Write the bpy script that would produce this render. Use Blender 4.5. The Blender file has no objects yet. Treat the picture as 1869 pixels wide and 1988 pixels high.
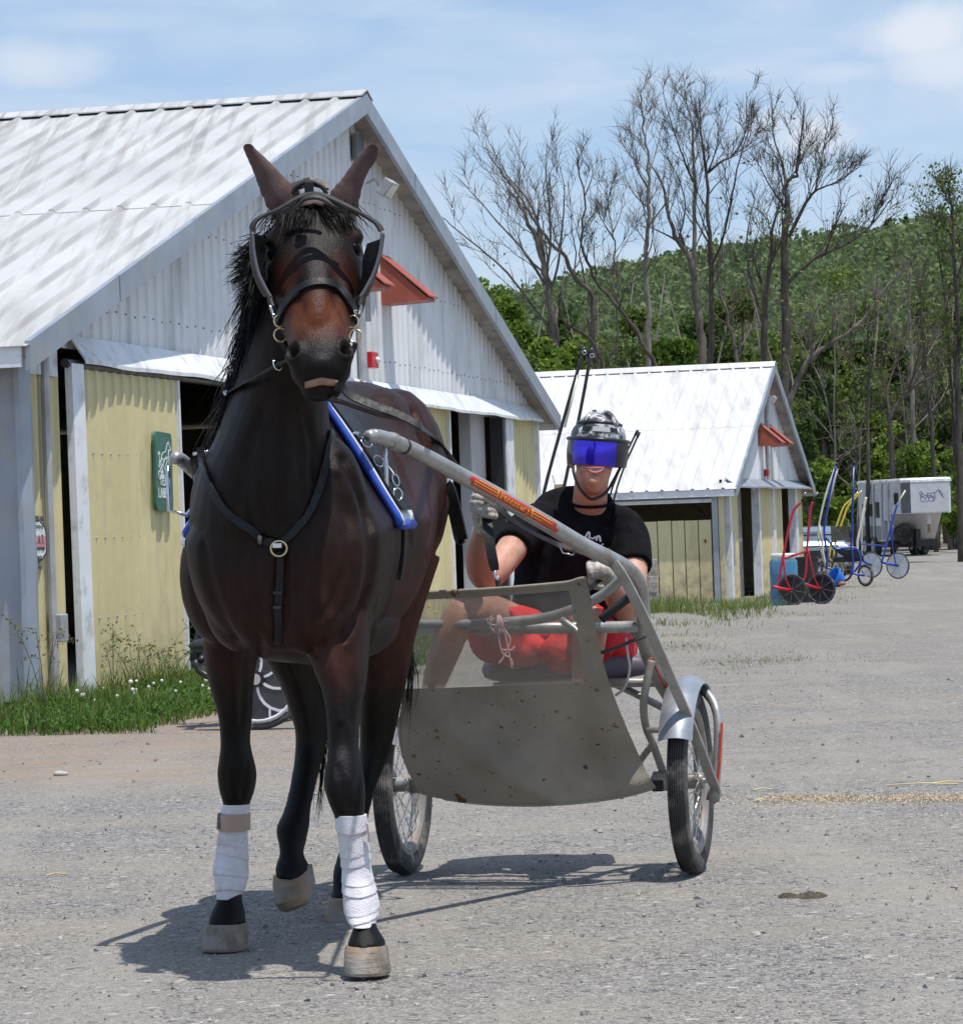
import bpy, bmesh, math, random
import numpy as np
from mathutils import Vector, Matrix, Euler, noise
from mathutils.bvhtree import BVHTree
random.seed(7); np.random.seed(7)
R = math.radians
V = Vector
scene = bpy.context.scene
COL = scene.collection

# ------------------------------------------------------------------ camera
CAM_H = 1.22
FPX = 6200.0                      # focal length in units of a 1869 x 1988 frame
cam_data = bpy.data.cameras.new('camera')
cam = bpy.data.objects.new('camera', cam_data)
COL.objects.link(cam)
scene.camera = cam
cam_data.sensor_fit = 'HORIZONTAL'
cam_data.sensor_width = 36.0
cam_data.lens = 36.0 * FPX / 1869.0
cam_data.clip_start = 0.1
cam_data.clip_end = 6000
PITCH = math.atan(24.0 / FPX)
ROLL = R(2.0)
CAM_M = Matrix.Translation((0, 0, CAM_H)) @ Matrix.Rotation(R(90) + PITCH, 4, 'X') @ Matrix.Rotation(-ROLL, 4, 'Z')
cam.matrix_world = CAM_M
cam_data.dof.use_dof = False

# ------------------------------------------------------------------ light
SUN_TO = V((-0.21, 0.22, -1.0)).normalized()        # direction the light travels
sun_data = bpy.data.lights.new('sun', 'SUN')
sun = bpy.data.objects.new('sun', sun_data)
COL.objects.link(sun)
sun_data.energy = 4.6
sun_data.angle = R(0.53)
sun_data.color = (1.0, 0.955, 0.89)
sun.rotation_euler = SUN_TO.to_track_quat('-Z', 'Y').to_euler()
sun.location = (6, -3, 30)

world = bpy.data.worlds.new('World')
scene.world = world
world.use_nodes = True
def build_world():
    nt = world.node_tree; N = nt.nodes; L = nt.links
    N.clear()
    out = N.new('ShaderNodeOutputWorld'); bg = N.new('ShaderNodeBackground')
    sky = N.new('ShaderNodeTexSky'); sky.sky_type = 'NISHITA'
    sky.sun_disc = False
    d = -SUN_TO
    sky.sun_elevation = math.asin(d.z)
    sky.sun_rotation = math.atan2(d.x, d.y)
    sky.altitude = 300; sky.air_density = 1.0; sky.dust_density = 0.6; sky.ozone_density = 1.4
    tc = N.new('ShaderNodeTexCoord')
    # thin cloud veil: noise on the sky direction, stretched along the horizon
    mp = N.new('ShaderNodeMapping'); mp.inputs['Scale'].default_value = (7, 7, 26)
    mp.inputs['Rotation'].default_value = (0, R(12), 0)
    L.new(tc.outputs['Generated'], mp.inputs['Vector'])
    n1 = N.new('ShaderNodeTexNoise'); n1.inputs['Scale'].default_value = 1.6
    n1.inputs['Detail'].default_value = 7; n1.inputs['Roughness'].default_value = 0.55; n1.inputs['Distortion'].default_value = 0.5
    L.new(mp.outputs['Vector'], n1.inputs['Vector'])
    r1 = N.new('ShaderNodeMapRange'); r1.inputs['From Min'].default_value = 0.40; r1.inputs['From Max'].default_value = 0.78
    r1.inputs['To Max'].default_value = 0.55; L.new(n1.outputs['Fac'], r1.inputs['Value'])
    # puffy clouds: lumps round a few directions, edges broken by noise
    n2 = N.new('ShaderNodeTexNoise'); n2.inputs['Scale'].default_value = 26; n2.inputs['Detail'].default_value = 6
    n2.inputs['Roughness'].default_value = 0.6
    L.new(tc.outputs['Generated'], n2.inputs['Vector'])
    total = None
    for (u, v, su, sv, amp) in CLOUDS:
        dr = (CAM_M.to_3x3() @ V(((u - 934.5) / FPX, (994 - v) / FPX, -1))).normalized()
        sub = N.new('ShaderNodeVectorMath'); sub.operation = 'SUBTRACT'; sub.inputs[1].default_value = dr
        L.new(tc.outputs['Generated'], sub.inputs[0])
        ml = N.new('ShaderNodeVectorMath'); ml.operation = 'MULTIPLY'
        ml.inputs[1].default_value = (FPX / su, FPX / su, FPX / sv); L.new(sub.outputs[0], ml.inputs[0])
        ln = N.new('ShaderNodeVectorMath'); ln.operation = 'LENGTH'; L.new(ml.outputs[0], ln.inputs[0])
        ad = N.new('ShaderNodeMath'); ad.operation = 'MULTIPLY_ADD'; ad.inputs[1].default_value = 1.5; ad.inputs[2].default_value = -0.75
        L.new(n2.outputs['Fac'], ad.inputs[0])
        sm = N.new('ShaderNodeMath'); sm.operation = 'ADD'; L.new(ln.outputs['Value'], sm.inputs[0]); L.new(ad.outputs[0], sm.inputs[1])
        mr = N.new('ShaderNodeMapRange'); mr.interpolation_type = 'SMOOTHSTEP'
        mr.inputs['From Min'].default_value = 1.2; mr.inputs['From Max'].default_value = 0.1
        mr.inputs['To Max'].default_value = amp; L.new(sm.outputs[0], mr.inputs['Value'])
        if total is None: total = mr.outputs[0]
        else:
            mx = N.new('ShaderNodeMath'); mx.operation = 'MAXIMUM'; L.new(total, mx.inputs[0]); L.new(mr.outputs[0], mx.inputs[1]); total = mx.outputs[0]
    mx = N.new('ShaderNodeMath'); mx.operation = 'MAXIMUM'; L.new(total, mx.inputs[0]); L.new(r1.outputs[0], mx.inputs[1])
    mix = N.new('ShaderNodeMix'); mix.data_type = 'RGBA'
    L.new(mx.outputs[0], mix.inputs['Factor'])
    hz = N.new('ShaderNodeMix'); hz.data_type = 'RGBA'; hz.inputs['Factor'].default_value = SKY_VEIL
    L.new(sky.outputs['Color'], hz.inputs['A']); hz.inputs['B'].default_value = SKY_MILK
    L.new(hz.outputs['Result'], mix.inputs['A'])
    mix.inputs['B'].default_value = CLOUD_COL
    L.new(mix.outputs['Result'], bg.inputs['Color'])
    bg.inputs['Strength'].default_value = 0.11
    L.new(bg.outputs['Background'], out.inputs['Surface'])
CLOUDS = [(1780, 60, 230, 80, 0.85), (1890, 115, 270, 80, 0.75), (1640, 140, 170, 40, 0.5), (1575, 270, 115, 72, 0.85), (1500, 235, 90, 50, .6), (60, 120, 210, 70, 0.6), (480, 70, 330, 70, 0.25), (1080, 90, 300, 45, 0.3), (200, 40, 300, 40, .3)]
SKY_VEIL = 0.45
SKY_MILK = (4.6, 6.6, 9.8, 1)
CLOUD_COL = (7.4, 7.8, 8.5, 1)
build_world()

scene.view_settings.view_transform = 'Standard'
scene.view_settings.look = 'None'
scene.view_settings.exposure = 0.0
scene.view_settings.gamma = 1.0
scene.view_settings.use_curve_mapping = False
scene.render.engine = 'CYCLES'
scene.cycles.use_denoising = True
scene.cycles.max_bounces = 6
scene.cycles.transparent_max_bounces = 12
scene.cycles.caustics_reflective = False
scene.cycles.caustics_refractive = False

# ------------------------------------------------------------------ helpers
CAM_R = CAM_M.to_3x3()
CAM_O = V((0, 0, CAM_H))
def ray(u, v):
    return CAM_R @ V(((u - 934.5) / FPX, (994 - v) / FPX, -1))
def P(u, v, Y):
    """the place seen at (u, v) that is Y metres away"""
    d = ray(u, v)
    return CAM_O + d * (Y / d.y)
def smooth(a, b, x):
    t = min(1, max(0, (x - a) / (b - a))); return t * t * (3 - 2 * t)
def gz(y):
    return -0.46 * smooth(40, 60, y) + 0.22 * smooth(72, 105, y)
def G(u, v):
    """ground point seen at (u, v)"""
    d = ray(u, v); z = 0.0
    for _ in range(30):
        k = (z - CAM_H) / d.z; p = CAM_O + d * k; z = 0.5 * z + 0.5 * gz(p.y)
    p.z = gz(p.y); return p
def pix(p):
    q = CAM_M.inverted() @ V(p)
    return (934.5 + FPX * q.x / -q.z, 994 - FPX * q.y / -q.z)

class MB:
    """collects shapes and links them as one mesh object"""
    def __init__(s): s.v = []; s.f = []; s.c = []
    def add(s, vs, fs):
        o = len(s.v); s.v += [tuple(p) for p in vs]; s.f += [tuple(i + o for i in f) for f in fs]; return o
    def box(s, a, b, m=None):
        x0, y0, z0 = a; x1, y1, z1 = b
        vs = [V(p) for p in ((x0,y0,z0),(x1,y0,z0),(x1,y1,z0),(x0,y1,z0),(x0,y0,z1),(x1,y0,z1),(x1,y1,z1),(x0,y1,z1))]
        if m: vs = [m @ p for p in vs]
        s.add(vs, [(0,3,2,1),(4,5,6,7),(0,1,5,4),(1,2,6,5),(2,3,7,6),(3,0,4,7)])
        return s
    def hexa(s, vs):
        s.add(vs, [(0,3,2,1),(4,5,6,7),(0,1,5,4),(1,2,6,5),(2,3,7,6),(3,0,4,7)]); return s
    def loft(s, rings, cap=True, closed=True):
        n = len(rings[0]); o = len(s.v)
        for r in rings: s.v += [tuple(p) for p in r]
        for i in range(len(rings) - 1):
            for j in range(n if closed else n - 1):
                a = o + i*n + j; b = o + i*n + (j+1) % n
                s.f.append((a, b, b + n, a + n))
        if cap:
            s.f.append(tuple(o + j for j in range(n))[::-1])
            e = o + (len(rings)-1)*n
            s.f.append(tuple(e + j for j in range(n)))
        return s
    def tube(s, pts, r, n=8, cap=True, flat=None, closed=False):
        """round tube along pts; r scalar or list; flat=(up vector, width, thickness) gives a strap"""
        pts = [V(p) for p in pts]; m = len(pts)
        rs = r if isinstance(r, (list, tuple)) else [r] * m
        prev = None; rings = []
        for i in range(m):
            if closed: t = pts[(i+1) % m] - pts[i-1]
            else: t = pts[min(i+1, m-1)] - pts[max(i-1, 0)]
            if t.length < 1e-9: t = V((0,0,1))
            t.normalize()
            if prev is None:
                a = V((0,0,1)) if abs(t.z) < 0.9 else V((1,0,0))
                x = t.cross(a).normalized()
            else:
                x = prev - t * prev.dot(t)
                if x.length < 1e-6: x = t.orthogonal()
                x.normalize()
            prev = x; y = t.cross(x)
            rings.append([pts[i] + (x * math.cos(2*math.pi*k/n) + y * math.sin(2*math.pi*k/n)) * rs[i] for k in range(n)])
        if closed:
            rings.append(rings[0]); s.loft(rings, cap=False)
        else: s.loft(rings, cap=cap)
        return s
    def strap(s, pts, ups, w, th):
        """flat strip of width w and thickness th; ups = surface normal at each point"""
        pts = [V(p) for p in pts]; m = len(pts); rings = []
        if not isinstance(ups, list): ups = [ups] * m
        ws = w if isinstance(w, (list, tuple)) else [w] * m
        for i in range(m):
            t = (pts[min(i+1, m-1)] - pts[max(i-1, 0)]).normalized()
            u = V(ups[i]); u = (u - t * u.dot(t))
            if u.length < 1e-6: u = t.orthogonal()
            u.normalize(); x = t.cross(u)
            a = x * ws[i] / 2; b = u * th / 2
            rings.append([pts[i]-a-b, pts[i]+a-b, pts[i]+a+b, pts[i]-a+b])
        s.loft(rings); return s
    def ball(s, c, r, seg=12, rng=8, m=None):
        c = V(c); r = V(r) if not isinstance(r, (int, float)) else V((r, r, r))
        vs = [V((0,0,1))]
        for i in range(1, rng):
            a = math.pi * i / rng
            for k in range(seg):
                b = 2*math.pi*k/seg
                vs.append(V((math.sin(a)*math.cos(b), math.sin(a)*math.sin(b), math.cos(a))))
        vs.append(V((0,0,-1)))
        out = []
        for p in vs:
            q = V((p.x*r.x, p.y*r.y, p.z*r.z)); out.append((m @ q if m else q) + c)
        fs = []
        for k in range(seg):
            fs.append((0, 1+k, 1+(k+1) % seg))
            for i in range(rng-2):
                a = 1+i*seg+k; b = 1+i*seg+(k+1) % seg
                fs.append((a, a+seg, b+seg, b))
            e = len(vs)-1; a = 1+(rng-2)*seg
            fs.append((e, a+(k+1) % seg, a+k))
        s.add(out, fs); return s
    def torus(s, c, ax, R_, r, n=24, k=8):
        ax = V(ax).normalized(); x = ax.orthogonal().normalized(); y = ax.cross(x)
        s.tube([V(c) + (x*math.cos(2*math.pi*i/n) + y*math.sin(2*math.pi*i/n))*R_ for i in range(n)], r, n=k, closed=True); return s
    def disc(s, c, ax, r0, r1, w, n=32):
        """solid ring or disc (r0 = 0) of width w about axis ax"""
        c = V(c); ax = V(ax).normalized(); x = ax.orthogonal().normalized(); y = ax.cross(x)
        rr = max(r0, 1e-4)
        prof = [(rr, -w/2), (r1, -w/2), (r1, w/2), (rr, w/2)]
        rings = []
        for i in range(n+1):
            a = 2*math.pi*i/n; d = x*math.cos(a) + y*math.sin(a)
            rings.append([c + d*q + ax*h for q, h in prof])
        s.loft(rings, cap=False); return s
    def mesh(s, name):
        me = bpy.data.meshes.new(name); me.from_pydata(s.v, [], s.f); me.update(); return me
    def build(s, name, mat=None, parent=None, smooth=False, angle=None, bevel=0):
        me = s.mesh(name)
        return link(name, me, mat, parent, smooth, angle, bevel)

def link(name, me, mat=None, parent=None, smooth=False, angle=None, bevel=0):
    o = bpy.data.objects.new(name, me); COL.objects.link(o)
    if mat: me.materials.append(mat)
    if smooth or angle:
        me.polygons.foreach_set('use_smooth', [True]*len(me.polygons))
        if angle: me.set_sharp_from_angle(angle=R(angle))
    if parent is not None: adopt(o, parent)
    if bevel:
        b = o.modifiers.new('bevel', 'BEVEL'); b.width = bevel; b.segments = 2; b.limit_method = 'ANGLE'; b.angle_limit = R(40)
    return o
def adopt(o, parent):
    o.parent = parent
    m = Matrix.Identity(4); q = parent
    chain = []
    while q is not None:
        chain.append(q); q = q.parent
    for q in reversed(chain):
        m = m @ q.matrix_parent_inverse @ q.matrix_basis
    o.matrix_parent_inverse = m.inverted()
def tag(o, label=None, cat=None, group=None, kind=None):
    if label: o['label'] = label
    if cat: o['category'] = cat
    if group: o['group'] = group
    if kind: o['kind'] = kind
    return o
def thing(name, label, cat, loc, group=None, rz=0):
    o = bpy.data.objects.new(name, None); COL.objects.link(o)
    o.empty_display_size = 0.1
    o.location = loc; o.rotation_euler = (0, 0, rz)
    return tag(o, label, cat, group)
def copy_tree(root, children_of):
    c = root.copy(); COL.objects.link(c)
    for ch in children_of.get(root.name, []):
        d = copy_tree(ch, children_of); d.parent = c
    return c
def shell_mesh(mb, voxel, smooth_it=6, name='shell', factor=0.5):
    """fuse overlapping closed shapes into one continuous surface"""
    me = mb.mesh(name + '_raw'); o = bpy.data.objects.new(name + '_raw', me); COL.objects.link(o)
    m = o.modifiers.new('r', 'REMESH'); m.mode = 'VOXEL'; m.voxel_size = voxel; m.adaptivity = 0
    s = o.modifiers.new('s', 'SMOOTH'); s.iterations = smooth_it; s.factor = factor
    dg = bpy.context.evaluated_depsgraph_get()
    new = bpy.data.meshes.new_from_object(o.evaluated_get(dg))
    new.name = name
    bpy.data.objects.remove(o); bpy.data.meshes.remove(me)
    return new
def ell(c, a, b, n=20, e=2.0):
    """ring of n points: centre c, half axes a and b (vectors), superellipse power e"""
    out = []
    for k in range(n):
        t = 2*math.pi*k/n; ct, st = math.cos(t), math.sin(t)
        out.append(V(c) + a*(math.copysign(abs(ct)**(2/e), ct)) + b*(math.copysign(abs(st)**(2/e), st)))
    return out
def lerp(a, b, t): return a + (b - a)*t
def catmull(pts, sub=6):
    pts = [V(p) for p in pts]; out = []
    for i in range(len(pts)-1):
        p0 = pts[max(i-1, 0)]; p1 = pts[i]; p2 = pts[i+1]; p3 = pts[min(i+2, len(pts)-1)]
        for k in range(sub):
            t = k/sub
            out.append(0.5*((2*p1) + (p2-p0)*t + (2*p0-5*p1+4*p2-p3)*t*t + (3*p1-p0-3*p2+p3)*t**3))
    out.append(pts[-1]); return out
def rows(tbl, sub=5):
    """smooth interpolation of number rows"""
    out = []; n = len(tbl)
    for i in range(n-1):
        p0 = np.array(tbl[max(i-1,0)], float); p1 = np.array(tbl[i], float); p2 = np.array(tbl[i+1], float); p3 = np.array(tbl[min(i+2,n-1)], float)
        for k in range(sub):
            t = k/sub
            out.append(0.5*((2*p1)+(p2-p0)*t+(2*p0-5*p1+4*p2-p3)*t*t+(3*p1-p0-3*p2+p3)*t**3))
    out.append(np.array(tbl[-1], float)); return out

# ------------------------------------------------------------------ materials
def new_mat(name):
    m = bpy.data.materials.new(name); m.use_nodes = True
    nt = m.node_tree; N = nt.nodes; b = N['Principled BSDF']
    return m, nt, N, nt.links, b
def rgb(c): return (c[0], c[1], c[2], 1)
def mixc(nt, fac, a, b):
    n = nt.nodes.new('ShaderNodeMix'); n.data_type = 'RGBA'
    for key, val in (('Factor', fac), ('A', a), ('B', b)):
        if hasattr(val, 'is_linked'): nt.links.new(val, n.inputs[key])
        elif key == 'Factor': n.inputs[key].default_value = val
        else: n.inputs[key].default_value = rgb(val)
    return n.outputs['Result']
def noise_f(nt, vec, scale, detail=4, rough=0.55, lo=0.35, hi=0.65, dist=0):
    n = nt.nodes.new('ShaderNodeTexNoise'); n.inputs['Scale'].default_value = scale
    n.inputs['Detail'].default_value = detail; n.inputs['Roughness'].default_value = rough; n.inputs['Distortion'].default_value = dist
    if vec is not None: nt.links.new(vec, n.inputs['Vector'])
    r = nt.nodes.new('ShaderNodeMapRange'); r.inputs['From Min'].default_value = lo; r.inputs['From Max'].default_value = hi
    nt.links.new(n.outputs['Fac'], r.inputs['Value']); return r.outputs[0]
def coords(nt, scale=(1,1,1), rot=(0,0,0)):
    tc = nt.nodes.new('ShaderNodeTexCoord'); mp = nt.nodes.new('ShaderNodeMapping')
    mp.inputs['Scale'].default_value = scale; mp.inputs['Rotation'].default_value = rot
    nt.links.new(tc.outputs['Object'], mp.inputs['Vector']); return mp.outputs['Vector']
def add_bump(nt, bsdf, h, strength, dist=0.01):
    b = nt.nodes.new('ShaderNodeBump'); b.inputs['Strength'].default_value = strength; b.inputs['Distance'].default_value = dist
    nt.links.new(h, b.inputs['Height']); nt.links.new(b.outputs['Normal'], bsdf.inputs['Normal'])
def M(name, col, rough=0.6, metal=0.0, var=0.18, vs=5, bump=0.0, bs=60, dirt=None, stretch=(1,1,1), spec=None, coat=0):
    """procedural surface: base colour with cloudy variation, optional worn or dirty patches (colour, amount, scale)"""
    m, nt, N, L, b = new_mat(name)
    vec = coords(nt, stretch)
    f = noise_f(nt, vec, vs, 5)
    a = tuple(max(0, c*(1-var)) for c in col); z = tuple(min(1, c*(1+var)) for c in col)
    c = mixc(nt, f, a, z)
    if dirt:
        dc, amt, ds = dirt
        f2 = noise_f(nt, vec, ds, 7, 0.65, 0.62-amt*0.35, 0.74-amt*0.2)
        c = mixc(nt, f2, c, dc)
    L.new(c, b.inputs['Base Color'])
    fr = noise_f(nt, vec, vs*2.3, 3); rr = N.new('ShaderNodeMapRange')
    rr.inputs['To Min'].default_value = max(0.02, rough-0.08); rr.inputs['To Max'].default_value = min(1, rough+0.1)
    L.new(fr, rr.inputs['Value']); L.new(rr.outputs[0], b.inputs['Roughness'])
    b.inputs['Metallic'].default_value = metal
    if spec is not None: b.inputs['Specular IOR Level'].default_value = spec
    if coat: b.inputs['Coat Weight'].default_value = coat; b.inputs['Coat Roughness'].default_value = 0.1
    if bump:
        h = noise_f(nt, vec, bs, 6, 0.6, 0.2, 0.8); add_bump(nt, b, h, bump)
    return m
# ------------------------------------------------------------------ ground
def ground_material():
    m, nt, N, L, b = new_mat('gravel')
    tc = N.new('ShaderNodeTexCoord'); co = tc.outputs['Object']
    def vor(scale, rnd=1.0):
        v = N.new('ShaderNodeTexVoronoi'); v.inputs['Scale'].default_value = scale; v.inputs['Randomness'].default_value = rnd
        wob = N.new('ShaderNodeTexNoise'); wob.inputs['Scale'].default_value = scale*0.9; wob.inputs['Detail'].default_value = 1
        L.new(co, wob.inputs['Vector'])
        ma = N.new('ShaderNodeVectorMath'); ma.operation = 'MULTIPLY_ADD'; ma.inputs[1].default_value = (0.7/scale,)*3
        L.new(wob.outputs['Color'], ma.inputs[0]); L.new(co, ma.inputs[2]); L.new(ma.outputs[0], v.inputs['Vector'])
        return v
    def ramp(fac, stops):
        r = N.new('ShaderNodeValToRGB'); L.new(fac, r.inputs['Fac']); el = r.color_ramp.elements
        while len(el) > 1: el.remove(el[-1])
        el[0].position = stops[0][0]; el[0].color = rgb(stops[0][1])
        for p, c in stops[1:]:
            e = el.new(p); e.color = rgb(c)
        return r.outputs['Color']
    v1 = vor(118); v2 = vor(270); v3 = vor(44)
    s1 = N.new('ShaderNodeSeparateColor'); L.new(v1.outputs['Color'], s1.inputs[0])
    s2 = N.new('ShaderNodeSeparateColor'); L.new(v2.outputs['Color'], s2.inputs[0])
    s3 = N.new('ShaderNodeSeparateColor'); L.new(v3.outputs['Color'], s3.inputs[0])
    stone = [(0, (0.042,0.043,0.05)), (0.15, (0.10,0.098,0.102)), (0.40, (0.215,0.207,0.198)), (0.68, (0.305,0.288,0.265)), (0.9, (0.37,0.349,0.317)), (1, (0.56,0.53,0.49))]
    c1 = ramp(s1.outputs[0], stone); c2 = ramp(s2.outputs[0], stone); c3 = ramp(s3.outputs[0], stone)
    mk = N.new('ShaderNodeMath'); mk.operation = 'GREATER_THAN'; mk.inputs[1].default_value = 0.55; L.new(s1.outputs[1], mk.inputs[0])
    c = mixc(nt, mk.outputs[0], c2, c1)
    mk3 = N.new('ShaderNodeMath'); mk3.operation = 'GREATER_THAN'; mk3.inputs[1].default_value = 0.86; L.new(s3.outputs[1], mk3.inputs[0])
    c = mixc(nt, mk3.outputs[0], c, c3)
    # fines between the stones in tan, broad patches drawn out across the drive
    mp = N.new('ShaderNodeMapping'); mp.inputs['Scale'].default_value = (0.45, 1.5, 1); L.new(co, mp.inputs['Vector'])
    patch = noise_f(nt, mp.outputs['Vector'], 0.9, 6, 0.6, 0.42, 0.68, 0.4)
    f = N.new('ShaderNodeMath'); f.operation = 'MULTIPLY'; f.inputs[1].default_value = 0.58; L.new(patch, f.inputs[0])
    c = mixc(nt, f.outputs[0], c, (0.335, 0.292, 0.232))
    fine = noise_f(nt, mp.outputs['Vector'], 2.3, 6, 0.65, 0.4, 0.72)
    f2 = N.new('ShaderNodeMath'); f2.operation = 'MULTIPLY'; f2.inputs[1].default_value = 0.35; L.new(fine, f2.inputs[0]); f2.inputs[1].default_value = 0.28
    c = mixc(nt, f2.outputs[0], c, (0.165, 0.165, 0.172))
    # worn wheel and hoof tracks running along the drive
    mpt = N.new('ShaderNodeMapping'); mpt.inputs['Rotation'].default_value = (0, 0, R(14)); mpt.inputs['Scale'].default_value = (1.1, 0.16, 1); L.new(co, mpt.inputs['Vector'])
    trk = noise_f(nt, mpt.outputs['Vector'], 1.6, 4, 0.55, 0.50, 0.64, 0.3)
    ft = N.new('ShaderNodeMath'); ft.operation = 'MULTIPLY'; ft.inputs[1].default_value = 0.45; L.new(trk, ft.inputs[0])
    c = mixc(nt, ft.outputs[0], c, (0.335, 0.31, 0.275))
    clod = noise_f(nt, co, 7.5, 5, 0.6, 0.60, 0.72)
    fc = N.new('ShaderNodeMath'); fc.operation = 'MULTIPLY'; fc.inputs[1].default_value = 0.38; L.new(clod, fc.inputs[0])
    c = mixc(nt, fc.outputs[0], c, (0.13, 0.12, 0.115))
    # bare reddish dirt beside the big barn
    sx = N.new('ShaderNodeSeparateXYZ'); L.new(co, sx.inputs[0])
    def rng(o, a, bb):
        r = N.new('ShaderNodeMapRange'); r.interpolation_type = 'SMOOTHSTEP'; r.inputs['From Min'].default_value = a; r.inputs['From Max'].default_value = bb; L.new(o, r.inputs['Value']); return r.outputs[0]
    def mul(a, bb):
        n = N.new('ShaderNodeMath'); n.operation = 'MULTIPLY'; L.new(a, n.inputs[0])
        if hasattr(bb, 'is_linked'): L.new(bb, n.inputs[1])
        else: n.inputs[1].default_value = bb
        return n.outputs[0]
    band = mul(mul(rng(sx.outputs['Y'], 14.8, 17.2), rng(sx.outputs['Y'], 27, 23)), rng(sx.outputs['X'], -0.2, -1.8))
    dn = noise_f(nt, mp.outputs['Vector'], 3.2, 6, 0.62, 0.36, 0.60)
    c = mixc(nt, mul(mul(band, dn), 0.8), c, (0.315, 0.232, 0.172))
    far = rng(sx.outputs['Y'], 26, 40)
    fn = noise_f(nt, mp.outputs['Vector'], 0.35, 5, 0.6, 0.45, 0.62)
    c = mixc(nt, mul(mul(far, fn), 0.4), c, (0.26, 0.235, 0.19))
    L.new(c, b.inputs['Base Color'])
    b.inputs['Roughness'].default_value = 0.92; b.inputs['Specular IOR Level'].default_value = 0.2
    inv = N.new('ShaderNodeMath'); inv.operation = 'MULTIPLY_ADD'; inv.inputs[1].default_value = -1.0; inv.inputs[2].default_value = 1.0
    L.new(v1.outputs['Distance'], inv.inputs[0])
    ad = N.new('ShaderNodeMath'); ad.operation = 'MULTIPLY_ADD'; ad.inputs[1].default_value = 0.5
    L.new(s2.outputs[2], ad.inputs[0]); L.new(inv.outputs[0], ad.inputs[2])
    add_bump(nt, b, ad.outputs[0], 0.75, 0.006)
    return m
MAT_GRAVEL = ground_material()
def build_ground():
    ys = list(np.concatenate([np.linspace(-40, 30, 36), np.linspace(32, 120, 60), np.linspace(130, 2500, 20)]))
    xs = list(np.concatenate([np.linspace(-1500, -60, 8), np.linspace(-50, 60, 40), np.linspace(80, 1500, 8)]))
    mb = MB()
    for y in ys:
        for x in xs: mb.v.append((x, y, gz(y)))
    n = len(xs)
    for i in range(len(ys)-1):
        for j in range(n-1):
            a = i*n+j; mb.f.append((a, a+1, a+n+1, a+n))
    o = mb.build('ground', MAT_GRAVEL, smooth=True); tag(o, kind='structure')
build_ground()
# loose stones lying on the drive in front
def build_stones():
    rng = np.random.default_rng(3); mb = MB()
    for i in range(5200):
        y = 6.6 + 7.5*rng.random()**1.5; x = (rng.random()-0.5)*0.34*y
        r = 0.0028 + 0.005*rng.random()**3
        bm = [V(p) for p in ((1,0,0),(-1,0,0),(0,1,0),(0,-1,0),(0,0,1),(0,0,-1))]
        m = Euler(rng.random(3)*6).to_matrix() @ Matrix.Diagonal(V((1, 0.6+0.4*rng.random(), 0.5+0.4*rng.random())))
        mb.add([m @ p*r*(0.8+0.5*rng.random()) + V((x, y, r*0.25)) for p in bm], [(0,2,4),(2,1,4),(1,3,4),(3,0,4),(2,0,5),(1,2,5),(3,1,5),(0,3,5)])
    for i in range(750):
        y = 7 + 16*rng.random()**1.2; x = (rng.random()-0.5)*0.34*y; r = .006 + .011*rng.random()**2.5
        m = Euler(rng.random(3)*6).to_matrix() @ Matrix.Diagonal(V((1, 0.6+0.4*rng.random(), 0.5+0.3*rng.random())))
        bm = [V(p) for p in ((1,0,0),(-1,0,0),(0,1,0),(0,-1,0),(0,0,1),(0,0,-1))]
        mb.add([m @ p*r*(0.8+0.5*rng.random()) + V((x, y, r*0.2)) for p in bm], [(0,2,4),(2,1,4),(1,3,4),(3,0,4),(2,0,5),(1,2,5),(3,1,5),(0,3,5)])
    m, nt, N, L, b = new_mat('stone')
    f = noise_f(nt, coords(nt), 45, 2, 0.5, 0.3, 0.7)
    L.new(mixc(nt, f, (0.10,0.105,0.12), (0.46,0.44,0.41)), b.inputs['Base Color']); b.inputs['Roughness'].default_value = 0.9
    o = mb.build('loose_stones', m); tag(o, kind='stuff')
build_stones()
# ------------------------------------------------------------------ barns
def yellow_material():
    m, nt, N, L, b = new_mat('yellow_painted_metal')
    vec = coords(nt, (1,1,.22)); c = mixc(nt, noise_f(nt, vec, 1.2, 5), (0.60,0.525,0.285), (0.69,0.615,0.35))
    c = mixc(nt, noise_f(nt, vec, 3.2, 7, .68, .55, .72), c, (0.45,0.39,0.25))
    c = mixc(nt, noise_f(nt, coords(nt, (6,6,.12)), 2.0, 6, .6, .60, .74), c, (0.40,0.32,0.20))
    tc = N.new('ShaderNodeTexCoord'); sx = N.new('ShaderNodeSeparateXYZ'); L.new(tc.outputs['Object'], sx.inputs[0])
    r = N.new('ShaderNodeMapRange'); r.inputs['From Min'].default_value = .75; r.inputs['From Max'].default_value = -.1; L.new(sx.outputs['Z'], r.inputs['Value'])
    k = N.new('ShaderNodeMath'); k.operation = 'MULTIPLY'; L.new(r.outputs[0], k.inputs[0]); L.new(noise_f(nt, coords(nt), 6, 6, .65, .35, .65), k.inputs[1])
    c = mixc(nt, k.outputs[0], c, (0.36,0.29,0.19))
    L.new(c, b.inputs['Base Color']); b.inputs['Roughness'].default_value = .45
    add_bump(nt, b, noise_f(nt, coords(nt), 1.4, 3), .25, .02); return m
MAT_YELLOW = yellow_material()
MAT_WHITE_CLAD = M('white_painted_metal', (0.74, 0.755, 0.77), 0.4, var=0.05, vs=0.9, dirt=((0.52,0.53,0.53), 0.35, 1.8), stretch=(1,1,0.3))
MAT_WHITE_TRIM = M('white_trim_metal', (0.76, 0.78, 0.81), 0.38, var=0.06, vs=3, dirt=((0.5,0.5,0.5), 0.3, 5))
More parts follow.
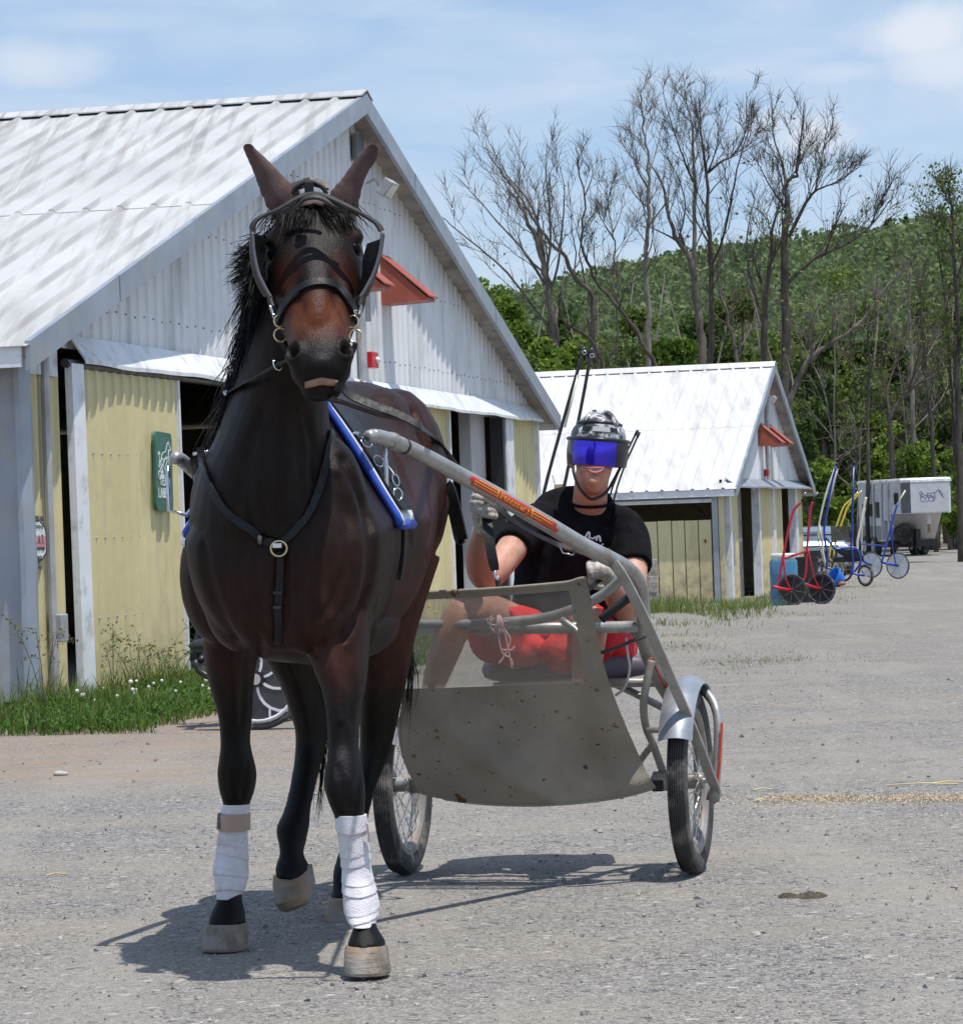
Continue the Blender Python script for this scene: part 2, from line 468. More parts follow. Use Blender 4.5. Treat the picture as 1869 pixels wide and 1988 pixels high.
MAT_GALV = M('grey_flashing', (0.33, 0.37, 0.43), 0.42, metal=0.35, var=0.12, vs=2.2, dirt=((0.36,0.37,0.38), 0.4, 3))
MAT_SOFFIT = M('weathered_wood', (0.34, 0.31, 0.28), 0.8, var=0.2, vs=4, dirt=((0.2,0.18,0.16), 0.4, 3), bump=0.3)
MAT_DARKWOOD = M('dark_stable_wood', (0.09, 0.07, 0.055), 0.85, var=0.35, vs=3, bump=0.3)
MAT_RED_HOOD = M('red_oxide_metal', (0.36, 0.085, 0.05), 0.55, var=0.12, vs=4, dirt=((0.25,0.08,0.06), 0.3, 6))
MAT_GREY_DOOR = M('grey_painted_door', (0.50, 0.50, 0.51), 0.55, var=0.08, vs=2)
MAT_CONDUIT = M('grey_conduit', (0.42, 0.43, 0.44), 0.45, metal=0.3)
MAT_RED_PLASTIC = M('red_plastic', (0.55, 0.02, 0.035), 0.35, var=0.05)
MAT_BLACKM = M('black_painted_metal', (0.02, 0.02, 0.022), 0.4, var=0.2)
def roof_material(nv=None, off=0.0):
    m, nt, N, L, b = new_mat('worn_white_roof')
    vec = coords(nt); c = mixc(nt, noise_f(nt, vec, 0.8, 4), (0.44,0.44,0.435), (0.53,0.53,0.525))
    # grime runs down the slope in broken streaks (slope lies across the barn)
    tc = N.new('ShaderNodeTexCoord')
    mp = N.new('ShaderNodeMapping'); mp.inputs['Scale'].default_value = (7.0, 0.22, 0.4); mp.inputs['Rotation'].default_value = (0, 0, R(12))
    L.new(tc.outputs['Object'], mp.inputs['Vector'])
    st = noise_f(nt, mp.outputs['Vector'], 1.3, 6, 0.6, 0.48, 0.62)
    pt = noise_f(nt, vec, 0.5, 4, 0.6, 0.34, 0.60)
    k = N.new('ShaderNodeMath'); k.operation = 'MULTIPLY'; L.new(st, k.inputs[0]); L.new(pt, k.inputs[1])
    k2 = N.new('ShaderNodeMath'); k2.operation = 'MULTIPLY'; k2.inputs[1].default_value = 0.95; L.new(k.outputs[0], k2.inputs[0])
    c = mixc(nt, k2.outputs[0], c, (0.28,0.265,0.25))
    sp = noise_f(nt, vec, 14, 6, 0.7, 0.62, 0.70)
    s2 = N.new('ShaderNodeMath'); s2.operation = 'MULTIPLY'; s2.inputs[1].default_value = 0.35; L.new(sp, s2.inputs[0])
    c = mixc(nt, s2.outputs[0], c, (0.45,0.42,0.38))
    if nv is not None:       # grime and rib shade, painted together along both sides of every rib
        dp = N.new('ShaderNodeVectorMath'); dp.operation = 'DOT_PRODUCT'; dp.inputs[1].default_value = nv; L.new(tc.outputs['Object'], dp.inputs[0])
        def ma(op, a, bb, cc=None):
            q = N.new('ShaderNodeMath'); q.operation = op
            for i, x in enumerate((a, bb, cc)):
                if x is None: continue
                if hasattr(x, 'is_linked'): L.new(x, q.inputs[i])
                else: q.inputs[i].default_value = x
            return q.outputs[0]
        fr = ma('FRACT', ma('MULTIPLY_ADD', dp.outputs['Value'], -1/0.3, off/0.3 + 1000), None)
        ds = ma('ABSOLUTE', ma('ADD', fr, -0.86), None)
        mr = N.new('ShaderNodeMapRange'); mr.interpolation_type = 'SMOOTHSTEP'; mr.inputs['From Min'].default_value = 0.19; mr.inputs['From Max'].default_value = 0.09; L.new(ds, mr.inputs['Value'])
        rib_noise = noise_f(nt, mp.outputs['Vector'], .8, 4, .5, .38, .62)
        c = mixc(nt, ma('MULTIPLY', ma('MULTIPLY', mr.outputs[0], rib_noise), .62), c, (0.25,0.24,0.23))
    L.new(c, b.inputs['Base Color']); b.inputs['Roughness'].default_value = 0.5
    return m
MAT_ROOF_CLEAN = M('white_roof', (0.60, 0.60, 0.60), 0.5, var=0.03, vs=0.6, dirt=((0.47,0.46,0.44), 0.4, 1.6), stretch=(3,.4,1))

class Barn:
    def __init__(s, A, B, he, hp, ov, og, length):
        s.A = V((A.x, A.y, 0)); d = V((B.x-A.x, B.y-A.y, 0)); s.L = d.length
        s.T = d.normalized(); s.n = V((s.T.y, -s.T.x, 0)); s.zA = A.z; s.zB = B.z
        s.he, s.hp, s.ov, s.og, s.len = he, hp, ov, og, length
    def W(s, t, o, h): return s.A + s.T*t + s.n*o + V((0,0,h))
    def hit(s, u, v, o=0.0):
        d = ray(u, v); p0 = s.A + s.n*o
        k = (p0 - CAM_O).dot(s.n) / d.dot(s.n); p = CAM_O + d*k
        return (p - s.A).dot(s.T), p.z
    def hit_side(s, u, v, t=0.0):
        """point on the long wall at t: returns (o, h)"""
        d = ray(u, v); p0 = s.A + s.T*t
        k = (p0 - CAM_O).dot(s.T) / d.dot(s.T); p = CAM_O + d*k
        return (p - s.A).dot(s.n), p.z
    def zr(s, t): return s.he + (s.hp - s.he) * (1 - abs(t - s.L/2)/(s.L/2))
    def gnd(s, t): return lerp(s.zA, s.zB, t/s.L) - 0.03
    def prism(s, mb, t0, t1, o0, o1, h0, h1):
        c = [s.W(t, o, h) for h in (h0, h1) for (t, o) in ((t0,o0),(t1,o0),(t1,o1),(t0,o1))]
        mb.hexa(c)
    def corr(s, t0, t1, h0, h1, o, period=0.23, depth=0.02, tilt=0.0, rib=0.28):
        """ribbed sheet: raised trapezoid ribs, h0/h1 numbers or functions of t; has real thickness"""
        ts = []; t = t0; k = 0
        while t < t1 - 1e-6:
            for f, d in ((0, 0), (1-rib, 0), (1-rib*0.75, depth), (1-rib*0.25, depth)):
                q = t + f*period
                if q < t1 - 1e-6: ts.append((q, d))
            t += period
        ts.append((t1, 0))
        H0 = h0 if callable(h0) else (lambda q: h0); H1 = h1 if callable(h1) else (lambda q: h1)
        mb = MB(); hm = (H0(t0)+H1(t0))/2
        for side in (0, -0.004):
            for q, d in ts:
                a, b = H0(q), H1(q)
                mb.v.append(tuple(s.W(q - tilt*(a), o+d+side, a))); mb.v.append(tuple(s.W(q - tilt*b, o+d+side, b)))
        n = len(ts)
        for i in range(n-1):
            mb.f.append((2*i, 2*i+2, 2*i+3, 2*i+1)); j = 2*n
            mb.f.append((j+2*i, j+2*i+1, j+2*i+3, j+2*i+2))
        return mb
    def roof_sheet(s, o0, o1, t0, t1, side, lift=0.0, period=0.3, depth=0.028):
        pts = []; o = o0
        while o > o1 + 1e-6:
            for f, d in ((0, 0), (0.72, 0), (0.8, depth), (0.92, depth)):
                q = o - f*period
                if q > o1 + 1e-6: pts.append((q, d))
            o -= period
        pts.append((o1, 0))
        mb = MB()
        def z(t): return s.he + (s.hp-s.he)*(t/(s.L/2)) if side < 0 else s.he + (s.hp-s.he)*((s.L-t)/(s.L/2))
        for q, d in pts:
            mb.v.append(tuple(s.W(t0, q, z(t0)+d+lift))); mb.v.append(tuple(s.W(t1, q, z(t1)+d+lift)))
        k = len(mb.v)
        mb.v += [(x, y, zz-0.006) for x, y, zz in mb.v]
        n = len(pts)
        for i in range(n-1):
            mb.f.append((2*i, 2*i+1, 2*i+3, 2*i+2)); mb.f.append((k+2*i, k+2*i+2, k+2*i+3, k+2*i+1))
        mb.f.append((0, k, k+1, 1)); mb.f += [(2*i, 2*i+2, k+2*i+2, k+2*i) for i in range(n-1)]
        return mb
    def shell(s, root, roof_mat, sheets, hc, fascia_h):
        L, ov, og = s.L, s.ov, s.og; deck = 0.07
        def z(t): return s.he + (s.hp-s.he)*(t/(L/2) if t <= L/2 else (L-t)/(L/2))
        # deck under the sheets (its underside is the soffit)
        for a, b in ((-ov, L/2), (L/2, L+ov)):
            c = [s.W(t, o, z(t)-dz) for dz in (deck+0.012, 0.012) for (t, o) in ((a, og-0.03), (b, og-0.03), (b, -s.len), (a, -s.len))]
            MB().hexa(c).build('roof_deck', MAT_SOFFIT, root)
        mid = -ov + (L/2+ov)*0.47
        # visible slope: single sheets in two courses near the gable, one long run behind
        w = 0.9; o = og; n_s = sheets
        for i in range(n_s):
            s.roof_sheet(o, o-w, -ov-0.05, mid+0.12, -1).build('roof_sheet', roof_mat, root)
            s.roof_sheet(o, o-w, mid, L/2, -1, 0.0075).build('roof_sheet', roof_mat, root)
            o -= w
        s.roof_sheet(o, -s.len, -ov-0.05, L/2, -1).build('roof_sheet', roof_mat, root)
        s.roof_sheet(og, -s.len, L+ov+0.05, L/2, 1).build('roof_sheet', roof_mat, root)
        # ridge cap, scalloped over the ribs
        mb = MB(); cap = []
        for dt, dz in ((-0.22, -0.22*(s.hp-s.he)/(L/2)+0.045), (0, 0.06), (0.22, -0.22*(s.hp-s.he)/(L/2)+0.045)):
            cap.append((L/2+dt, s.hp+dz))
        r = []
        for o in (og+0.02, -s.len):
            r.append([s.W(t, o, h) for t, h in cap] + [s.W(t, o, h-0.012) for t, h in cap[::-1]])
        mb.loft(r); mb.build('ridge_cap', roof_mat, root)
        # fascia boards on the rake in lengths
        for sgn in (-1, 1):
            a, b = (-ov, L/2) if sgn < 0 else (L+ov, L/2)
            seg = 5
            for i in range(seg):
                t0 = lerp(a, b, i/seg); t1 = lerp(a, b, (i+1)/seg - (0.0015 if i < seg-1 else 0)); dz = 0.004*(i % 2)
                c = [s.W(t, oo, z(t)+hh) for hh in (-fascia_h+0.02, 0.02) for (t, oo) in ((t0, og-0.03), (t1, og-0.03), (t1, og+0.012+dz), (t0, og+0.012+dz))]
                if sgn > 0: c = [c[1],c[0],c[3],c[2],c[5],c[4],c[7],c[6]]
                MB().hexa(c).build('fascia_board', MAT_GALV, root)
        # eave fascia along the long side
        mb = MB(); s.prism(mb, -ov-0.03, -ov, og-0.05, -s.len, z(-ov)-0.16, z(-ov)-0.015); mb.build('eave_board', MAT_WHITE_TRIM, root)
        mb = MB(); s.prism(mb, L+ov, L+ov+0.03, og-0.05, -s.len, z(-ov)-0.16, z(-ov)-0.015); mb.build('eave_board', MAT_WHITE_TRIM, root)
        # gable cladding in sheets
        t = 0.0; w = 0.92
        while t < L - 0.01:
            t1 = min(L, t + w)
            if t < L/2 < t1:
                s.corr(t, L/2, hc, lambda q: z(q)-deck-0.01, 0.0).build('cladding_sheet', MAT_WHITE_CLAD, root)
                s.corr(L/2, t1, hc, lambda q: z(q)-deck-0.01, 0.003).build('cladding_sheet', MAT_WHITE_CLAD, root)
            else:
                s.corr(t, t1, hc, lambda q: z(q)-deck-0.01, 0.003*(int(t/w) % 2)).build('cladding_sheet', MAT_WHITE_CLAD, root)
            t = t1
        # dark backing, far gable
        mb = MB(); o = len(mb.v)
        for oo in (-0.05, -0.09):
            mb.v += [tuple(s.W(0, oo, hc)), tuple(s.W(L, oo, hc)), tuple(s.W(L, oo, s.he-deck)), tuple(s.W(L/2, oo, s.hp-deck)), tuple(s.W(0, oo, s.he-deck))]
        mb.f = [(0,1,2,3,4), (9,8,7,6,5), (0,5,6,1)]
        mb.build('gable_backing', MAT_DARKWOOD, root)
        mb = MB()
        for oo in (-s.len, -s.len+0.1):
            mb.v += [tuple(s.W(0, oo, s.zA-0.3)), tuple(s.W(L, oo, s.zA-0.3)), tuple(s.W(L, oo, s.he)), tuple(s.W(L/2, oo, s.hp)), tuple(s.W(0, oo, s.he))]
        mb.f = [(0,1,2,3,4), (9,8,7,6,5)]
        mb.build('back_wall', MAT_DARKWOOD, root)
    def canopy(s, root, t0, t1, h_top, h_bot, out, joints=3, mat=None):
        for i in range(joints):
            a = lerp(t0, t1, i/joints); b = lerp(t0, t1, (i+1)/joints) - (0.004 if i < joints-1 else 0)
            e = 0.004*(i % 2)
            prof = [(0.026, h_top), (out, h_bot+0.03), (out, h_bot), (out-0.012, h_bot), (out-0.012, h_bot+0.02), (0.026, h_top-0.02)]
            n = 12; rings = []
            for k in range(n+1):
                t = lerp(a, b, k/n); w = 0.007*math.sin(t*2.1) + 0.004*math.sin(t*5.3)
                rings.append([s.W(t, o+e + (w if j in (1,2,3,4) else 0), h + (w*0.8 if j in (1,2,3,4) else 0)) for j, (o, h) in enumerate(prof)])
            MB().loft(rings).build('door_canopy', mat or MAT_WHITE_TRIM, root)
    def hood(s, root, t0, w, h0, height, out):
        mb = MB()
        c = [(0.02, h0+height), (0.02, h0), (out, h0+0.02), (out, h0+0.055)]
        r = [[s.W(t, o, h) for o, h in c] for t in (t0, t0+w)]
        mb.loft(r); q = mb.build('vent_hood', MAT_RED_HOOD, root)
        mb = MB(); s_ = 0.014
        top = [[s.W(t, 0.02, h0+height+0.022), s.W(t, out+0.03, h0+0.072), s.W(t, out+0.03, h0+0.056), s.W(t, 0.02, h0+height+0.006)] for t in (t0-0.015, t0+w+0.03)]
        mb.loft(top).build('hood_cover', MAT_RED_HOOD, q)

# ---- the big barn behind the horse
A1 = G(60, 1385); B1 = P(1048, 1198, 41.0)
b1 = Barn(A1, B1, 2.72, 5.52, 0.5, 0.26, 26)
def build_big_barn():
    s = b1
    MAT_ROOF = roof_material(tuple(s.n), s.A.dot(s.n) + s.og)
    root = thing('barn', 'big yellow barn with grimy white metal roof and white gable behind the horse', 'barn', s.W(s.L/2, 0, 0))
    hc = 2.62
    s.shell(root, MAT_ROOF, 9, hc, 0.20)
    tu = lambda u, v=1000: s.hit(u, v)[0]
    L = s.L; g = -0.06
    # posts and wall pieces, left to right
    mb = MB(); s.prism(mb, -0.03, tu(33), 0.012, 0.05, g, 2.55); s.prism(mb, -0.05, -0.02, 0.05, -0.20, g, 2.55); mb.build('corner_trim', MAT_GALV, root)
    mb = MB()
    pr = [(tu(33)-0.0, 0.012), (tu(33), 0.05), (tu(43), 0.085), (tu(56), 0.05), (tu(56), 0.012)]
    n = 14; rings = []
    for k in range(n+1):
        h = lerp(g, 2.5, k/n); wob = 0.02*math.sin(k*2.3)*max(0, 1-k/5)
        rings.append([s.W(t+0.012*math.sin(k*1.3), o+wob*(0.6 if j in (1,2,3) else 0), h) for j, (t, o) in enumerate(pr)])
    mb.loft(rings); mb.build('corner_flashing', MAT_GALV, root, angle=30)
    s.corr(tu(56)-0.02, tu(118), g, 2.58, 0.0).build('wall_panel', MAT_YELLOW, root)
    mb = MB(); s.prism(mb, 0, tu(120), -0.12, -0.03, g, 2.62); mb.build('wall_backing', MAT_DARKWOOD, root)
    # white patch above the yellow strip and under the eave
    s.corr(tu(58), tu(116), 2.40, 2.60, 0.022).build('wall_patch', MAT_WHITE_TRIM, root)
    # door track behind the canopy
    mb = MB(); mb.tube([s.W(tu(118), 0.07, 2.5), s.W(tu(700), 0.07, 2.5)], 0.035, 8); mb.build('door_track', MAT_BLACKM, root)
    s.canopy(root, tu(128, 660), L-0.1, 2.72, 2.50, 0.15, 5)
    # sliding door leaning off plumb
    d0, d1 = tu(142), tu(334); tilt = 0.016
    door = s.corr(d0+0.02, d1, 0.06, 2.47, 0.075, period=0.21, depth=0.022, tilt=tilt).build('sliding_door', MAT_YELLOW, root)
    mb = MB(); mb.hexa([s.W(t-tilt*h, o, h) for h in (0.02, 2.5) for (t, o) in ((d0-0.18, 0.05), (d0+0.03, 0.05), (d0+0.03, 0.125), (d0-0.18, 0.105))]); mb.build('door_jamb', MAT_WHITE_TRIM, door)
    mb = MB(); mb.hexa([s.W(t-tilt*h, o, h) for h in (0.06, 2.47) for (t, o) in ((d1-0.01, 0.05), (d1+0.03, 0.05), (d1+0.03, 0.105), (d1-0.01, 0.105))]); mb.build('door_edge', MAT_WHITE_TRIM, door)
    mb = MB(); s.prism(mb, d0, d1, 0.05, 0.07, 0.1, 2.45); mb.build('door_backing', MAT_DARKWOOD, door)
    mb = MB()
    for hh in (0.62, 1.22, 1.85):
        for k in range(12):
            t = lerp(d0+0.1, d1-0.08, k/11); mb.ball(s.W(t - tilt*hh, 0.076, hh), 0.012, 6, 4)
    mb.build('screw_head', MAT_CONDUIT, door)['kind'] = 'stuff'
    mb = MB()
    for hh in (2.95, 3.75, 4.55, 5.2):
        t = .12
        while t < L:
            if hh < s.zr(t) - .22: mb.ball(s.W(t, .004, hh + .01*math.sin(t*9)), .0085, 5, 4)
            t += .23
    mb.build('screw_heads', M('weathered_screw', (0.16,0.14,0.13), .6), root)['kind'] = 'stuff'
    # wall between the two doorways
    s.corr(tu(655), tu(872), g, 2.58, 0.0, 0.2).build('wall_panel', MAT_YELLOW, root)
    mb = MB(); s.prism(mb, tu(655), tu(872), -0.12, -0.03, g, 2.62); mb.build('wall_backing', MAT_DARKWOOD, root)
    mb = MB(); s.prism(mb, tu(872)-0.03, tu(872)+0.03, -0.12, 0.05, g, 2.6); mb.build('door_post', MAT_WHITE_TRIM, root)
    # second doorway: post and grey inner door
    mb = MB(); s.prism(mb, tu(944), tu(971), -0.30, -0.16, g, 2.6); mb.build('door_post', MAT_GREY_DOOR, root)
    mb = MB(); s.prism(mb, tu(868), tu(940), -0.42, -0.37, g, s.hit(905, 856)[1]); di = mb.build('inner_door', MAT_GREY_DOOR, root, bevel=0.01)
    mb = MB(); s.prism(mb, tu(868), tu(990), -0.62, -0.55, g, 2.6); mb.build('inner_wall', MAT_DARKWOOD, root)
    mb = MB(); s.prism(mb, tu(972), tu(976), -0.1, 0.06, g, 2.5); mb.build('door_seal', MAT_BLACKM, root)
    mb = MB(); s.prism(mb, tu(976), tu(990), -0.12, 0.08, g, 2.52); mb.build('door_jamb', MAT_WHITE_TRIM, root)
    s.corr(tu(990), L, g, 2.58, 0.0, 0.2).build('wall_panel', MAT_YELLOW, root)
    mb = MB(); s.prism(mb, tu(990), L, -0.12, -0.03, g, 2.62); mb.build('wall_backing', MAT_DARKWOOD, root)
    mb = MB(); s.prism(mb, L-0.02, L+0.07, -0.2, 0.06, g, 2.55); mb.build('corner_trim', MAT_WHITE_TRIM, root)
    # long walls
    mb = MB(); s.prism(mb, 0.0, 0.1, -0.2, -s.len, g, 2.6); mb.build('side_wall', MAT_YELLOW, root)
    mb = MB(); s.prism(mb, -0.02, 0.0, -0.2, -s.len, 2.1, 2.62); mb.build('side_wall_band', MAT_WHITE_TRIM, root)
    mb = MB(); s.prism(mb, L-0.1, L, -0.2, -s.len, g, 2.6); mb.build('side_wall', MAT_YELLOW, root)
    # aisle posts deep inside
    for k in range(4):
        mb = MB(); s.prism(mb, tu(430)+0.1, tu(430)+0.28, -4-k*4, -4.2-k*4, g, 3.4); mb.build('aisle_post', MAT_DARKWOOD, root)
    # conduits and junction box
    t0 = tu(83, 1000)
    mb = MB(); mb.tube([s.W(t0+0.02, 0.05, 2.55), s.W(t0, 0.05, 2.3), s.W(t0, 0.05, g)], 0.032, 8); cd = mb.build('conduit', MAT_CONDUIT, root, angle=40)
    mb = MB(); tb, hb = s.hit(96, 1220); s.prism(mb, tb-0.07, tb+0.07, 0.04, 0.12, hb-0.1, hb+0.1); mb.build('junction_box', MAT_CONDUIT, cd, bevel=0.008)
    tc, hcnd = s.hit(699, 640, 0.05)
    mb = MB(); mb.tube([s.W(tc, 0.06, 4.6), s.W(tc, 0.06, 2.7)], 0.05, 8); mb.build('conduit', MAT_CONDUIT, root, angle=40)
    # louvre vents high in the gable
    for (u0, u1, va, vb) in ((685, 690, 262, 310), (692, 699, 266, 312), (704, 711, 560, 622)):
        ta, ha = s.hit(u0, vb, 0.03); tb_, hb = s.hit(u1, va, 0.03)
        mb = MB(); s.prism(mb, ta, tb_, 0.028, 0.07, ha, hb); mb.build('louvre', M('louvre_grey', (0.16,0.17,0.18), 0.5), root)
    th, hh = s.hit(740, 590, 0.02)
    s.hood(root, th, 0.40, hh, 0.50, 0.50)
    best = min((abs(pix(s.W(x, 0.5, hh+0.04))[0]-741), x) for x in np.linspace(th-6, th-0.5, 300))
    s.hood(root, best[1], 0.40, hh, 0.50, 0.50)
    return root
BARN1 = build_big_barn()
def flood_light(s, u, v, label, k=1.0):
    t, h = s.hit(u, v, 0.12)
    q = thing('flood_light', label, 'light', s.W(t, 0, h))
    mb = MB(); mb.tube([s.W(t, 0.025, h+0.06*k), s.W(t, 0.12*k, h+0.1*k), s.W(t, 0.16*k, h+0.02*k)], 0.014*k, 6); mb.build('bracket', MAT_CONDUIT, q)
    m = Matrix.Translation(s.W(t+0.02, 0.24*k, h)) @ (Matrix((s.T, s.n, V((0,0,1)))).transposed()).to_4x4() @ Matrix.Rotation(R(-38), 4, 'X')
    hd = MB().box((-0.15*k, -0.05*k, -0.09*k), (0.15*k, 0.05*k, 0.09*k), m).build('lamp_housing', MAT_CONDUIT, q, bevel=0.01)
    MB().box((-0.12*k, 0.05*k, -0.07*k), (0.12*k, 0.058*k, 0.07*k), m).build('lamp_glass', M('lamp_glass', (0.55,0.55,0.5), 0.2), hd)
def alarm_box(s, u, v, label, k=1.0):
    t, h = s.hit(u, v, 0.05)
    q = thing('alarm_box', label, 'alarm', s.W(t, 0, h))
    mb = MB(); s.prism(mb, t-0.13*k, t+0.13*k, 0.025, 0.12*k, h-0.08*k, h+0.08*k); mb.build('housing', MAT_RED_PLASTIC, q, bevel=0.008)
    mb = MB(); mb.ball(s.W(t+0.05*k, 0.125*k, h), 0.035*k, 10, 6); mb.build('strobe_lens', M('strobe_lens', (0.75,0.75,0.72), 0.15), q, smooth=True)
flood_light(b1, 729, 366, 'small grey flood light high on the big white gable beside the horse ear')
alarm_box(b1, 716, 699, 'red alarm box on the big white gable just right of the horse muzzle')

# ---- the small barn further back
A2 = P(1413, 1172, 62.0); B2 = P(1562, 1133, 73.0)
b2 = Barn(A2, B2, A2.z + 2.34, A2.z + 4.88, 0.20, 0.28, 9)
def build_small_barn():
    s = b2; L = s.L
    root = thing('barn', 'small yellow barn with bright white roof right of the driver', 'barn', s.W(L/2, 0, A2.z))
    hc = s.hit(1480, 938)[1] + 0.05
    s.len = 9
    s.shell(root, MAT_ROOF_CLEAN, 9, hc, 0.19)
    tu = lambda u, v=1050: min(L, max(0, s.hit(u, v)[0])); g = A2.z - 0.25
    s.canopy(root, 0.0, L-0.15, hc+0.03, hc-0.17, 0.28, 1, MAT_GALV)
    top = hc
    def panel(u0, u1): s.corr(tu(u0), tu(u1), g, top, 0.0, 0.25).build('wall_panel', MAT_YELLOW, root)
    def post(u0, u1, o0=-0.1, o1=0.06, m=MAT_WHITE_TRIM, nm='door_jamb'):
        mb = MB(); s.prism(mb, tu(u0), tu(u1), o0, o1, g, top-0.01); mb.build(nm, m, root)
    panel(1417, 1433); panel(1473, 1498); panel(1502, 1520); panel(1546, 1562)
    post(1413, 1417); post(1470, 1473); post(1498, 1502); post(1541, 1546)
    for a, b in ((1417, 1433), (1473, 1498), (1502, 1520), (1546, 1562)):
        post(a, b, -0.14, -0.05, MAT_DARKWOOD, 'wall_backing')
    post(1461, 1469, -0.5, -0.3, MAT_SOFFIT, 'stall_post')
    post(1532, 1540, -0.5, -0.3, MAT_GREY_DOOR, 'door_post')
    mb = MB(); ta, ha = s.hit(1425, 1070, 0.03); s.prism(mb, ta-0.1, ta+0.1, 0.022, 0.05, ha-0.3, ha+0.35); mb.build('notice_board', MAT_CONDUIT, root)
    mb = MB(); s.prism(mb, L-0.1, L, -0.2, -s.len, g, s.he); mb.build('side_wall', MAT_YELLOW, root)
    # the long wall facing the drive: planks below an open half door, white rail above
    so = lambda u, v=1100: s.hit_side(u, v)[0]
    o_corner = -0.02
    mb = MB(); s.prism(mb, -0.05, 0.12, so(1397), so(1386), g, s.he-0.02); mb.build('corner_trim', MAT_GALV, root)
    mb = MB(); s.prism(mb, -0.02, 0.10, -0.03, so(1397)+0.01, g, s.he-0.02); mb.build('plank', MAT_YELLOW, root)
    o_a = so(1383); hz0 = s.hit_side(1300, 1012)[1]; hz1 = s.hit_side(1300, 978)[1]
    o = o_a; k = 0
    rng = random.Random(4)
    while o > -s.len + 0.2:
        w = 0.27*rng.uniform(0.95, 1.05)
        mb = MB(); s.prism(mb, -0.02-0.004*(k % 2), 0.03, o, o-w+0.018, g, hz0+0.012*rng.random()); mb.build('plank', MAT_YELLOW, root, bevel=0.004); o -= w; k += 1
    mb = MB(); s.prism(mb, 0.035, 0.05, o_a, -s.len, g, hz0-0.05); mb.build('plank_backing', MAT_DARKWOOD, root)
    mb = MB(); s.prism(mb, -0.06, 0.0, so(1386), -s.len, hz1, hz1+0.07); mb.build('door_rail', MAT_WHITE_TRIM, root)
    mb = MB(); s.prism(mb, -0.02, 0.08, so(1386), -s.len, hz1+0.075, s.he-0.02); mb.build('wall_band', MAT_GALV, root)
    mb = MB()
    mb.tube([s.W(0.7, so(1372), hz0-0.1), s.W(0.7, so(1335), hz1)], 0.04, 6); mb.build('door_brace', MAT_DARKWOOD, root)
    mb = MB(); s.prism(mb, -0.05, -0.025, so(1369), so(1373), *(s.hit_side(1370, 1054)[1], s.hit_side(1370, 1047)[1])); mb.build('hinge', M('rust', (0.3,0.1,0.04), 0.8), root)
    th, hh = s.hit(1473, 866, 0.02); 
    s.hood(root, th, 0.55, hh, 0.47, 0.47)
    s.hood(root, s.hit(1490, 867, 0.02)[0], 0.55, hh, 0.47, 0.47)
    t, h = s.hit(1483.5, 800); mb = MB(); mb.tube([s.W(t, 0.06, h+0.5), s.W(t, 0.06, hc)], 0.045, 6); mb.build('conduit', MAT_CONDUIT, root)
    return root
BARN2 = build_small_barn()
flood_light(b2, 1491, 776, 'small flood light under the peak of the small barn', 0.9)
alarm_box(b2, 1486, 918, 'red alarm box under the red vent hoods of the small barn', 0.9)

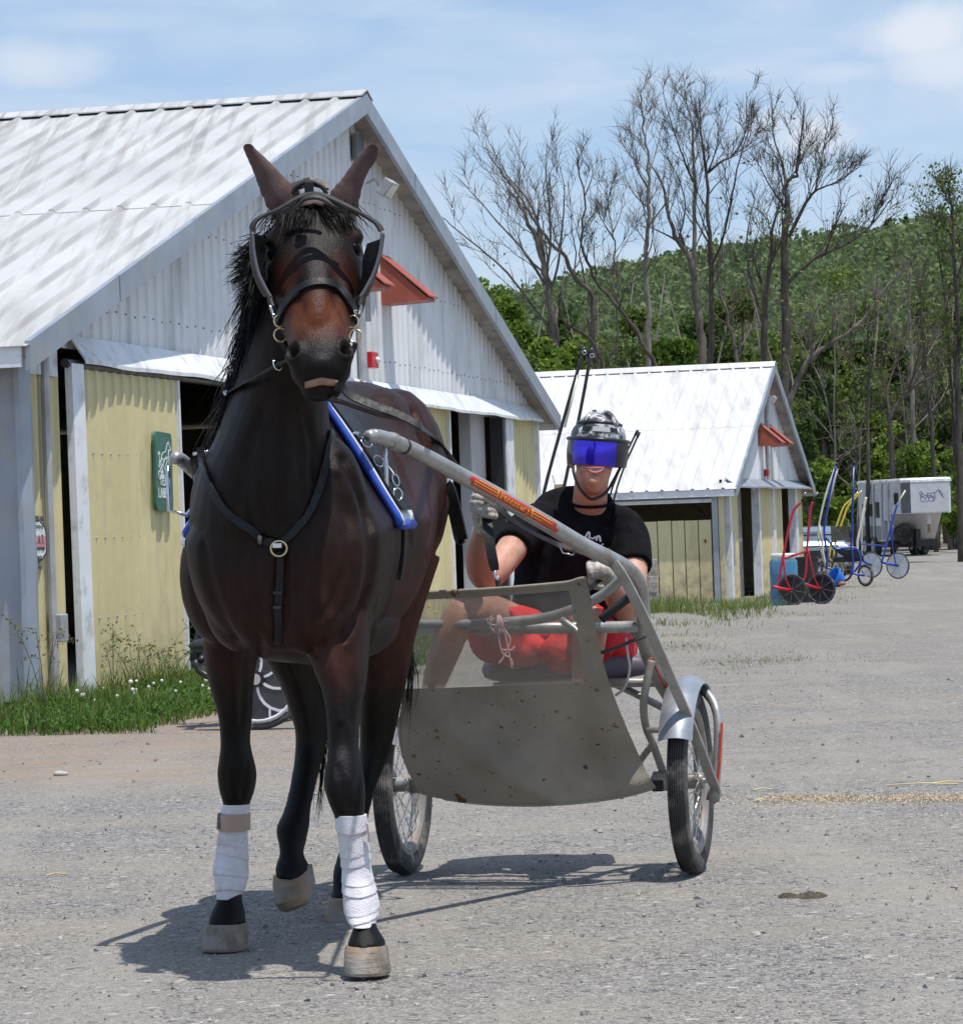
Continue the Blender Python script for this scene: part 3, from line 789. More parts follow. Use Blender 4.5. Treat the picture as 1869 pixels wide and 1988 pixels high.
# ------------------------------------------------------------------ signs on the big barn
def stroke(mb, fn, pts, w, lift=0.0):
    """thin raised painted line through 2D points (a, b) mapped by fn(a, b, out)"""
    for i in range(len(pts)-1):
        (a0, c0), (a1, c1) = pts[i], pts[i+1]
        d = math.hypot(a1-a0, c1-c0)
        if d < 1e-6: continue
        ux, uy = (a1-a0)/d, (c1-c0)/d; px, py = -uy*w/2, ux*w/2; e = w*0.3
        q = [(a0-ux*e+px, c0-uy*e+py), (a0-ux*e-px, c0-uy*e-py), (a1+ux*e-px, c1+uy*e-py), (a1+ux*e+px, c1+uy*e+py)]
        mb.add([fn(x, y, lift) for x, y in q] + [fn(x, y, lift+0.0015+0.0002*i) for x, y in q], [(4,5,6,7), (0,4,7,3), (1,2,6,5), (0,1,5,4), (3,7,6,2)])
GLYPH = {
 'T': [[(0,1),(.8,1)],[(.4,1),(.4,0)]], 'E': [[(.8,1),(.1,1),(.1,0),(.8,0)],[(.1,.5),(.6,.5)]], 'A': [[(0,0),(.4,1),(.8,0)],[(.15,.38),(.65,.38)]],
 'M': [[(0,0),(.1,1),(.45,.3),(.8,1),(.9,0)]], 'L': [[(.1,1),(.1,0),(.75,0)]], 'B': [[(.1,0),(.1,1),(.6,.95),(.65,.6),(.1,.52),(.7,.45),(.72,.06),(.1,0)]],
 'R': [[(.1,0),(.1,1),(.6,.95),(.65,.6),(.1,.5),(.75,0)]], 'S': [[(.75,.9),(.4,1),(.1,.8),(.2,.55),(.6,.45),(.75,.2),(.4,0),(.05,.12)]],
 'W': [[(0,1),(.2,0),(.45,.7),(.7,0),(.9,1)]], 'N': [[(.1,0),(.1,1),(.75,0),(.75,1)]], 'I': [[(.4,0),(.4,1)]], 'G': [[(.75,.85),(.4,1),(.08,.7),(.08,.3),(.4,0),(.75,.2),(.75,.5),(.45,.5)]],
 'P': [[(.1,0),(.1,1),(.6,.95),(.68,.65),(.1,.48)]], 'O': [[(.4,1),(.08,.7),(.08,.3),(.4,0),(.72,.3),(.72,.7),(.4,1)]], 'C': [[(.75,.85),(.4,1),(.08,.7),(.08,.3),(.4,0),(.75,.15)]],
 'D': [[(.1,0),(.1,1),(.5,.9),(.75,.5),(.5,.1),(.1,0)]], 'Y': [[(0,1),(.4,.5),(.8,1)],[(.4,.5),(.4,0)]], 'V': [[(0,1),(.4,0),(.8,1)]], 'U': [[(.1,1),(.1,.2),(.4,0),(.7,.2),(.7,1)]],
 '.': [[(.35,0),(.45,0.02)]], ' ': [], '&': [[(.8,0),(.2,.75),(.4,1),(.55,.75),(.1,.3),(.3,0),(.7,.4)]],
 'e': [[(.1,.35),(.65,.35),(.6,.62),(.35,.72),(.1,.5),(.12,.15),(.4,0),(.65,.12)]], 'n': [[(.1,0),(.1,.7)],[(.1,.5),(.4,.7),(.62,.5),(.62,0)]],
 's': [[(.6,.62),(.3,.7),(.1,.52),(.55,.3),(.55,.08),(.3,0),(.05,.1)]], 'b': [[(.1,1),(.1,0),(.5,0),(.68,.35),(.5,.68),(.1,.6)]], 'u': [[(.1,.7),(.1,.15),(.35,0),(.6,.2),(.6,.7)],[(.6,.2),(.62,0)]],
 'r': [[(.1,0),(.1,.7)],[(.1,.45),(.3,.68),(.55,.65)]], 'y': [[(.08,.7),(.32,.05)],[(.62,.7),(.2,-.3)]], 'f': [[(.2,0),(.2,.8),(.4,1),(.6,.95)],[(0,.6),(.5,.6)]],
}
def text(mb, fn, s, a, c, w, h, lw, lift=0.0):
    for ch in s:
        for st in GLYPH.get(ch, []):
            stroke(mb, fn, [(a + x*w, c + y*h) for x, y in st], lw, lift)
        a += w*1.12
def sign_frame(tc, hc, out, tilt):
    ct, st = math.cos(tilt), math.sin(tilt)
    def fn(a, c, lift=0.0):
        return b1.W(tc + a*ct - c*st, out + lift, hc + c*ct + a*st)
    return fn
def build_green_sign():
    o = 0.125
    (t0, h0), (t1, h1) = b1.hit(296, 838, o), b1.hit(336, 992, o)
    tc, hc = (t0+t1)/2, (h0+h1)/2; w = 0.43; h = (h0-h1)*1.0
    fn = sign_frame(tc, hc, o, -0.03)
    root = thing('hanging_sign', 'tall narrow dark green sign with white horse and cart drawing on the yellow sliding door', 'sign', b1.W(tc, o, hc))
    mb = MB(); r = 0.05; ring = []
    for cx, cy, a0 in ((w/2-r, h/2-r, 0), (-w/2+r, h/2-r, 90), (-w/2+r, -h/2+r, 180), (w/2-r, -h/2+r, 270)):
        for k in range(5): ring.append((cx + r*math.cos(R(a0+k*22.5)), cy + r*math.sin(R(a0+k*22.5))))
    mb.loft([[fn(x, y, -0.012) for x, y in ring], [fn(x, y, 0.012) for x, y in ring]])
    mb.build('board', M('green_sign_paint', (0.028, 0.125, 0.085), 0.4, var=0.12, dirt=((0.10,0.17,0.14), 0.3, 9)), root)
    white = M('white_sign_paint', (0.74, 0.78, 0.76), 0.5, var=0.05)
    mb = MB(); f2 = lambda a, c, l=0.0: fn(a*.92, c*h*.98, 0.0125 + l)
    text(mb, f2, 'TEAM', -0.125, -0.175, 0.060, 0.115, 0.017)
    text(mb, f2, 'LABEAL', -0.175, -0.335, 0.054, 0.115, 0.016)
    mb.build('lettering', white, root)
    mb = MB()
    horse = [[(.05,.26),(.09,.36),(.13,.39),(.16,.33),(.19,.31),(.175,.285),(.14,.29),(.12,.22),(.13,.15)], [(.05,.26),(-.02,.25),(-.07,.2),(-.09,.12)], [(-.06,.17),(.0,.16),(.07,.17),(.12,.2)],
             [(.12,.16),(.15,.08),(.10,.0),(.09,-.06)], [(.09,.15),(.04,.07),(.07,-.01),(.12,-.06)], [(-.07,.17),(-.10,.08),(-.05,.02),(-.06,-.05)], [(-.04,.16),(-.02,.07),(.02,.02)],
             [(.06,.2),(-.05,.08),(-.13,.0)], [(-.16,.22),(-.12,.14),(-.15,.06),(-.09,.03)], [(-.16,.22),(-.135,.25),(-.11,.22),(-.16,.22)], [(-.09,.12),(-.14,.13)]]
    for st in horse: stroke(mb, f2, st, 0.013)
    for cx, cy in ((-.13, -.05), (-.055, -.045)):
        stroke(mb, f2, [(cx+.035*math.cos(k*math.pi/6), cy+.055*math.sin(k*math.pi/6)) for k in range(13)], 0.011)
    mb.build('emblem', white, root)
build_green_sign()
def build_stat_sign():
    o = 0.035
    tc, hc = b1.hit(71, 1049, o); fn = sign_frame(tc, hc, o, -0.02)
    h = abs(b1.hit(71, 1008, o)[1] - b1.hit(71, 1091, o)[1]); w = 0.39
    root = thing('warning_sign', 'small scalloped white and red warning sign by the conduit on the big barn', 'sign', b1.W(tc, o, hc))
    half = [(0,.46),(.12,.5),(.2,.44),(.33,.40),(.46,.27),(.5,.1),(.5,-.22),(.46,-.33),(.33,-.40),(.26,-.46),(.1,-.5),(0,-.5)]
    ring = half + [(-x, y) for x, y in half[-2:0:-1]]
    black = M('black_sign_edge', (0.015,0.015,0.02), 0.5); white = M('white_sign_face', (0.72,0.74,0.73), 0.5); red = M('faded_red_sign', (0.62,0.25,0.24), 0.5)
    mb = MB(); mb.loft([[fn(x*w, y*h, -0.008) for x, y in ring], [fn(x*w, y*h, 0.006) for x, y in ring]]); mb.build('backing', black, root)
    mb = MB(); mb.loft([[fn(x*w*.84, y*h*.9, 0.006) for x, y in ring], [fn(x*w*.84, y*h*.9, 0.010) for x, y in ring]]); mb.build('face', white, root)
    mb = MB(); q = [(-.415,.1),(.415,.1),(.42,-.17),(-.42,-.17)]; mb.loft([[fn(x*w, y*h, 0.010) for x, y in q], [fn(x*w, y*h, 0.0125) for x, y in q]]); mb.build('red_band', red, root)
    mb = MB(); f2 = lambda a, c, l=0.0: fn(a, c, 0.0128 + l)
    text(mb, f2, 'WARNING', -.115, .135, .030, .035, .009); text(mb, f2, 'PROTECTED BY', -.105, .085, .016, .022, .004)
    text(mb, f2, 'S.T.A.T.', -.135, -.02, .031, .055, .010); text(mb, f2, 'COMMUNICATIONS', -.13, -.07, .0165, .022, .005)
    text(mb, f2, 'SECURITY', -.085, -.135, .018, .022, .005); text(mb, f2, 'BY', -.02, -.165, .018, .018, .004); text(mb, f2, 'VIDEO', -.045, -.205, .018, .02, .005)
    mb.build('lettering', M('dark_sign_ink', (0.06,0.06,0.08), 0.6), root)
build_stat_sign()
# ------------------------------------------------------------------ horse
YAW = R(7)
H_F = V((-math.sin(YAW), -math.cos(YAW), 0))      # the way the horse faces
H_L = V((math.cos(YAW), -math.sin(YAW), 0))       # the horse's own left
H_O = V((-0.516, 9.3, 0))
def H(l, b, z): return H_O + H_L*l - H_F*b + V((0,0,z))
horse = thing('horse', 'dark bay harness horse with brown ear covers and white leg wraps walking towards the viewer', 'horse', H(0,0,0))
def px_rings(tbl, sub=4, n=18, e=2.2, fb=None):
    """rows (uL, uR, v, D, half depth) -> rings"""
    fb = fb or -H_F; out = []
    for r in rows(tbl, sub):
        a, b = P(r[0], r[2], r[3]), P(r[1], r[2], r[3])
        out.append(ell((a+b)/2, (b-a)/2, fb*r[4], n, e))
    return out
LEGS = {
 'lf': [(585,728,1090,9.05,.15),(596,722,1180,8.98,.14),(600,716,1250,8.95,.115),(608,714,1295,8.92,.10),(626,708,1340,8.89,.08),(634,698,1390,8.86,.066),(637,696,1440,8.84,.058),(634,701,1480,8.81,.06),(628,708,1518,8.79,.064),(637,709,1556,8.78,.054),(650,707,1588,8.78,.046),(660,709,1640,8.79,.040),(667,715,1690,8.79,.041),(670,729,1738,8.77,.054),(677,728,1775,8.74,.048),(686,731,1800,8.72,.044),(675,748,1828,8.70,.058),(673,750,1842,8.69,.062)],
 'rf': [(388,520,1080,9.28,.15),(393,524,1170,9.30,.14),(396,512,1235,9.32,.125),(400,496,1290,9.34,.10),(410,491,1340,9.36,.08),(424,489,1390,9.38,.064),(429,485,1440,9.39,.057),(425,493,1478,9.39,.06),(422,498,1502,9.40,.063),(426,494,1535,9.41,.055),(434,484,1565,9.42,.046),(436,479,1610,9.43,.040),(432,475,1655,9.44,.041),(424,478,1695,9.43,.054),(424,469,1738,9.41,.045),(411,475,1770,9.38,.054),(401,478,1795,9.36,.060)],
 'rh': [(420,660,1080,10.10,.24),(455,640,1180,10.0,.20),(505,622,1262,10.0,.15),(545,624,1330,10.03,.11),(564,634,1385,10.05,.085),(574,637,1420,10.06,.075),(573,629,1462,10.03,.062),(562,613,1528,9.90,.045),(549,603,1578,9.80,.045),(536,600,1608,9.76,.054),(541,593,1640,9.72,.045),(543,589,1660,9.70,.042),(534,602,1685,9.68,.055),(536,603,1705,9.67,.058)],
 'lh': [(600,855,1080,10.35,.26),(640,828,1160,10.32,.22),(682,803,1242,10.32,.17),(697,793,1300,10.36,.13),(697,782,1350,10.42,.10),(699,770,1405,10.48,.085),(699,758,1455,10.50,.078),(698,743,1495,10.47,.065),(690,728,1535,10.40,.05),(677,716,1585,10.30,.042),(660,703,1645,10.18,.041),(647,695,1690,10.10,.052),(646,690,1720,10.06,.044),(640,697,1746,10.01,.055)],
}
def head_frame():
    q0, q1 = P(604,392,8.68), P(622,712,8.33)
    e1 = (q1-q0); ln = e1.length; e1 /= ln
    e2 = CAM_R @ V((1,0,0)); e2 = (e2 - e1*e2.dot(e1)).normalized()
    e3 = e2.cross(e1); 
    if e3.y > 0: e3 = -e3
    return q0, e1, e2, e3, ln
HQ, HE1, HE2, HE3, HLN = head_frame()
def HP(s, l, f): return HQ + HE1*(s*HLN) + HE2*l + HE3*f
def build_horse_body():
    mb = MB()
    # trunk
    T = [(-.53,1.19,.10,.16,.3),(-.49,1.18,.20,.26,.4),(-.40,1.20,.265,.32,.5),(-.28,1.22,.285,.37,.58),(-.10,1.24,.28,.40,.62),(.10,1.25,.285,.385,.55),(.40,1.24,.305,.385,.38),(.62,1.27,.298,.375,.28),(.85,1.33,.282,.36,.12),(1.02,1.35,.272,.33,.05),(1.16,1.33,.235,.27,0),(1.24,1.31,.15,.19,0),(1.28,1.31,.06,.08,0)]
    rings = []
    for b, zc, w, h, egg in rows(T, 4):
        ring = []
        for k in range(32):
            t = 2*math.pi*k/32; ct, st = math.cos(t), math.sin(t)
            x = w*math.copysign(abs(ct)**.9, ct); z = h*math.copysign(abs(st)**.9, st)
            if z > 0: x *= 1 - egg*(z/h)**.8
            ring.append(H(x, b, zc+z))
        rings.append(ring)
    mb.loft(rings)
    # neck, from the chest up to the poll
    NK = [(522,1010,9.02,.225,.26),(527,930,9.00,.205,.25),(534,850,8.98,.162,.235),(546,760,8.94,.132,.205),(562,670,8.88,.112,.18),(580,580,8.82,.098,.155),(594,500,8.77,.09,.14),(602,440,8.73,.082,.11),(604,405,8.71,.06,.07)]
    rings = []; prev = None
    for u, v, D, w, th in rows(NK, 4):
        c = P(u, v, D); rings.append((c, w, th))
    rr = []
    for i, (c, w, th) in enumerate(rings):
        t = (rings[min(i+1, len(rings)-1)][0] - rings[max(i-1,0)][0]).normalized()
        x = HE2 - t*HE2.dot(t); x.normalize(); y = t.cross(x)
        rr.append(ell(c, x*w, y*th, 24, 2.1))
    mb.loft(rr)
    # shoulders, breast and haunch muscle
    for (u, v, D, r) in ((455,1010,9.06,(.13,.15,.24)),(640,1010,8.96,(.115,.15,.24)),(470,1165,8.98,(.11,.12,.15)),(598,1165,8.88,(.115,.12,.15)),(425,1120,9.2,(.115,.14,.2)),(668,1110,9.05,(.115,.14,.2)),
                         (545,1010,8.86,(.10,.09,.16)), (535,1215,9.0,(.12,.12,.07))):
        mb.ball(P(u,v,D), V(r), 16, 10)
    mb.ball(H(.13,1.0,1.36), V((.17,.27,.31)), 16, 10); mb.ball(H(-.13,1.0,1.36), V((.17,.27,.31)), 16, 10)
    mb.ball(H(.10,.86,1.5), V((.12,.24,.17)), 16, 10); mb.ball(H(-.10,.86,1.5), V((.12,.24,.17)), 16, 10)
    mb.ball(H(0,-.02,1.58), V((.075,.28,.09)), 14, 8)
    mb.ball(H(0,.35,.93), V((.22,.5,.12)), 16, 8)
    for k, tbl in LEGS.items():
        mb.loft(px_rings(tbl))
    # head
    HD = [(-.10,.055,.05,-.085),(-.03,.085,.085,-.085),(.06,.103,.105,-.085),(.16,.130,.118,-.090),(.26,.136,.130,-.10),(.36,.131,.138,-.115),(.46,.119,.135,-.12),(.56,.105,.118,-.108),(.66,.091,.097,-.09),(.76,.081,.083,-.078),(.84,.078,.075,-.072),(.90,.081,.070,-.07),(.95,.077,.058,-.068),(.985,.058,.042,-.068),(1.0,.03,.022,-.068)]
    rings = []
    for s_, w, th, f in rows(HD, 4):
        rings.append(ell(HP(s_, 0, f), HE2*w, HE3*th, 26, 2.35))
    mb.loft(rings)
    # lower jaw, chin and lips
    rings = []
    for s_, w, th, f in rows([(.32,.06,.05,-.21),(.5,.062,.05,-.20),(.68,.052,.042,-.165),(.84,.05,.036,-.135),(.94,.053,.036,-.117),(.995,.055,.034,-.104),(1.028,.049,.027,-.097),(1.048,.028,.015,-.093)], 3):
        rings.append(ell(HP(s_, 0, f), HE2*w, HE3*th, 18, 2.2))
    mb.loft(rings)
    # brow ridges, cheeks, nostril wings, upper lip
    mt = Matrix((HE2, HE3, HE1)).transposed()
    for s_, l, f, r in ((.20,.108,-.035,(.032,.030,.048)),(.20,-.108,-.035,(.032,.030,.048)),(.34,.100,-.13,(.038,.075,.10)),(.34,-.100,-.13,(.038,.075,.10)),
                        (.50,.062,-.03,(.032,.025,.10)),(.50,-.062,-.03,(.032,.025,.10)),(.42,0,0.012,(.045,.022,.20)),
                        (.875,.062,-.032,(.032,.038,.040)),(.875,-.062,-.032,(.032,.038,.040)),(.94,0,-.032,(.052,.030,.032)),(.975,0,-.05,(.05,.028,.024))):
        mb.ball(HP(s_, l, f), V(r), 14, 10, mt)
    me = shell_mesh(mb, 0.0095, 7, 'horse_body')
    # hollow the nostrils, eye sockets and mouth
    n = len(me.vertices); co = np.empty(n*3); me.vertices.foreach_get('co', co); co = co.reshape(-1,3)
    def dent(c, rad, push):
        d = np.linalg.norm((co - np.array(c))/np.array(rad), axis=1); w = np.clip(1-d, 0, 1); w = w*w*(3-2*w)
        co[:] += w[:,None]*np.array(push)
        return w
    for sg in (1, -1):
        dent(HP(.885, sg*.076, .0), (.024,.055,.028), -HE3*.045 - HE2*sg*.02)
        dent(HP(.245, sg*.126, -.035), (.030,.055,.036), -HE2*sg*.022 - HE3*.012)
    dent(HP(.982, 0, -.06), (.055,.06,.012), -HE3*.05)
    # grooves and cords between the muscles, pressed along lines on the skin
    me.vertices.foreach_set('co', co.ravel()); me.update()
    bv = BVHTree.FromPolygons([v.co.copy() for v in me.vertices], [tuple(p.vertices) for p in me.polygons])
    nor = np.empty(n*3); me.vertices.foreach_get('normal', nor); nor = nor.reshape(-1,3)
    for line, wid, dep in (([(548,1075),(545,1130),(541,1190),(538,1250)],.030,-.020),([(505,800),(482,870),(468,940),(478,1010),(505,1050)],.026,-.013),([(592,800),(612,880),(616,950),(596,1010)],.024,-.011),
        ([(668,890),(700,960),(722,1040),(722,1110),(702,1180),(668,1240)],.030,-.018),([(655,930),(672,1010),(676,1080),(655,1150),(625,1200)],.028,-.011),([(392,1060),(404,1130),(430,1200),(455,1240)],.028,-.012),
        ([(598,1150),(602,1210),(606,1270)],.024,-.014),([(496,1160),(500,1220),(506,1275)],.024,-.013),([(640,1250),(652,1320),(660,1400)],.018,.009),([(672,1260),(684,1330),(682,1400)],.015,-.008),([(448,1270),(452,1340),(455,1400)],.017,.008),([(476,1280),(474,1350),(470,1410)],.014,-.007),
        ([(543,770),(548,850),(552,930),(550,1000)],.022,.010),([(575,780),(582,850),(585,920)],.018,-.007),([(760,860),(790,950),(800,1050)],.04,-.012),([(800,800),(832,900),(840,1000),(828,1080)],.035,-.010),([(740,900),(770,1010),(765,1120),(745,1190)],.04,.010),
        ([(560,1290),(585,1350),(598,1420)],.018,.008),([(655,1490),(666,1530),(678,1570)],.014,-.006),([(700,1490),(694,1530),(690,1570)],.012,-.005),([(447,1480),(452,1520),(456,1550)],.013,.006),([(480,1480),(476,1520),(470,1550)],.011,-.005)):
        pts = []
        for q in catmull([(u, v, 0) for u, v in line], 10):
            h = bv.ray_cast(CAM_O, ray(q.x, q.y).normalized())
            if h[0] is not None: pts.append(np.array(h[0]))
        if not pts: continue
        best = np.full(n, 9.0); arr = np.array(pts); box = np.all((co > arr.min(0)-.12) & (co < arr.max(0)+.12), axis=1); idx = np.nonzero(box)[0]
        for k, q in enumerate(pts):
            e = 1 + 1.2*abs(k/len(pts)-.5)**2*4
            best[idx] = np.minimum(best[idx], np.linalg.norm(co[idx]-q, axis=1)/wid*e)
        w = np.exp(-best[idx]**2); co[idx] += nor[idx]*(w*dep)[:,None]
    me.vertices.foreach_set('co', co.ravel()); me.update()
    # coat colour by region of the body
    base = np.array((.0112,.0064,.0051)); col = np.tile(base, (n,1))
    def paint(c, rad, colr, amt):
        d = np.linalg.norm((co - np.array(c))/np.array(rad), axis=1); w = np.clip(1.25-d, 0, 1); w = (w*w*(3-2*w))*amt
        col[:] = col*(1-w[:,None]) + np.array(colr)*w[:,None]
    red = (.043,.0135,.0078); tan = (.115,.0365,.0165); blk = (.0050,.0044,.0046)
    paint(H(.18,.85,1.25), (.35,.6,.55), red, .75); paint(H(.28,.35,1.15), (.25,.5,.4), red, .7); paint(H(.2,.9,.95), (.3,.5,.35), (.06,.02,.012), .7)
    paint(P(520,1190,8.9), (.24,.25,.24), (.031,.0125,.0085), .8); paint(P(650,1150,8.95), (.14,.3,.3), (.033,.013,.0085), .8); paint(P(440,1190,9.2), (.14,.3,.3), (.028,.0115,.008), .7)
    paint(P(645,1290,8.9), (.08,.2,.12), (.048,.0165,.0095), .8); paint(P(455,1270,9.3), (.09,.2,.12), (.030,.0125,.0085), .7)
    paint(H(-.25,0,1.2), (.2,.5,.4), (.028,.012,.0085), .6)
    for k, vlo, vhi in (('lf',1330,1440),('rf',1310,1400),('rh',1290,1380),('lh',1310,1420)):
        tb = LEGS[k]
        for r in tb:
            if r[2] >= vlo:
                c = P((r[0]+r[1])/2, r[2], r[3]); w = min(1, (r[2]-vlo)/(vhi-vlo)+.15)
                paint(c, (.11,.12,.075), blk, w)
    paint(HP(.2,0,0), (.1,.1,.14), (.014,.011,.0105), .8)
    for sg in (1,-1):
        paint(HP(.44, sg*.075, -.01), (.055,.07,.08), (.040,.0135,.008), .85)
        paint(HP(.20, sg*.095, .0), (.035,.04,.03), (.07,.026,.014), .7)
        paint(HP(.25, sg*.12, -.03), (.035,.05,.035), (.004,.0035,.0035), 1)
    paint(HP(.42,0,.02), (.028,.05,.13), (.017,.0145,.0148), .9)
    paint(HP(.70,0,-.01), (.085,.09,.085), tan, .95); paint(HP(.70,.06,-.05), (.05,.07,.07), tan, .8); paint(HP(.70,-.06,-.05), (.05,.07,.07), tan, .8)
    paint(HP(.66,0,.0), (.022,.05,.05), (.07,.022,.012), .6)
    paint(HP(.96,0,-.05), (.12,.12,.085), (.0085,.0078,.008), 1.0)
    paint(HP(1.14,0,-.1), (.08,.09,.07), (.009,.008,.008), 1.0)
    a = me.attributes.new('coat', 'FLOAT_COLOR', 'POINT')
    a.data.foreach_set('color', np.concatenate([col, np.ones((n,1))], axis=1).astype(np.float32).ravel())
    # material
    m, nt, N, L, b = new_mat('bay_coat')
    at = N.new('ShaderNodeAttribute'); at.attribute_name = 'coat'
    vec = coords(nt, (1,1,0.35))
    f = noise_f(nt, vec, 38, 5, 0.65, 0.25, 0.75)
    dark = N.new('ShaderNodeMix'); dark.data_type = 'RGBA'; dark.blend_type = 'MULTIPLY'; dark.inputs['Factor'].default_value = 1.0
    L.new(at.outputs['Color'], dark.inputs['A'])
    L.new(mixc(nt, f, (0.5,0.5,0.5), (1.5,1.42,1.38)), dark.inputs['B'])
    L.new(dark.outputs['Result'], b.inputs['Base Color'])
    b.inputs['Roughness'].default_value = 0.44; b.inputs['Specular IOR Level'].default_value = 0.16
    h = noise_f(nt, coords(nt, (1,1,0.16)), 260, 3, 0.6, 0.2, 0.8)
    h2 = noise_f(nt, coords(nt, (1,1,0.5)), 16, 3, 0.5, 0.2, 0.8)
    ad = N.new('ShaderNodeMath'); ad.operation = 'MULTIPLY_ADD'; ad.inputs[1].default_value = 2.0
    L.new(h2, ad.inputs[0]); L.new(h, ad.inputs[2])
    add_bump(nt, b, ad.outputs[0], 0.35, 0.0035)
    body = link('body', me, m, horse, smooth=True)
    return body
BODY = build_horse_body()
BVH = BVHTree.FromPolygons([v.co.copy() for v in BODY.data.vertices], [tuple(p.vertices) for p in BODY.data.polygons])
def drape(pts, off=0.005, sub=4, miss_d=9.0):
    """line of view points laid on the horse's skin -> places and surface normals"""
    fine = catmull([(u, v, 0) for u, v in pts], sub); P_, N_ = [], []
    for q in fine:
        d = ray(q.x, q.y).normalized(); hit = BVH.ray_cast(CAM_O, d)
        if hit[0] is not None and (not P_ or (hit[0]-P_[-1]).length < 0.13):
            P_.append(hit[0] + hit[1]*off); N_.append(hit[1])
        elif P_:
            P_.append(P(q.x, q.y, P_[-1].y)); N_.append(N_[-1])
        else:
            P_.append(P(q.x, q.y, miss_d)); N_.append(V((0,-1,0)))
    # keep the strap from sinking into hollows
    for _ in range(2):
        for i in range(1, len(P_)-1):
            mid = (P_[i-1]+P_[i+1])/2
            if (mid-P_[i]).dot(N_[i]) > 0: P_[i] = P_[i].lerp(mid, 0.5)
    return P_, N_
MAT_LEATHER = M('black_leather', (0.012,0.012,0.0135), 0.5, var=0.35, vs=30, bump=0.12, bs=300, spec=0.3)
MAT_LEATHER2 = M('worn_dark_leather', (0.035,0.03,0.028), 0.5, var=0.35, vs=25, bump=0.12, bs=300)
MAT_CHROME = M('steel', (0.68,0.68,0.70), 0.18, metal=1.0, var=0.05)
MAT_BRASS = M('brass', (0.70,0.60,0.36), 0.22, metal=1.0, var=0.08)
MAT_HAIR = M('black_hair', (0.009,0.0078,0.0078), 0.55, var=0.4, vs=40, spec=0.18)
MAT_BLUE_PAD = M('blue_binding', (0.025,0.085,0.50), 0.5, var=0.15, vs=30)
MAT_WHITE_PAD = M('white_piping', (0.72,0.74,0.76), 0.5, var=0.05)
MAT_EARCLOTH = M('brown_stretch_cloth', (0.105,0.062,0.056), 0.85, var=0.2, vs=20, bump=0.25, bs=250)
MAT_WRAP = M('white_fleece_wrap', (0.72,0.70,0.74), 0.95, var=0.07, vs=25, bump=0.5, bs=260, dirt=((0.5,0.47,0.46),0.25,14))
MAT_HORN = None
def horn_material():
    m, nt, N, L, b = new_mat('hoof_horn')
    vec = coords(nt, (1,1,0.35)); f = noise_f(nt, vec, 30, 5, 0.65, 0.3, 0.7)
    c = mixc(nt, f, (0.09,0.075,0.06), (0.27,0.215,0.155))
    f2 = noise_f(nt, coords(nt), 12, 5, 0.6, 0.48, 0.62)
    c = mixc(nt, f2, c, (0.22,0.20,0.18))
    c = mixc(nt, noise_f(nt, coords(nt, (.6,.6,1)), 9, 4, .5, .52, .68), c, (0.30,0.17,0.08))
    L.new(c, b.inputs['Base Color']); b.inputs['Roughness'].default_value = 0.6
    h = noise_f(nt, coords(nt, (0.25,0.25,1)), 90, 4); add_bump(nt, b, h, 0.4, 0.004)
    return m
MAT_HORN = horn_material()
def build_hooves():
    def hoof(rows_, tilt=None):
        rings = []
        for uL, uR, v, D, hb in rows_:
            a, b = P(uL, v, D), P(uR, v, D); c = (a+b)/2
            rings.append(ell(c, (b-a)/2, -H_F*hb, 24, 2.3))
        MB().loft(rings).build('hoof', MAT_HORN, horse, angle=35)
    hoof([(674,749,1834,8.70,.062),(670,753,1840,8.695,.066),(669,755,1866,8.68,.072),(668,758,1884,8.67,.077),(669,757,1890,8.67,.076)])
    hoof([(400,478,1792,9.36,.061),(398,481,1797,9.355,.066),(394,480,1822,9.34,.071),(391,480,1838,9.33,.076),(392,479,1843,9.33,.075)])
    hoof([(639,698,1742,10.01,.056),(637,700,1746,10.0,.06),(632,704,1770,9.985,.066),(629,707,1786,9.975,.07),(630,706,1790,9.975,.069)])
    # the lifted hind hoof, toe down and tipped
    rings = []
    for (x0,y0),(x1,y1),D,hb in (((531,1700),(605,1678),9.70,.056),((530,1714),(607,1688),9.685,.062),((531,1738),(611,1712),9.66,.066),((534,1756),(610,1732),9.645,.066),((545,1768),(604,1748),9.64,.055),((556,1771),(594,1758),9.64,.03)):
        a, b = P(x0,y0,D), P(x1,y1,D); rings.append(ell((a+b)/2, (b-a)/2, -H_F*hb, 24, 2.2))
    MB().loft(rings).build('hoof', MAT_HORN, horse, angle=40)
build_hooves()
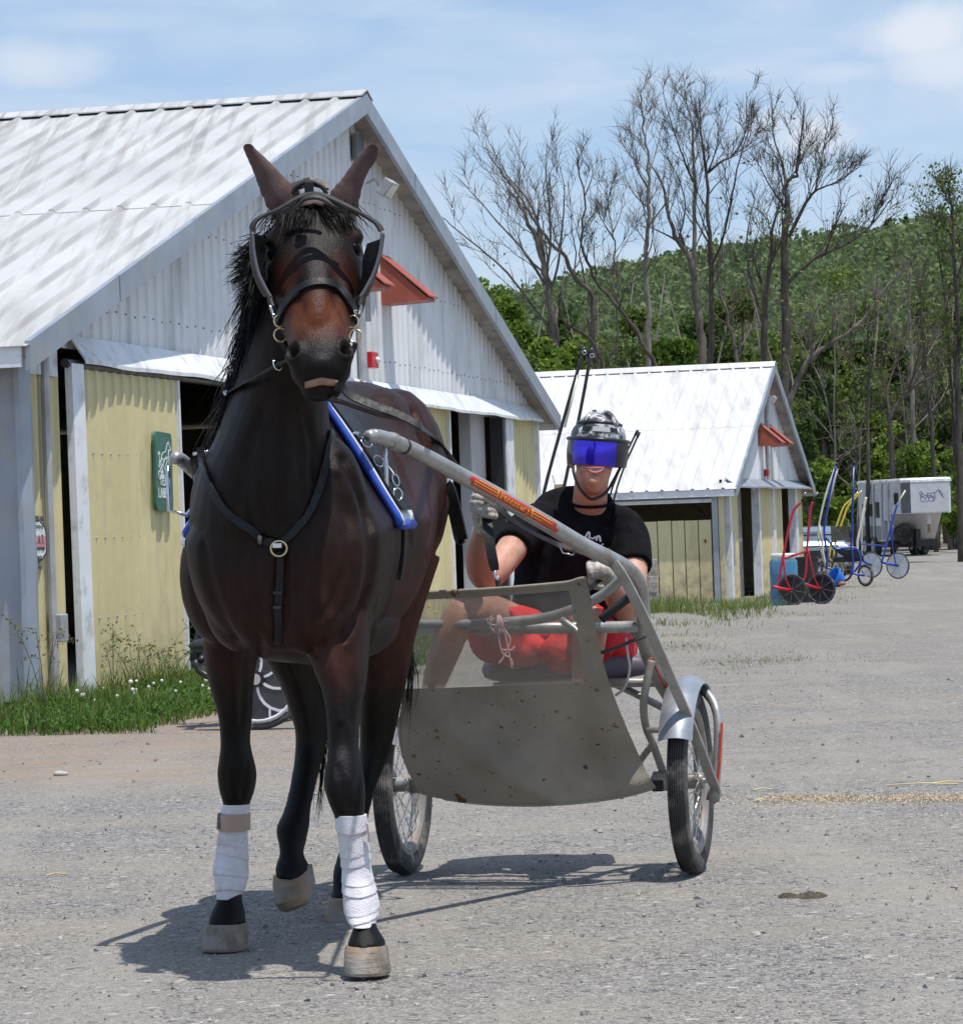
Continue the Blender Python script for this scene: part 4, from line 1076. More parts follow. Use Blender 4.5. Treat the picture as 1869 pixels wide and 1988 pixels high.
def build_wraps():
    def wrap(tbl, seams, seed, strap=None, tab=None):
        rng = random.Random(seed)
        fine = []
        vs = [r[2] for r in tbl]; v0, v1 = vs[0], vs[-1]; n = int((v1-v0)/1.3)
        rs = rows(tbl, 12); arr = np.array(rs)
        mb = MB(); rings = []
        for i in range(n+1):
            v = lerp(v0, v1, i/n)
            uL, uR, D, hb = (np.interp(v, arr[:,2], arr[:,k]) for k in (0,1,3,4))
            ring = []
            a, b = P(uL, v, D), P(uR, v, D); c = (a+b)/2; ha = (b-a)/2
            for k in range(28):
                t = 2*math.pi*k/28
                # each turn of the bandage overlaps the last, slanting round the leg
                ph = v + 9*math.cos(t+seed+.4*math.sin(v*.05)); best = 0
                for sv in seams:
                    d = sv - ph
                    if 0 <= d < 44: best = max(best, (1-d/44)**1.5)
                sc = 1.0 + 0.085*best + 0.012*noise.noise(V((math.cos(t)*3, math.sin(t)*3, v*0.06+seed)))
                ring.append(c + ha*math.cos(t)*sc - H_F*hb*math.sin(t)*sc)
            rings.append(ring)
        mb.loft(rings); return mb.build('leg_wrap', MAT_WRAP, horse, smooth=True)
    w1 = wrap([(433,486,1561,9.42,.050),(427,481,1590,9.425,.047),(425,480,1620,9.43,.046),(421,480,1655,9.44,.05),(416,480,1690,9.43,.06),(419,478,1715,9.42,.057),(421,466,1744,9.41,.05)], (1606,1646,1664,1692,1704,1733), 2)
    w2 = wrap([(650,711,1582,8.78,.050),(656,714,1622,8.785,.048),(662,717,1662,8.79,.047),(665,722,1700,8.79,.05),(667,733,1745,8.77,.062),(672,733,1775,8.75,.057),(682,728,1799,8.72,.05)], (1610,1657,1676,1710,1730,1768,1784), 5)
    # fastening straps
    tan = M('tan_fastening', (0.42,0.31,0.25), 0.85, var=0.1)
    rings = []
    for v, k in ((1579,1.06),(1582,1.10),(1608,1.10),(1612,1.06)):
        a, b = P(425,v,9.425), P(483,v,9.425); c = (a+b)/2; rings.append(ell(c, (b-a)/2*k*0.98, -H_F*.052*k, 24, 2.1))
    MB().loft(rings, cap=False).build('fastening_strap', tan, w1, smooth=True)
    MB().tube([P(427,1580,9.39), P(425,1610,9.385)], .008, 6).build('strap_loop', M('dark_strap', (0.16,0.12,0.11), 0.8), w1)
    MB().strap([P(718,1598,8.75), P(721,1615,8.75), P(722,1634,8.755)], V((.7,-.7,0)), .024, .008).build('fastening_strap', M('pale_strap', (0.55,0.48,0.44), 0.85), w2)
build_wraps()
def hair(mb, root, mid, end, w0, rng, seg=5):
    pts = []
    for k in range(seg+1):
        t = k/seg; p = root*(1-t)**2 + mid*2*t*(1-t) + end*t*t
        pts.append(p)
    side = (end-root).cross(V((rng.uniform(-1,1), rng.uniform(-1,1), rng.uniform(-1,1)))).normalized()
    o = len(mb.v)
    for k, p in enumerate(pts):
        w = w0*(1-0.85*(k/seg)**1.5); mb.v.append(tuple(p-side*w)); mb.v.append(tuple(p+side*w))
    for k in range(seg): mb.f.append((o+2*k, o+2*k+1, o+2*k+3, o+2*k+2))
def build_hair():
    rng = random.Random(11)
    # mane: roots along the crest, falling on the horse's right (towards the barn door)
    crest = catmull([P(590,418,8.80), P(566,480,8.90), P(545,560,8.99), P(522,650,9.08), P(500,740,9.16), P(478,820,9.24)], 10)
    mb = MB()
    for i in range(2200):
        t = rng.random(); k = t*(len(crest)-1); a = crest[int(k)]; b = crest[min(int(k)+1, len(crest)-1)]
        root = a.lerp(b, k-int(k)) + V((rng.gauss(0,.018), rng.gauss(0,.03), rng.gauss(0,.01)))
        ln = rng.uniform(.12,.26)
        d = V((-.10-rng.random()*.22, -.35+rng.gauss(0,.12), -.9)).normalized()
        mid = root + V((-.05-rng.random()*.035, -.06, -.02)) + V((rng.gauss(0,.012),)*3)
        end = root + V((-.046,-.06,0)) + d*ln + V((rng.gauss(0,.02), rng.gauss(0,.02), rng.gauss(0,.02)))
        hair(mb, root, mid, end, rng.uniform(.0016,.0034), rng)
    # wind-blown locks by the cheek
    for i in range(520):
        c = rng.choice(((512,478,462,500,.2),(508,505,450,522,.25),(505,520,455,548,.3),(505,545,468,592,.25),(500,560,478,640,.2)))
        root = P(c[0]+rng.gauss(0,7), c[1]+rng.gauss(0,12), 8.84+rng.gauss(0,.03))
        end = P(c[2]+rng.gauss(0,10), c[3]+rng.gauss(0,13), 8.84+rng.gauss(0,.05))
        mid = (root+end)/2 + V((rng.gauss(0,.01), 0, .014+rng.gauss(0,.01)))
        hair(mb, root, mid, end, rng.uniform(.0014,.003), rng)
    mb.build('mane', MAT_HAIR, horse, smooth=True)
    # forelock lying on the forehead
    mb = MB()
    for i in range(620):
        s0 = rng.uniform(.03,.09); l0 = rng.gauss(0,.04); sw = -1 if l0 < .015 else 1
        root = HP(s0, l0, .020); k = rng.uniform(.10,.20)
        l1 = l0 + sw*rng.uniform(.01,.075); e = HP(s0+k, l1, .032 - 1.3*l1*l1 - .004)
        lm = (l0+l1)/2; mid = HP(s0+k*.5, lm, .040 - 1.0*lm*lm)
        hair(mb, root, mid, e, rng.uniform(.0012,.0024), rng)
    mb.build('forelock', MAT_HAIR, horse, smooth=True)
    # tail
    mb = MB(); dock = H(0,1.28,1.48)
    for i in range(900):
        root = dock + V((rng.gauss(0,.03), rng.gauss(0,.02), rng.gauss(0,.05)))
        sp = rng.gauss(0,.035)
        end = H(-.06+sp*1.3, 1.36+rng.gauss(0,.05), rng.uniform(.42,.95)); mid = H(-.03+sp*.8, 1.46+rng.gauss(0,.03), 1.15)
        hair(mb, root, mid, end, rng.uniform(.0016,.003), rng, 7)
    for i in range(70):       # a loose lock swung out to the near side, another between the hind legs
        a, c = ((798,1270), (790,1385)) if i % 2 else ((630,1430), (615,1575))
        root = P(a[0]+rng.gauss(0,3), a[1]+rng.gauss(0,10), 10.62); end = P(c[0]+rng.gauss(0,6), c[1]+rng.gauss(0,20), 10.6)
        hair(mb, root, (root+end)/2+V((rng.gauss(.008,.012),0,0)), end, rng.uniform(.0015,.0028), rng)
    mb.build('tail', MAT_HAIR, horse, smooth=True)
build_hair()
def build_face_details():
    eye = M('dark_eye', (0.006,0.005,0.005), 0.3, var=0.1, spec=0.08)
    for sg in (1,-1):
        MB().ball(HP(.245, sg*.106, -.043), .023, 16, 12).build('eye', eye, horse, smooth=True)
    # lower teeth showing under the curled lip
    tm = M('stained_teeth', (0.50,0.34,0.20), 0.45, var=0.2, vs=60)
    mb = MB()
    for k in range(6):
        l = (k-2.5)*.0125; mb.ball(HP(.988, l, -.052-abs(k-2.5)*.003), V((.0065,.008,.011)), 8, 6)
    mb.build('teeth', tm, horse, smooth=True)
    mb = MB(); rings = []
    for l, th in ((-.044,.004),(-.03,.009),(0,.011),(.03,.009),(.044,.004)):
        rings.append(ell(HP(1.006, l, -.052-abs(l)*.35), HE1*th, HE3*.012, 10))
    mb.loft(rings); mb.build('lower_lip', M('pink_lip', (0.30,0.17,0.11), 0.5, var=0.2, vs=60), horse, smooth=True)
build_face_details()
def build_ear_cover():
    mb = MB()
    for tip, base_l, base_r, mids in (((483,288), (528,415), (568,372), ((497,352),(541,338))), ((722,292), (640,372), (690,412), ((668,345),(716,345)))):
        pass
    def ear(tbl, D0, D1):
        rings = []
        n = len(tbl)
        rs = rows([(a[0],a[1],b[0],b[1]) for a, b in tbl], 5)
        for i, r in enumerate(rs):
            D = lerp(D0, D1, i/(len(rs)-1)); a, b = P(r[0], r[1], D), P(r[2], r[3], D)
            c = (a+b)/2; ha = (b-a)/2
            wr = 0.97 + 0.05*math.sin(i*1.9)*(1 if i < 9 else .3)
            rings.append(ell(c, ha*wr, V((0,1,0))*ha.length*0.72, 18, 2.1))
        mb.loft(rings)
    ear([((532,428),(590,392)),((513,392),(578,366)),((500,358),(555,346)),((489,328),(535,325)),((478,303),(515,305)),((472,287),(498,290)),((474,281),(490,281)),((478,279),(485,279))], 8.70, 8.62)
    ear([((632,392),(690,432)),((645,366),(697,396)),((660,350),(704,362)),((676,328),(716,332)),((694,302),(730,312)),((708,287),(734,296)),((716,281),(734,286)),((721,280),(729,281))], 8.70, 8.62)
    # cap between the ears with a frayed front edge
    rings = []
    for s_, w, f in ((-.10,.07,-.03),(-.05,.088,-.0),(0,.10,.016),(.05,.105,.026),(.075,.085,.028)):
        top = []
        for k in range(21):
            t = (k/20-.5)*2; top.append(HP(s_ + (.012*math.sin(k*2.1) + .006*math.sin(k*5.2) if s_ > .06 else 0) - .04*t*t, t*w, f*1.0 + .012 - .085*t*t))
        rings.append(top)
    lower = [[p - HE3*.006 for p in r] for r in rings]
    loop = [r + l[::-1] for r, l in zip(rings, lower)]
    mb.loft(loop)
    mb.build('ear_cover', MAT_EARCLOTH, horse, smooth=True)
build_ear_cover()
def build_bridle():
    br = MB().strap([HP(-.05,-.05,.03), HP(-.06,0,.045), HP(-.05,.05,.03)], HE3, .026, .008).build('bridle', MAT_LEATHER2, horse)
    def add(name, pts, ups, w, th, mat=MAT_LEATHER, par=br):
        return MB().strap(pts, ups, w, th).build(name, mat, par, angle=40)
    # crown strap bowed out over the ear cover to the blinkers
    pts = catmull([P(491,452,8.50), P(491,437,8.50), P(503,423,8.50), P(540,406,8.49), P(575,386,8.49), P(598,377,8.50), P(622,377,8.50), P(650,388,8.49), P(690,408,8.49), P(728,431,8.50), P(741,448,8.50)], 5)
    add('crown_strap', pts, [V((0,-.45,.9))]*len(pts), .016, .007, MAT_LEATHER2)
    pts = catmull([P(548,412,8.50), P(575,399,8.49), P(590,386,8.485), P(612,382,8.48), P(632,388,8.485), P(652,400,8.49), P(676,408,8.50)], 4)
    add('brow_strap', pts, [V((0,-.6,.8))]*len(pts), .016, .008, MAT_LEATHER2)
    mb = MB(); mb.tube(catmull([P(568,377,8.55), P(574,364,8.55), P(600,352,8.55), P(624,362,8.55), P(634,376,8.55)], 5), .006, 8); mb.build('crown_ring', MAT_LEATHER, br, smooth=True)
    mb = MB(); mb.box((-.012,-.012,-.02), (.012,.012,.02), Matrix.Translation(P(600,366,8.53))); mb.build('crown_buckle', MAT_LEATHER, br, bevel=.004)
    # blinkers: stiff curved leather cups
    def cup(outer, inner, D0, D1):
        o = catmull([P(u,v,D0) for u,v in outer], 5); i = catmull([P(u,v,D1) for u,v in inner], 5)
        sg = 1 if outer[0][0] > 600 else -1; rings = []
        for a, b in zip(o, i):
            ring = []
            for k in range(7):
                t = k/6; p = a.lerp(b, t) + V((sg*.022*math.sin(math.pi*t), 0, 0)); ring.append(p)
            ring += [p + V((-sg*.005,.003,0)) for p in ring[::-1]]
            rings.append(ring)
        q = MB().loft(rings).build('blinker', MAT_LEATHER, br, angle=50)
        MB().tube(o, .005, 6).build('blinker_edge', M('grey_leather_edge', (0.11,0.11,0.12), 0.5), q, smooth=True)
    cup([(490,450),(493,490),(501,528),(513,555),(526,577)], [(514,458),(508,492),(510,526),(517,552),(528,573)], 8.50, 8.62)
    cup([(742,450),(737,492),(725,530),(712,556),(699,577)], [(716,472),(708,500),(706,528),(703,552),(699,573)], 8.48, 8.60)
    # cheek pieces down to the rings
    for pts in ([(527,572),(533,590),(540,607)], [(699,574),(694,592),(688,608)]):
        p, nn = drape(pts, .008, 4); add('cheek_strap', p, nn, .017, .006)
    # noseband and drop strap
    p, nn = drape([(541,625),(556,592),(576,566),(600,553),(622,549),(645,553),(664,567),(678,592),(687,622)], .007, 4); add('noseband', p, nn, .022, .008)
    p, nn = drape([(543,612),(560,588),(585,566)], .006, 4); add('cheek_strap', p, nn, .014, .006)
    p, nn = drape([(662,566),(678,583),(688,606)], .006, 4); add('cheek_strap', p, nn, .014, .006)
    # rings and bit
    for u, v, r in ((544,623,.0165),(545,650,.018),(684,624,.0165),(690,652,.0175)):
        h = BVH.ray_cast(CAM_O, ray(u,v).normalized()); D = (h[0].y-.02) if h[0] is not None and h[0].y < 9 else 8.47
        MB().torus(P(u,v,min(D,8.52)), V((.25 if u < 620 else -.25,-1,.1)), r, .0028, 20, 6).build('ring', MAT_BRASS, br, smooth=True)
    for pts in ([(534,594),(538,604),(541,612)], [(692,594),(690,604),(688,612)]):
        p, nn = drape(pts, .014, 3); add('buckle', p, nn, .013, .005, MAT_CHROME)
    for sg, u, v in ((-1,566,690),(1,676,702)):
        MB().torus(P(u,v,8.44), V((1,.25*sg,0)), .021, .003, 18, 6).build('bit_ring', MAT_CHROME, br, smooth=True)
    for pts in ([(545,662),(556,676),(564,686)], [(690,664),(686,680),(678,696)]):
        p, nn = drape(pts, .008, 4); add('bit_strap', p, nn, .014, .005)
    # chin strap end and the line to the off side
    pts = catmull([P(566,694,8.45), P(540,707,8.52), P(500,728,8.66), P(470,745,8.80), P(440,762,8.95)], 4)
    add('side_strap', pts, V((-.2,-.6,.8)), .022, .005)
    MB().torus(P(538,708,8.52), V((.8,-.5,.3)), .015, .003, 16, 6).build('strap_ring', MAT_CHROME, br, smooth=True)
    MB().ball(P(439,763,8.93), .009, 10, 6).build('snap', MAT_CHROME, br, smooth=True)
build_bridle()
def build_harness():
    hs = MB()
    # breast collar
    p, nn = drape([(388,868),(396,905),(414,950),(440,990),(474,1022),(512,1046),(540,1058)], .008, 5)
    bc = hs.strap(p, nn, .022, .006).build('breast_collar', MAT_LEATHER, horse, angle=40)
    p, nn = drape([(540,1058),(568,1036),(592,1004),(612,966),(628,920),(638,870),(642,835)], .008, 5)
    MB().strap(p, nn, .020, .006).build('breast_strap', MAT_LEATHER, bc, angle=40)
    c, n_ = drape([(541,1062),(541,1068)], .014, 1)
    MB().torus(c[0], n_[0], .022, .0035, 20, 6).build('ring', MAT_BRASS, bc, smooth=True)
    p, nn = drape([(541,1068),(541,1110),(540,1150),(538,1180),(538,1215),(538,1250)], .008, 5)
    MB().strap(p, nn, .021, .006).build('breast_strap', MAT_LEATHER, bc, angle=40)
    for v in (1150, 1176):
        p, nn = drape([(527,v),(540,v+1),(552,v)], .015, 2); MB().strap(p, nn, .008, .006).build('keeper', MAT_LEATHER2, bc)
    p, nn = drape([(540,1058),(543,1058)], .02, 1); MB().box((-.012,-.004,-.006),(.012,.004,.006), Matrix.Translation(p[0])).build('keeper', MAT_CHROME, bc)
    p, nn = drape([(508,1040),(515,1044)], .016, 1); MB().strap(p, nn, .034, .005).build('keeper', MAT_CHROME, bc)
    # saddle pad and saddle round the girth
    def wrap_band(b0, b1, a0, a1, off, name, mat, par, th=.012, n=40, sub=6):
        grid = []
        for j in range(sub+1):
            b = lerp(b0, b1, j/sub); row = []
            for i in range(n+1):
                a = lerp(a0, a1, i/n); o = H(0, b, 1.28); d = (H_L*math.sin(a) + V((0,0,1))*math.cos(a)).normalized()
                h = BVH.ray_cast(o + d*1.2, -d)
                row.append((h[0] if h[0] is not None else o+d*.4) + d*off)
            grid.append(row)
        rings = []
        for i in range(n+1):
            top = [grid[j][i] for j in range(sub+1)]; o = H(0, (b0+b1)/2, 1.28); d = (top[sub//2]-o).normalized()
            rings.append(top + [q - d*th for q in top[::-1]])
        return MB().loft(rings).build(name, mat, par, angle=50), grid
    B0, B1 = -.10, .14
    pad, grid = wrap_band(B0, B1, R(-100), R(100), .016, 'saddle_pad', MAT_WHITE_PAD, horse)
    for j, mt in ((0, MAT_BLUE_PAD), (6, MAT_WHITE_PAD)):
        MB().tube([q + V((0,0,.0)) for q in grid[j]], .014 if j == 0 else .007, 8).build('pad_binding', mt, pad, smooth=True)
    for i in (0, 40):
        MB().tube([grid[j][i] for j in range(7)], .014, 8).build('pad_binding', MAT_BLUE_PAD, pad, smooth=True)
    MB().tube([q + (q - H(0,-.09,1.28)).normalized()*.012 for q in grid[0]], .005, 6).build('pad_piping', MAT_WHITE_PAD, pad, smooth=True)
    sd, g2 = wrap_band(-.06, .10, R(-92), R(92), .034, 'harness_saddle', MAT_LEATHER, horse, .014)
    wrap_band(-.01, .07, R(-128), R(128), .012, 'girth', MAT_LEATHER, sd, .008)
    for i, j in ((33,1),(36,4),(30,1),(38,1)):
        q = g2[j][i]; d = (q - H(0,.0,1.28)).normalized()
        MB().torus(q + d*.008, d + V((0,-.6,0)), .018, .003, 18, 6).build('ring', MAT_CHROME, sd, smooth=True)
    # tug fittings that carry the shaft tips
    for sg, (u, v, D) in ((1, (727,848,9.22)), (-1, (345,890,9.26))):
        c = P(u, v, D); k = 1 if sg > 0 else -1
        q = P(u + (-8 if sg > 0 else 22), v+45, D+.03)
        fr = MB().tube([c + V((.03*k,0,-.02)), c + V((.03*k,0,-.15)), c + V((-.02*k,0,-.165)), c + V((-.05*k,.01,-.13)), c + V((-.05*k,.01,-.05))], .007, 8).build('shaft_carrier', MAT_CHROME, sd, smooth=True)
        MB().tube([c + V((-.045*k,0,.01)), c + V((-.10*k,.02,.02)), c + V((-.13*k,.03,-.03))], .006, 8).build('hook', MAT_CHROME, fr, smooth=True)
        MB().strap([c + V((-.05*k,.01,.0)), c + V((-.06*k,.01,-.08)), c + V((-.055*k,.015,-.17))], V((k,-.5,0)), .045, .02).build('tug_strap', MAT_LEATHER, fr)
        MB().strap([c + V((-.05*k,.0,-.02)), c + V((-.14*k,.03,.02)), c + V((-.2*k,.05,.05))], V((0,-1,.3)), .03, .008).build('tug_strap', MAT_LEATHER, fr)
    # buckle on the ribs below each side
    for u, v in ((722,1045),(358,1055)):
        MB().ball(P(u,v,9.1), V((.010,.008,.012)), 8, 6).build('stud', MAT_CHROME, sd, smooth=True)
build_harness()
# ------------------------------------------------------------------ jog cart
MAT_ALLOY = M('dull_grey_alloy', (0.40,0.40,0.39), 0.40, metal=0.55, var=0.12, vs=9, dirt=((0.30,0.27,0.23), 0.4, 14), bump=0.05, bs=120)
MAT_ALLOY2 = M('dusty_grey_paint', (0.36,0.35,0.325), 0.5, metal=0.25, var=0.12, vs=9, dirt=((0.27,0.24,0.20), 0.45, 10))
MAT_TYRE = M('dusty_tyre_rubber', (0.045,0.045,0.047), 0.8, var=0.3, vs=12, dirt=((0.22,0.20,0.18), 0.35, 9))
MAT_RIM = M('dusty_rim', (0.30,0.29,0.28), 0.5, metal=0.3, var=0.2, vs=12, dirt=((0.33,0.27,0.23), 0.5, 8))
MAT_ORANGE = M('orange_red_sticker', (0.55,0.05,0.02), 0.4, var=0.1)
MAT_GOLD = M('orange_gold_print', (0.80,0.32,0.04), 0.4, var=0.08)
MAT_RUBBER = M('black_rubber', (0.025,0.025,0.025), 0.75)
CART_C = P(1060, 1015, 11.05); CART_C.z = 0
cart = thing('jog_cart', 'grey metal jog cart with canvas splash guard hitched behind the bay horse', 'cart', CART_C)
WYAW = R(13)
W_AX = V((math.cos(WYAW), -math.sin(WYAW), 0))
def build_cart_wheel(c, r, ax, parent):
    root = None
    fwd = V((0,0,1)).cross(ax).normalized()
    def ringpt(a, rad, off): return c + (fwd*math.cos(a) + V((0,0,1))*math.sin(a))*rad + ax*off
    n = 64; wt = 0.034
    # ribbed tyre
    prof = [(-.026, r-.068), (-.034, r-.045), (-.033, r-.022), (-.028, r-.008)]
    x = -.026; k = 0
    while x < .0262:
        up = r + .0005 - 18*x*x; dn = up - .006
        prof += [(x, up), (x+.0045, up), (x+.0052, dn), (x+.0072, dn)] if x+.0072 < .027 else [(x, up)]
        x += .0078
    prof += [(.028, r-.008), (.033, r-.022), (.034, r-.045), (.026, r-.068)]
    rings = [[ringpt(2*math.pi*i/n, q, o) for o, q in prof] for i in range(n+1)]
    tyre = MB(); tyre.loft(rings, cap=False)
    wh = tyre.build('wheel', MAT_TYRE, parent, angle=35)
    prof = [(-.024, r-.066), (-.024, r-.088), (-.014, r-.098), (.014, r-.098), (.024, r-.088), (.024, r-.066)]
    MB().loft([[ringpt(2*math.pi*i/n, q, o) for o, q in prof] for i in range(n+1)], cap=False).build('rim', MAT_RIM, wh, angle=40)
    hub = MB(); hub.disc(c, ax, 0, .028, .09, 20); hub.disc(c + ax*.032, ax, 0, .042, .006, 20); hub.disc(c - ax*.032, ax, 0, .042, .006, 20)
    hub.build('hub', MAT_ALLOY, wh, angle=40)
    for i in range(36):
        a0 = 2*math.pi*i/36; sd = 1 if i % 2 else -1; sk = (.55 if (i//2) % 2 else -.55)
        MB().tube([ringpt(a0+sk, .038, .032*sd), ringpt(a0, r-.094, .004*sd)], .0017, 5).build('spoke', MAT_CHROME, wh)
    return wh
RW = P(1341, 1515, 10.93); RW.z = 0.318
LW = P(782, 1520, 11.22); LW.z = 0.318
WH_R = build_cart_wheel(RW, 0.318, W_AX, cart)
WH_L = build_cart_wheel(LW, 0.318, W_AX, cart)
def build_cart():
    W_F = V((0,0,1)).cross(W_AX).normalized()
    if W_F.y > 0: W_F = -W_F           # forward
    def tube(name, pts, r, mat=MAT_ALLOY, par=cart, sub=5, n=12):
        return MB().tube(catmull(pts, sub), r, n).build(name, mat, par, smooth=True)
    # left-hand shaft, from the tip beside the horse back over the wheel
    spts = [P(722,847,9.16), P(738,849,9.20), P(775,862,9.30), P(830,888,9.46), P(900,926,9.66), P(980,970,9.88), P(1060,1016,10.10), P(1130,1058,10.30), P(1190,1088,10.48), P(1222,1108,10.60), P(1240,1135,10.68), P(1246,1180,10.74), P(1247,1230,10.80)]
    c = catmull(spts, 6); n = len(c)
    rr = [lerp(.0215, .0265, min(1, i/(n*.55))) for i in range(n)]
    sh = MB().tube(c, rr, 16).build('shaft', MAT_ALLOY, cart, smooth=True)
    tip = MB(); a, b = c[0], c[4]; d = (b-a).normalized()
    tip.tube([a-d*.028, a-d*.020, a-d*.005, a+d*.02, a+d*.035], [.010,.0175,.0205,.0205,.018], 16); tip.build('shaft_tip', MAT_ALLOY, sh, smooth=True)
    e = c[10]; d = (c[11]-c[9]).normalized(); MB().tube([e-d*.012, e-d*.010, e+d*.010, e+d*.012], [.0225,.026,.026,.0225], 16).build('shaft_collar', MAT_ALLOY, sh, angle=40)
    e = c[13]; d = (c[14]-c[12]).normalized(); MB().tube([e-d*.006, e+d*.006], .0240, 16).build('shaft_band', MAT_RUBBER, sh, angle=40)
    # off-side shaft on the far flank of the horse
    spts2 = [P(342,889,9.24), P(352,893,9.32)] + [P(342,889,9.24).lerp(P(800,1205,11.02), t) + V((-.10*math.sin(math.pi*t), 0, .06*math.sin(math.pi*t))) for t in (.15,.3,.5,.7,.85,1.0)]
    c2 = catmull(spts2, 6)
    sh2 = MB().tube(c2, [lerp(.0185, .026, i/len(c2)) for i in range(len(c2))], 14).build('shaft', MAT_ALLOY, cart, smooth=True)
    MB().ball(c2[0], .0195, 14, 10).build('shaft_tip', MAT_ALLOY, sh2, smooth=True)
    # sticker on the shaft: a curved skin on the tube facing the viewer
    i0, i1 = None, None
    us = [pix(q)[0] for q in c]
    def at_u(u):
        for i in range(len(us)-1):
            if us[i] <= u <= us[i+1]:
                k = (u-us[i])/(us[i+1]-us[i]); return c[i].lerp(c[i+1], k), (c[i+1]-c[i]).normalized(), lerp(rr[i], rr[i+1], k)
        return c[-1], (c[-1]-c[-2]).normalized(), rr[-1]
    def skin(u, a, lift):
        """a = angle round the tube, 0 facing the viewer, positive up"""
        p, t, r = at_u(u); f = (CAM_O - p).normalized(); f = (f - t*f.dot(t)).normalized(); up = f.cross(t)
        if up.z < 0: up = -up
        return p + (f*math.cos(a) + up*math.sin(a))*(r + lift)
    def patch(mb, u0, u1, a0, a1, lift, nu=24, na=6):
        top = [[skin(lerp(u0,u1,i/nu), lerp(a0,a1,j/na), lift) for j in range(na+1)] + [skin(lerp(u0,u1,i/nu), lerp(a1,a0,j/na), lift-.0012) for j in range(na+1)] for i in range(nu+1)]
        mb.loft(top)
    mb = MB(); patch(mb, 905, 1066, R(-22), R(42), .0012); patch(mb, 900, 906, R(0), R(36), .0012, 2); patch(mb, 1066, 1072, R(-22), R(10), .0012, 2)
    st = mb.build('sticker', MAT_ORANGE, sh, smooth=True)
    def stripes(u_end, u0, u1):
        mb = MB()
        for a0 in (-8, 10, 28): patch(mb, u0 + (8 if a0 == 28 and u0 < 950 else 0), u1 - (18 if a0 < 0 and u0 > 950 else 0), R(a0), R(a0+7), .0022, 8, 2)
        patch(mb, u_end-1.5, u_end+1.5, R(-14), R(38), .0024, 2, 4)
        q = mb.build('sticker_stripes', MAT_GOLD, st, smooth=True); q['kind'] = 'stuff'
    stripes(953.5, 908, 953); stripes(1019.5, 1020, 1058)
    mb = MB()
    def fn(x, y, l=0.0): return skin(x, y, .0024 + l)
    u = 959
    for ch in 'Pennsbury':
        w = 5.6
        for s_ in GLYPH[ch]:
            for i in range(len(s_)-1):
                (x0,y0),(x1,y1) = s_[i], s_[i+1]
                q0, q1 = skin(u+x0*w, R(-6)+y0*R(34), .0028), skin(u+x1*w, R(-6)+y1*R(34), .0028)
                mb.tube([q0, q1], .0022, 5)
        u += w*1.12
    mb.build('lettering', MAT_GOLD, st)
    # strap brace: flat bar from the shaft down past the wheel to the outer dropout
    pts = catmull([P(1190,1092,10.44), P(1215,1130,10.44), P(1255,1210,10.50), P(1300,1312,10.60), P(1345,1418,10.72), P(1376,1500,10.84), P(1389,1535,10.92), P(1381,1556,10.95)], 3)
    br = MB().strap(pts, [V((-.35,-.9,.1))]*len(pts), .035, .013).build('brace_bar', MAT_ALLOY2, cart, bevel=.003)
    # heavy rear arm, dark underside
    tube('rear_arm', [P(1246,1200,10.78), P(1254,1258,10.86), P(1275,1310,10.98), P(1300,1352,11.08), P(1322,1392,11.16)], .027, MAT_ALLOY2)
    MB().tube([P(1264,1278,10.80), P(1291,1335,10.9)], .0045, 6).build('red_stripe', MAT_ORANGE, cart)
    # outer arch and dropout
    tube('arch_tube', [P(1150,1327,11.16), P(1230,1325,11.14), P(1310,1326,11.12), P(1352,1333,11.06), P(1380,1356,11.0), P(1393,1392,10.96), P(1394,1440,10.94), P(1390,1500,10.93), P(1386,1548,10.93)], .0168, MAT_ALLOY)
    MB().tube([P(1401,1404,10.92), P(1397,1480,10.90), P(1393,1516,10.90)], .0045, 6).build('red_stripe', MAT_ORANGE, cart)
    MB().tube([P(1388,1530,10.93), P(1383,1555,10.93)], .024, 10).build('axle_socket', MAT_ALLOY2, cart, smooth=True)
    # inner fork
    tube('inner_fork', [P(1265,1282,10.80), P(1256,1320,10.80), P(1249,1370,10.82), P(1254,1412,10.84), P(1266,1442,10.88), P(1282,1486,10.95), P(1296,1525,11.0)], .0135, MAT_ALLOY2)
    MB().tube([P(1256,1418,10.72), P(1334,1418,10.66)], .010, 10).build('step_bar', MAT_ALLOY, cart, smooth=True)
    tube('fork_stay', [P(1266,1446,10.88), P(1246,1472,10.98), P(1232,1496,11.04)], .012, MAT_ALLOY2, sub=2)
    tube('seat_stay', [P(1150,1310,11.3), P(1215,1338,11.2), P(1290,1376,11.14)], .0135, MAT_ALLOY, sub=3)
    # axle
    mb = MB(); ax0 = LW + (LW-RW).normalized()*.09; ax1 = RW + (RW-LW).normalized()*.08
    mb.tube([LW + (RW-LW).normalized()*.05, RW - (RW-LW).normalized()*.05], .020, 12); mb.build('axle', MAT_ALLOY2, cart, smooth=True)
    for w, sg in ((LW,1),(RW,-1)):
        d = (RW-LW).normalized(); MB().tube([w + d*sg*.03, w + d*sg*.13], .034, 12).build('axle_sleeve', MAT_ALLOY2, cart, angle=40)
        MB().tube([w - d*.06, w + d*.06], .010, 10).build('axle_bolt', MAT_CHROME, cart, angle=40)
    tube('outer_fork', [P(735,1330,11.4), P(722,1370,11.38), P(716,1450,11.34), P(716,1525,11.30)], .0205, MAT_ALLOY)
    # cross bar, stirrup rail, foot grip
    MB().tube([P(800,1222,11.0), P(1240,1217,10.78)], .0205, 14).build('cross_bar', MAT_ALLOY, cart, smooth=True)
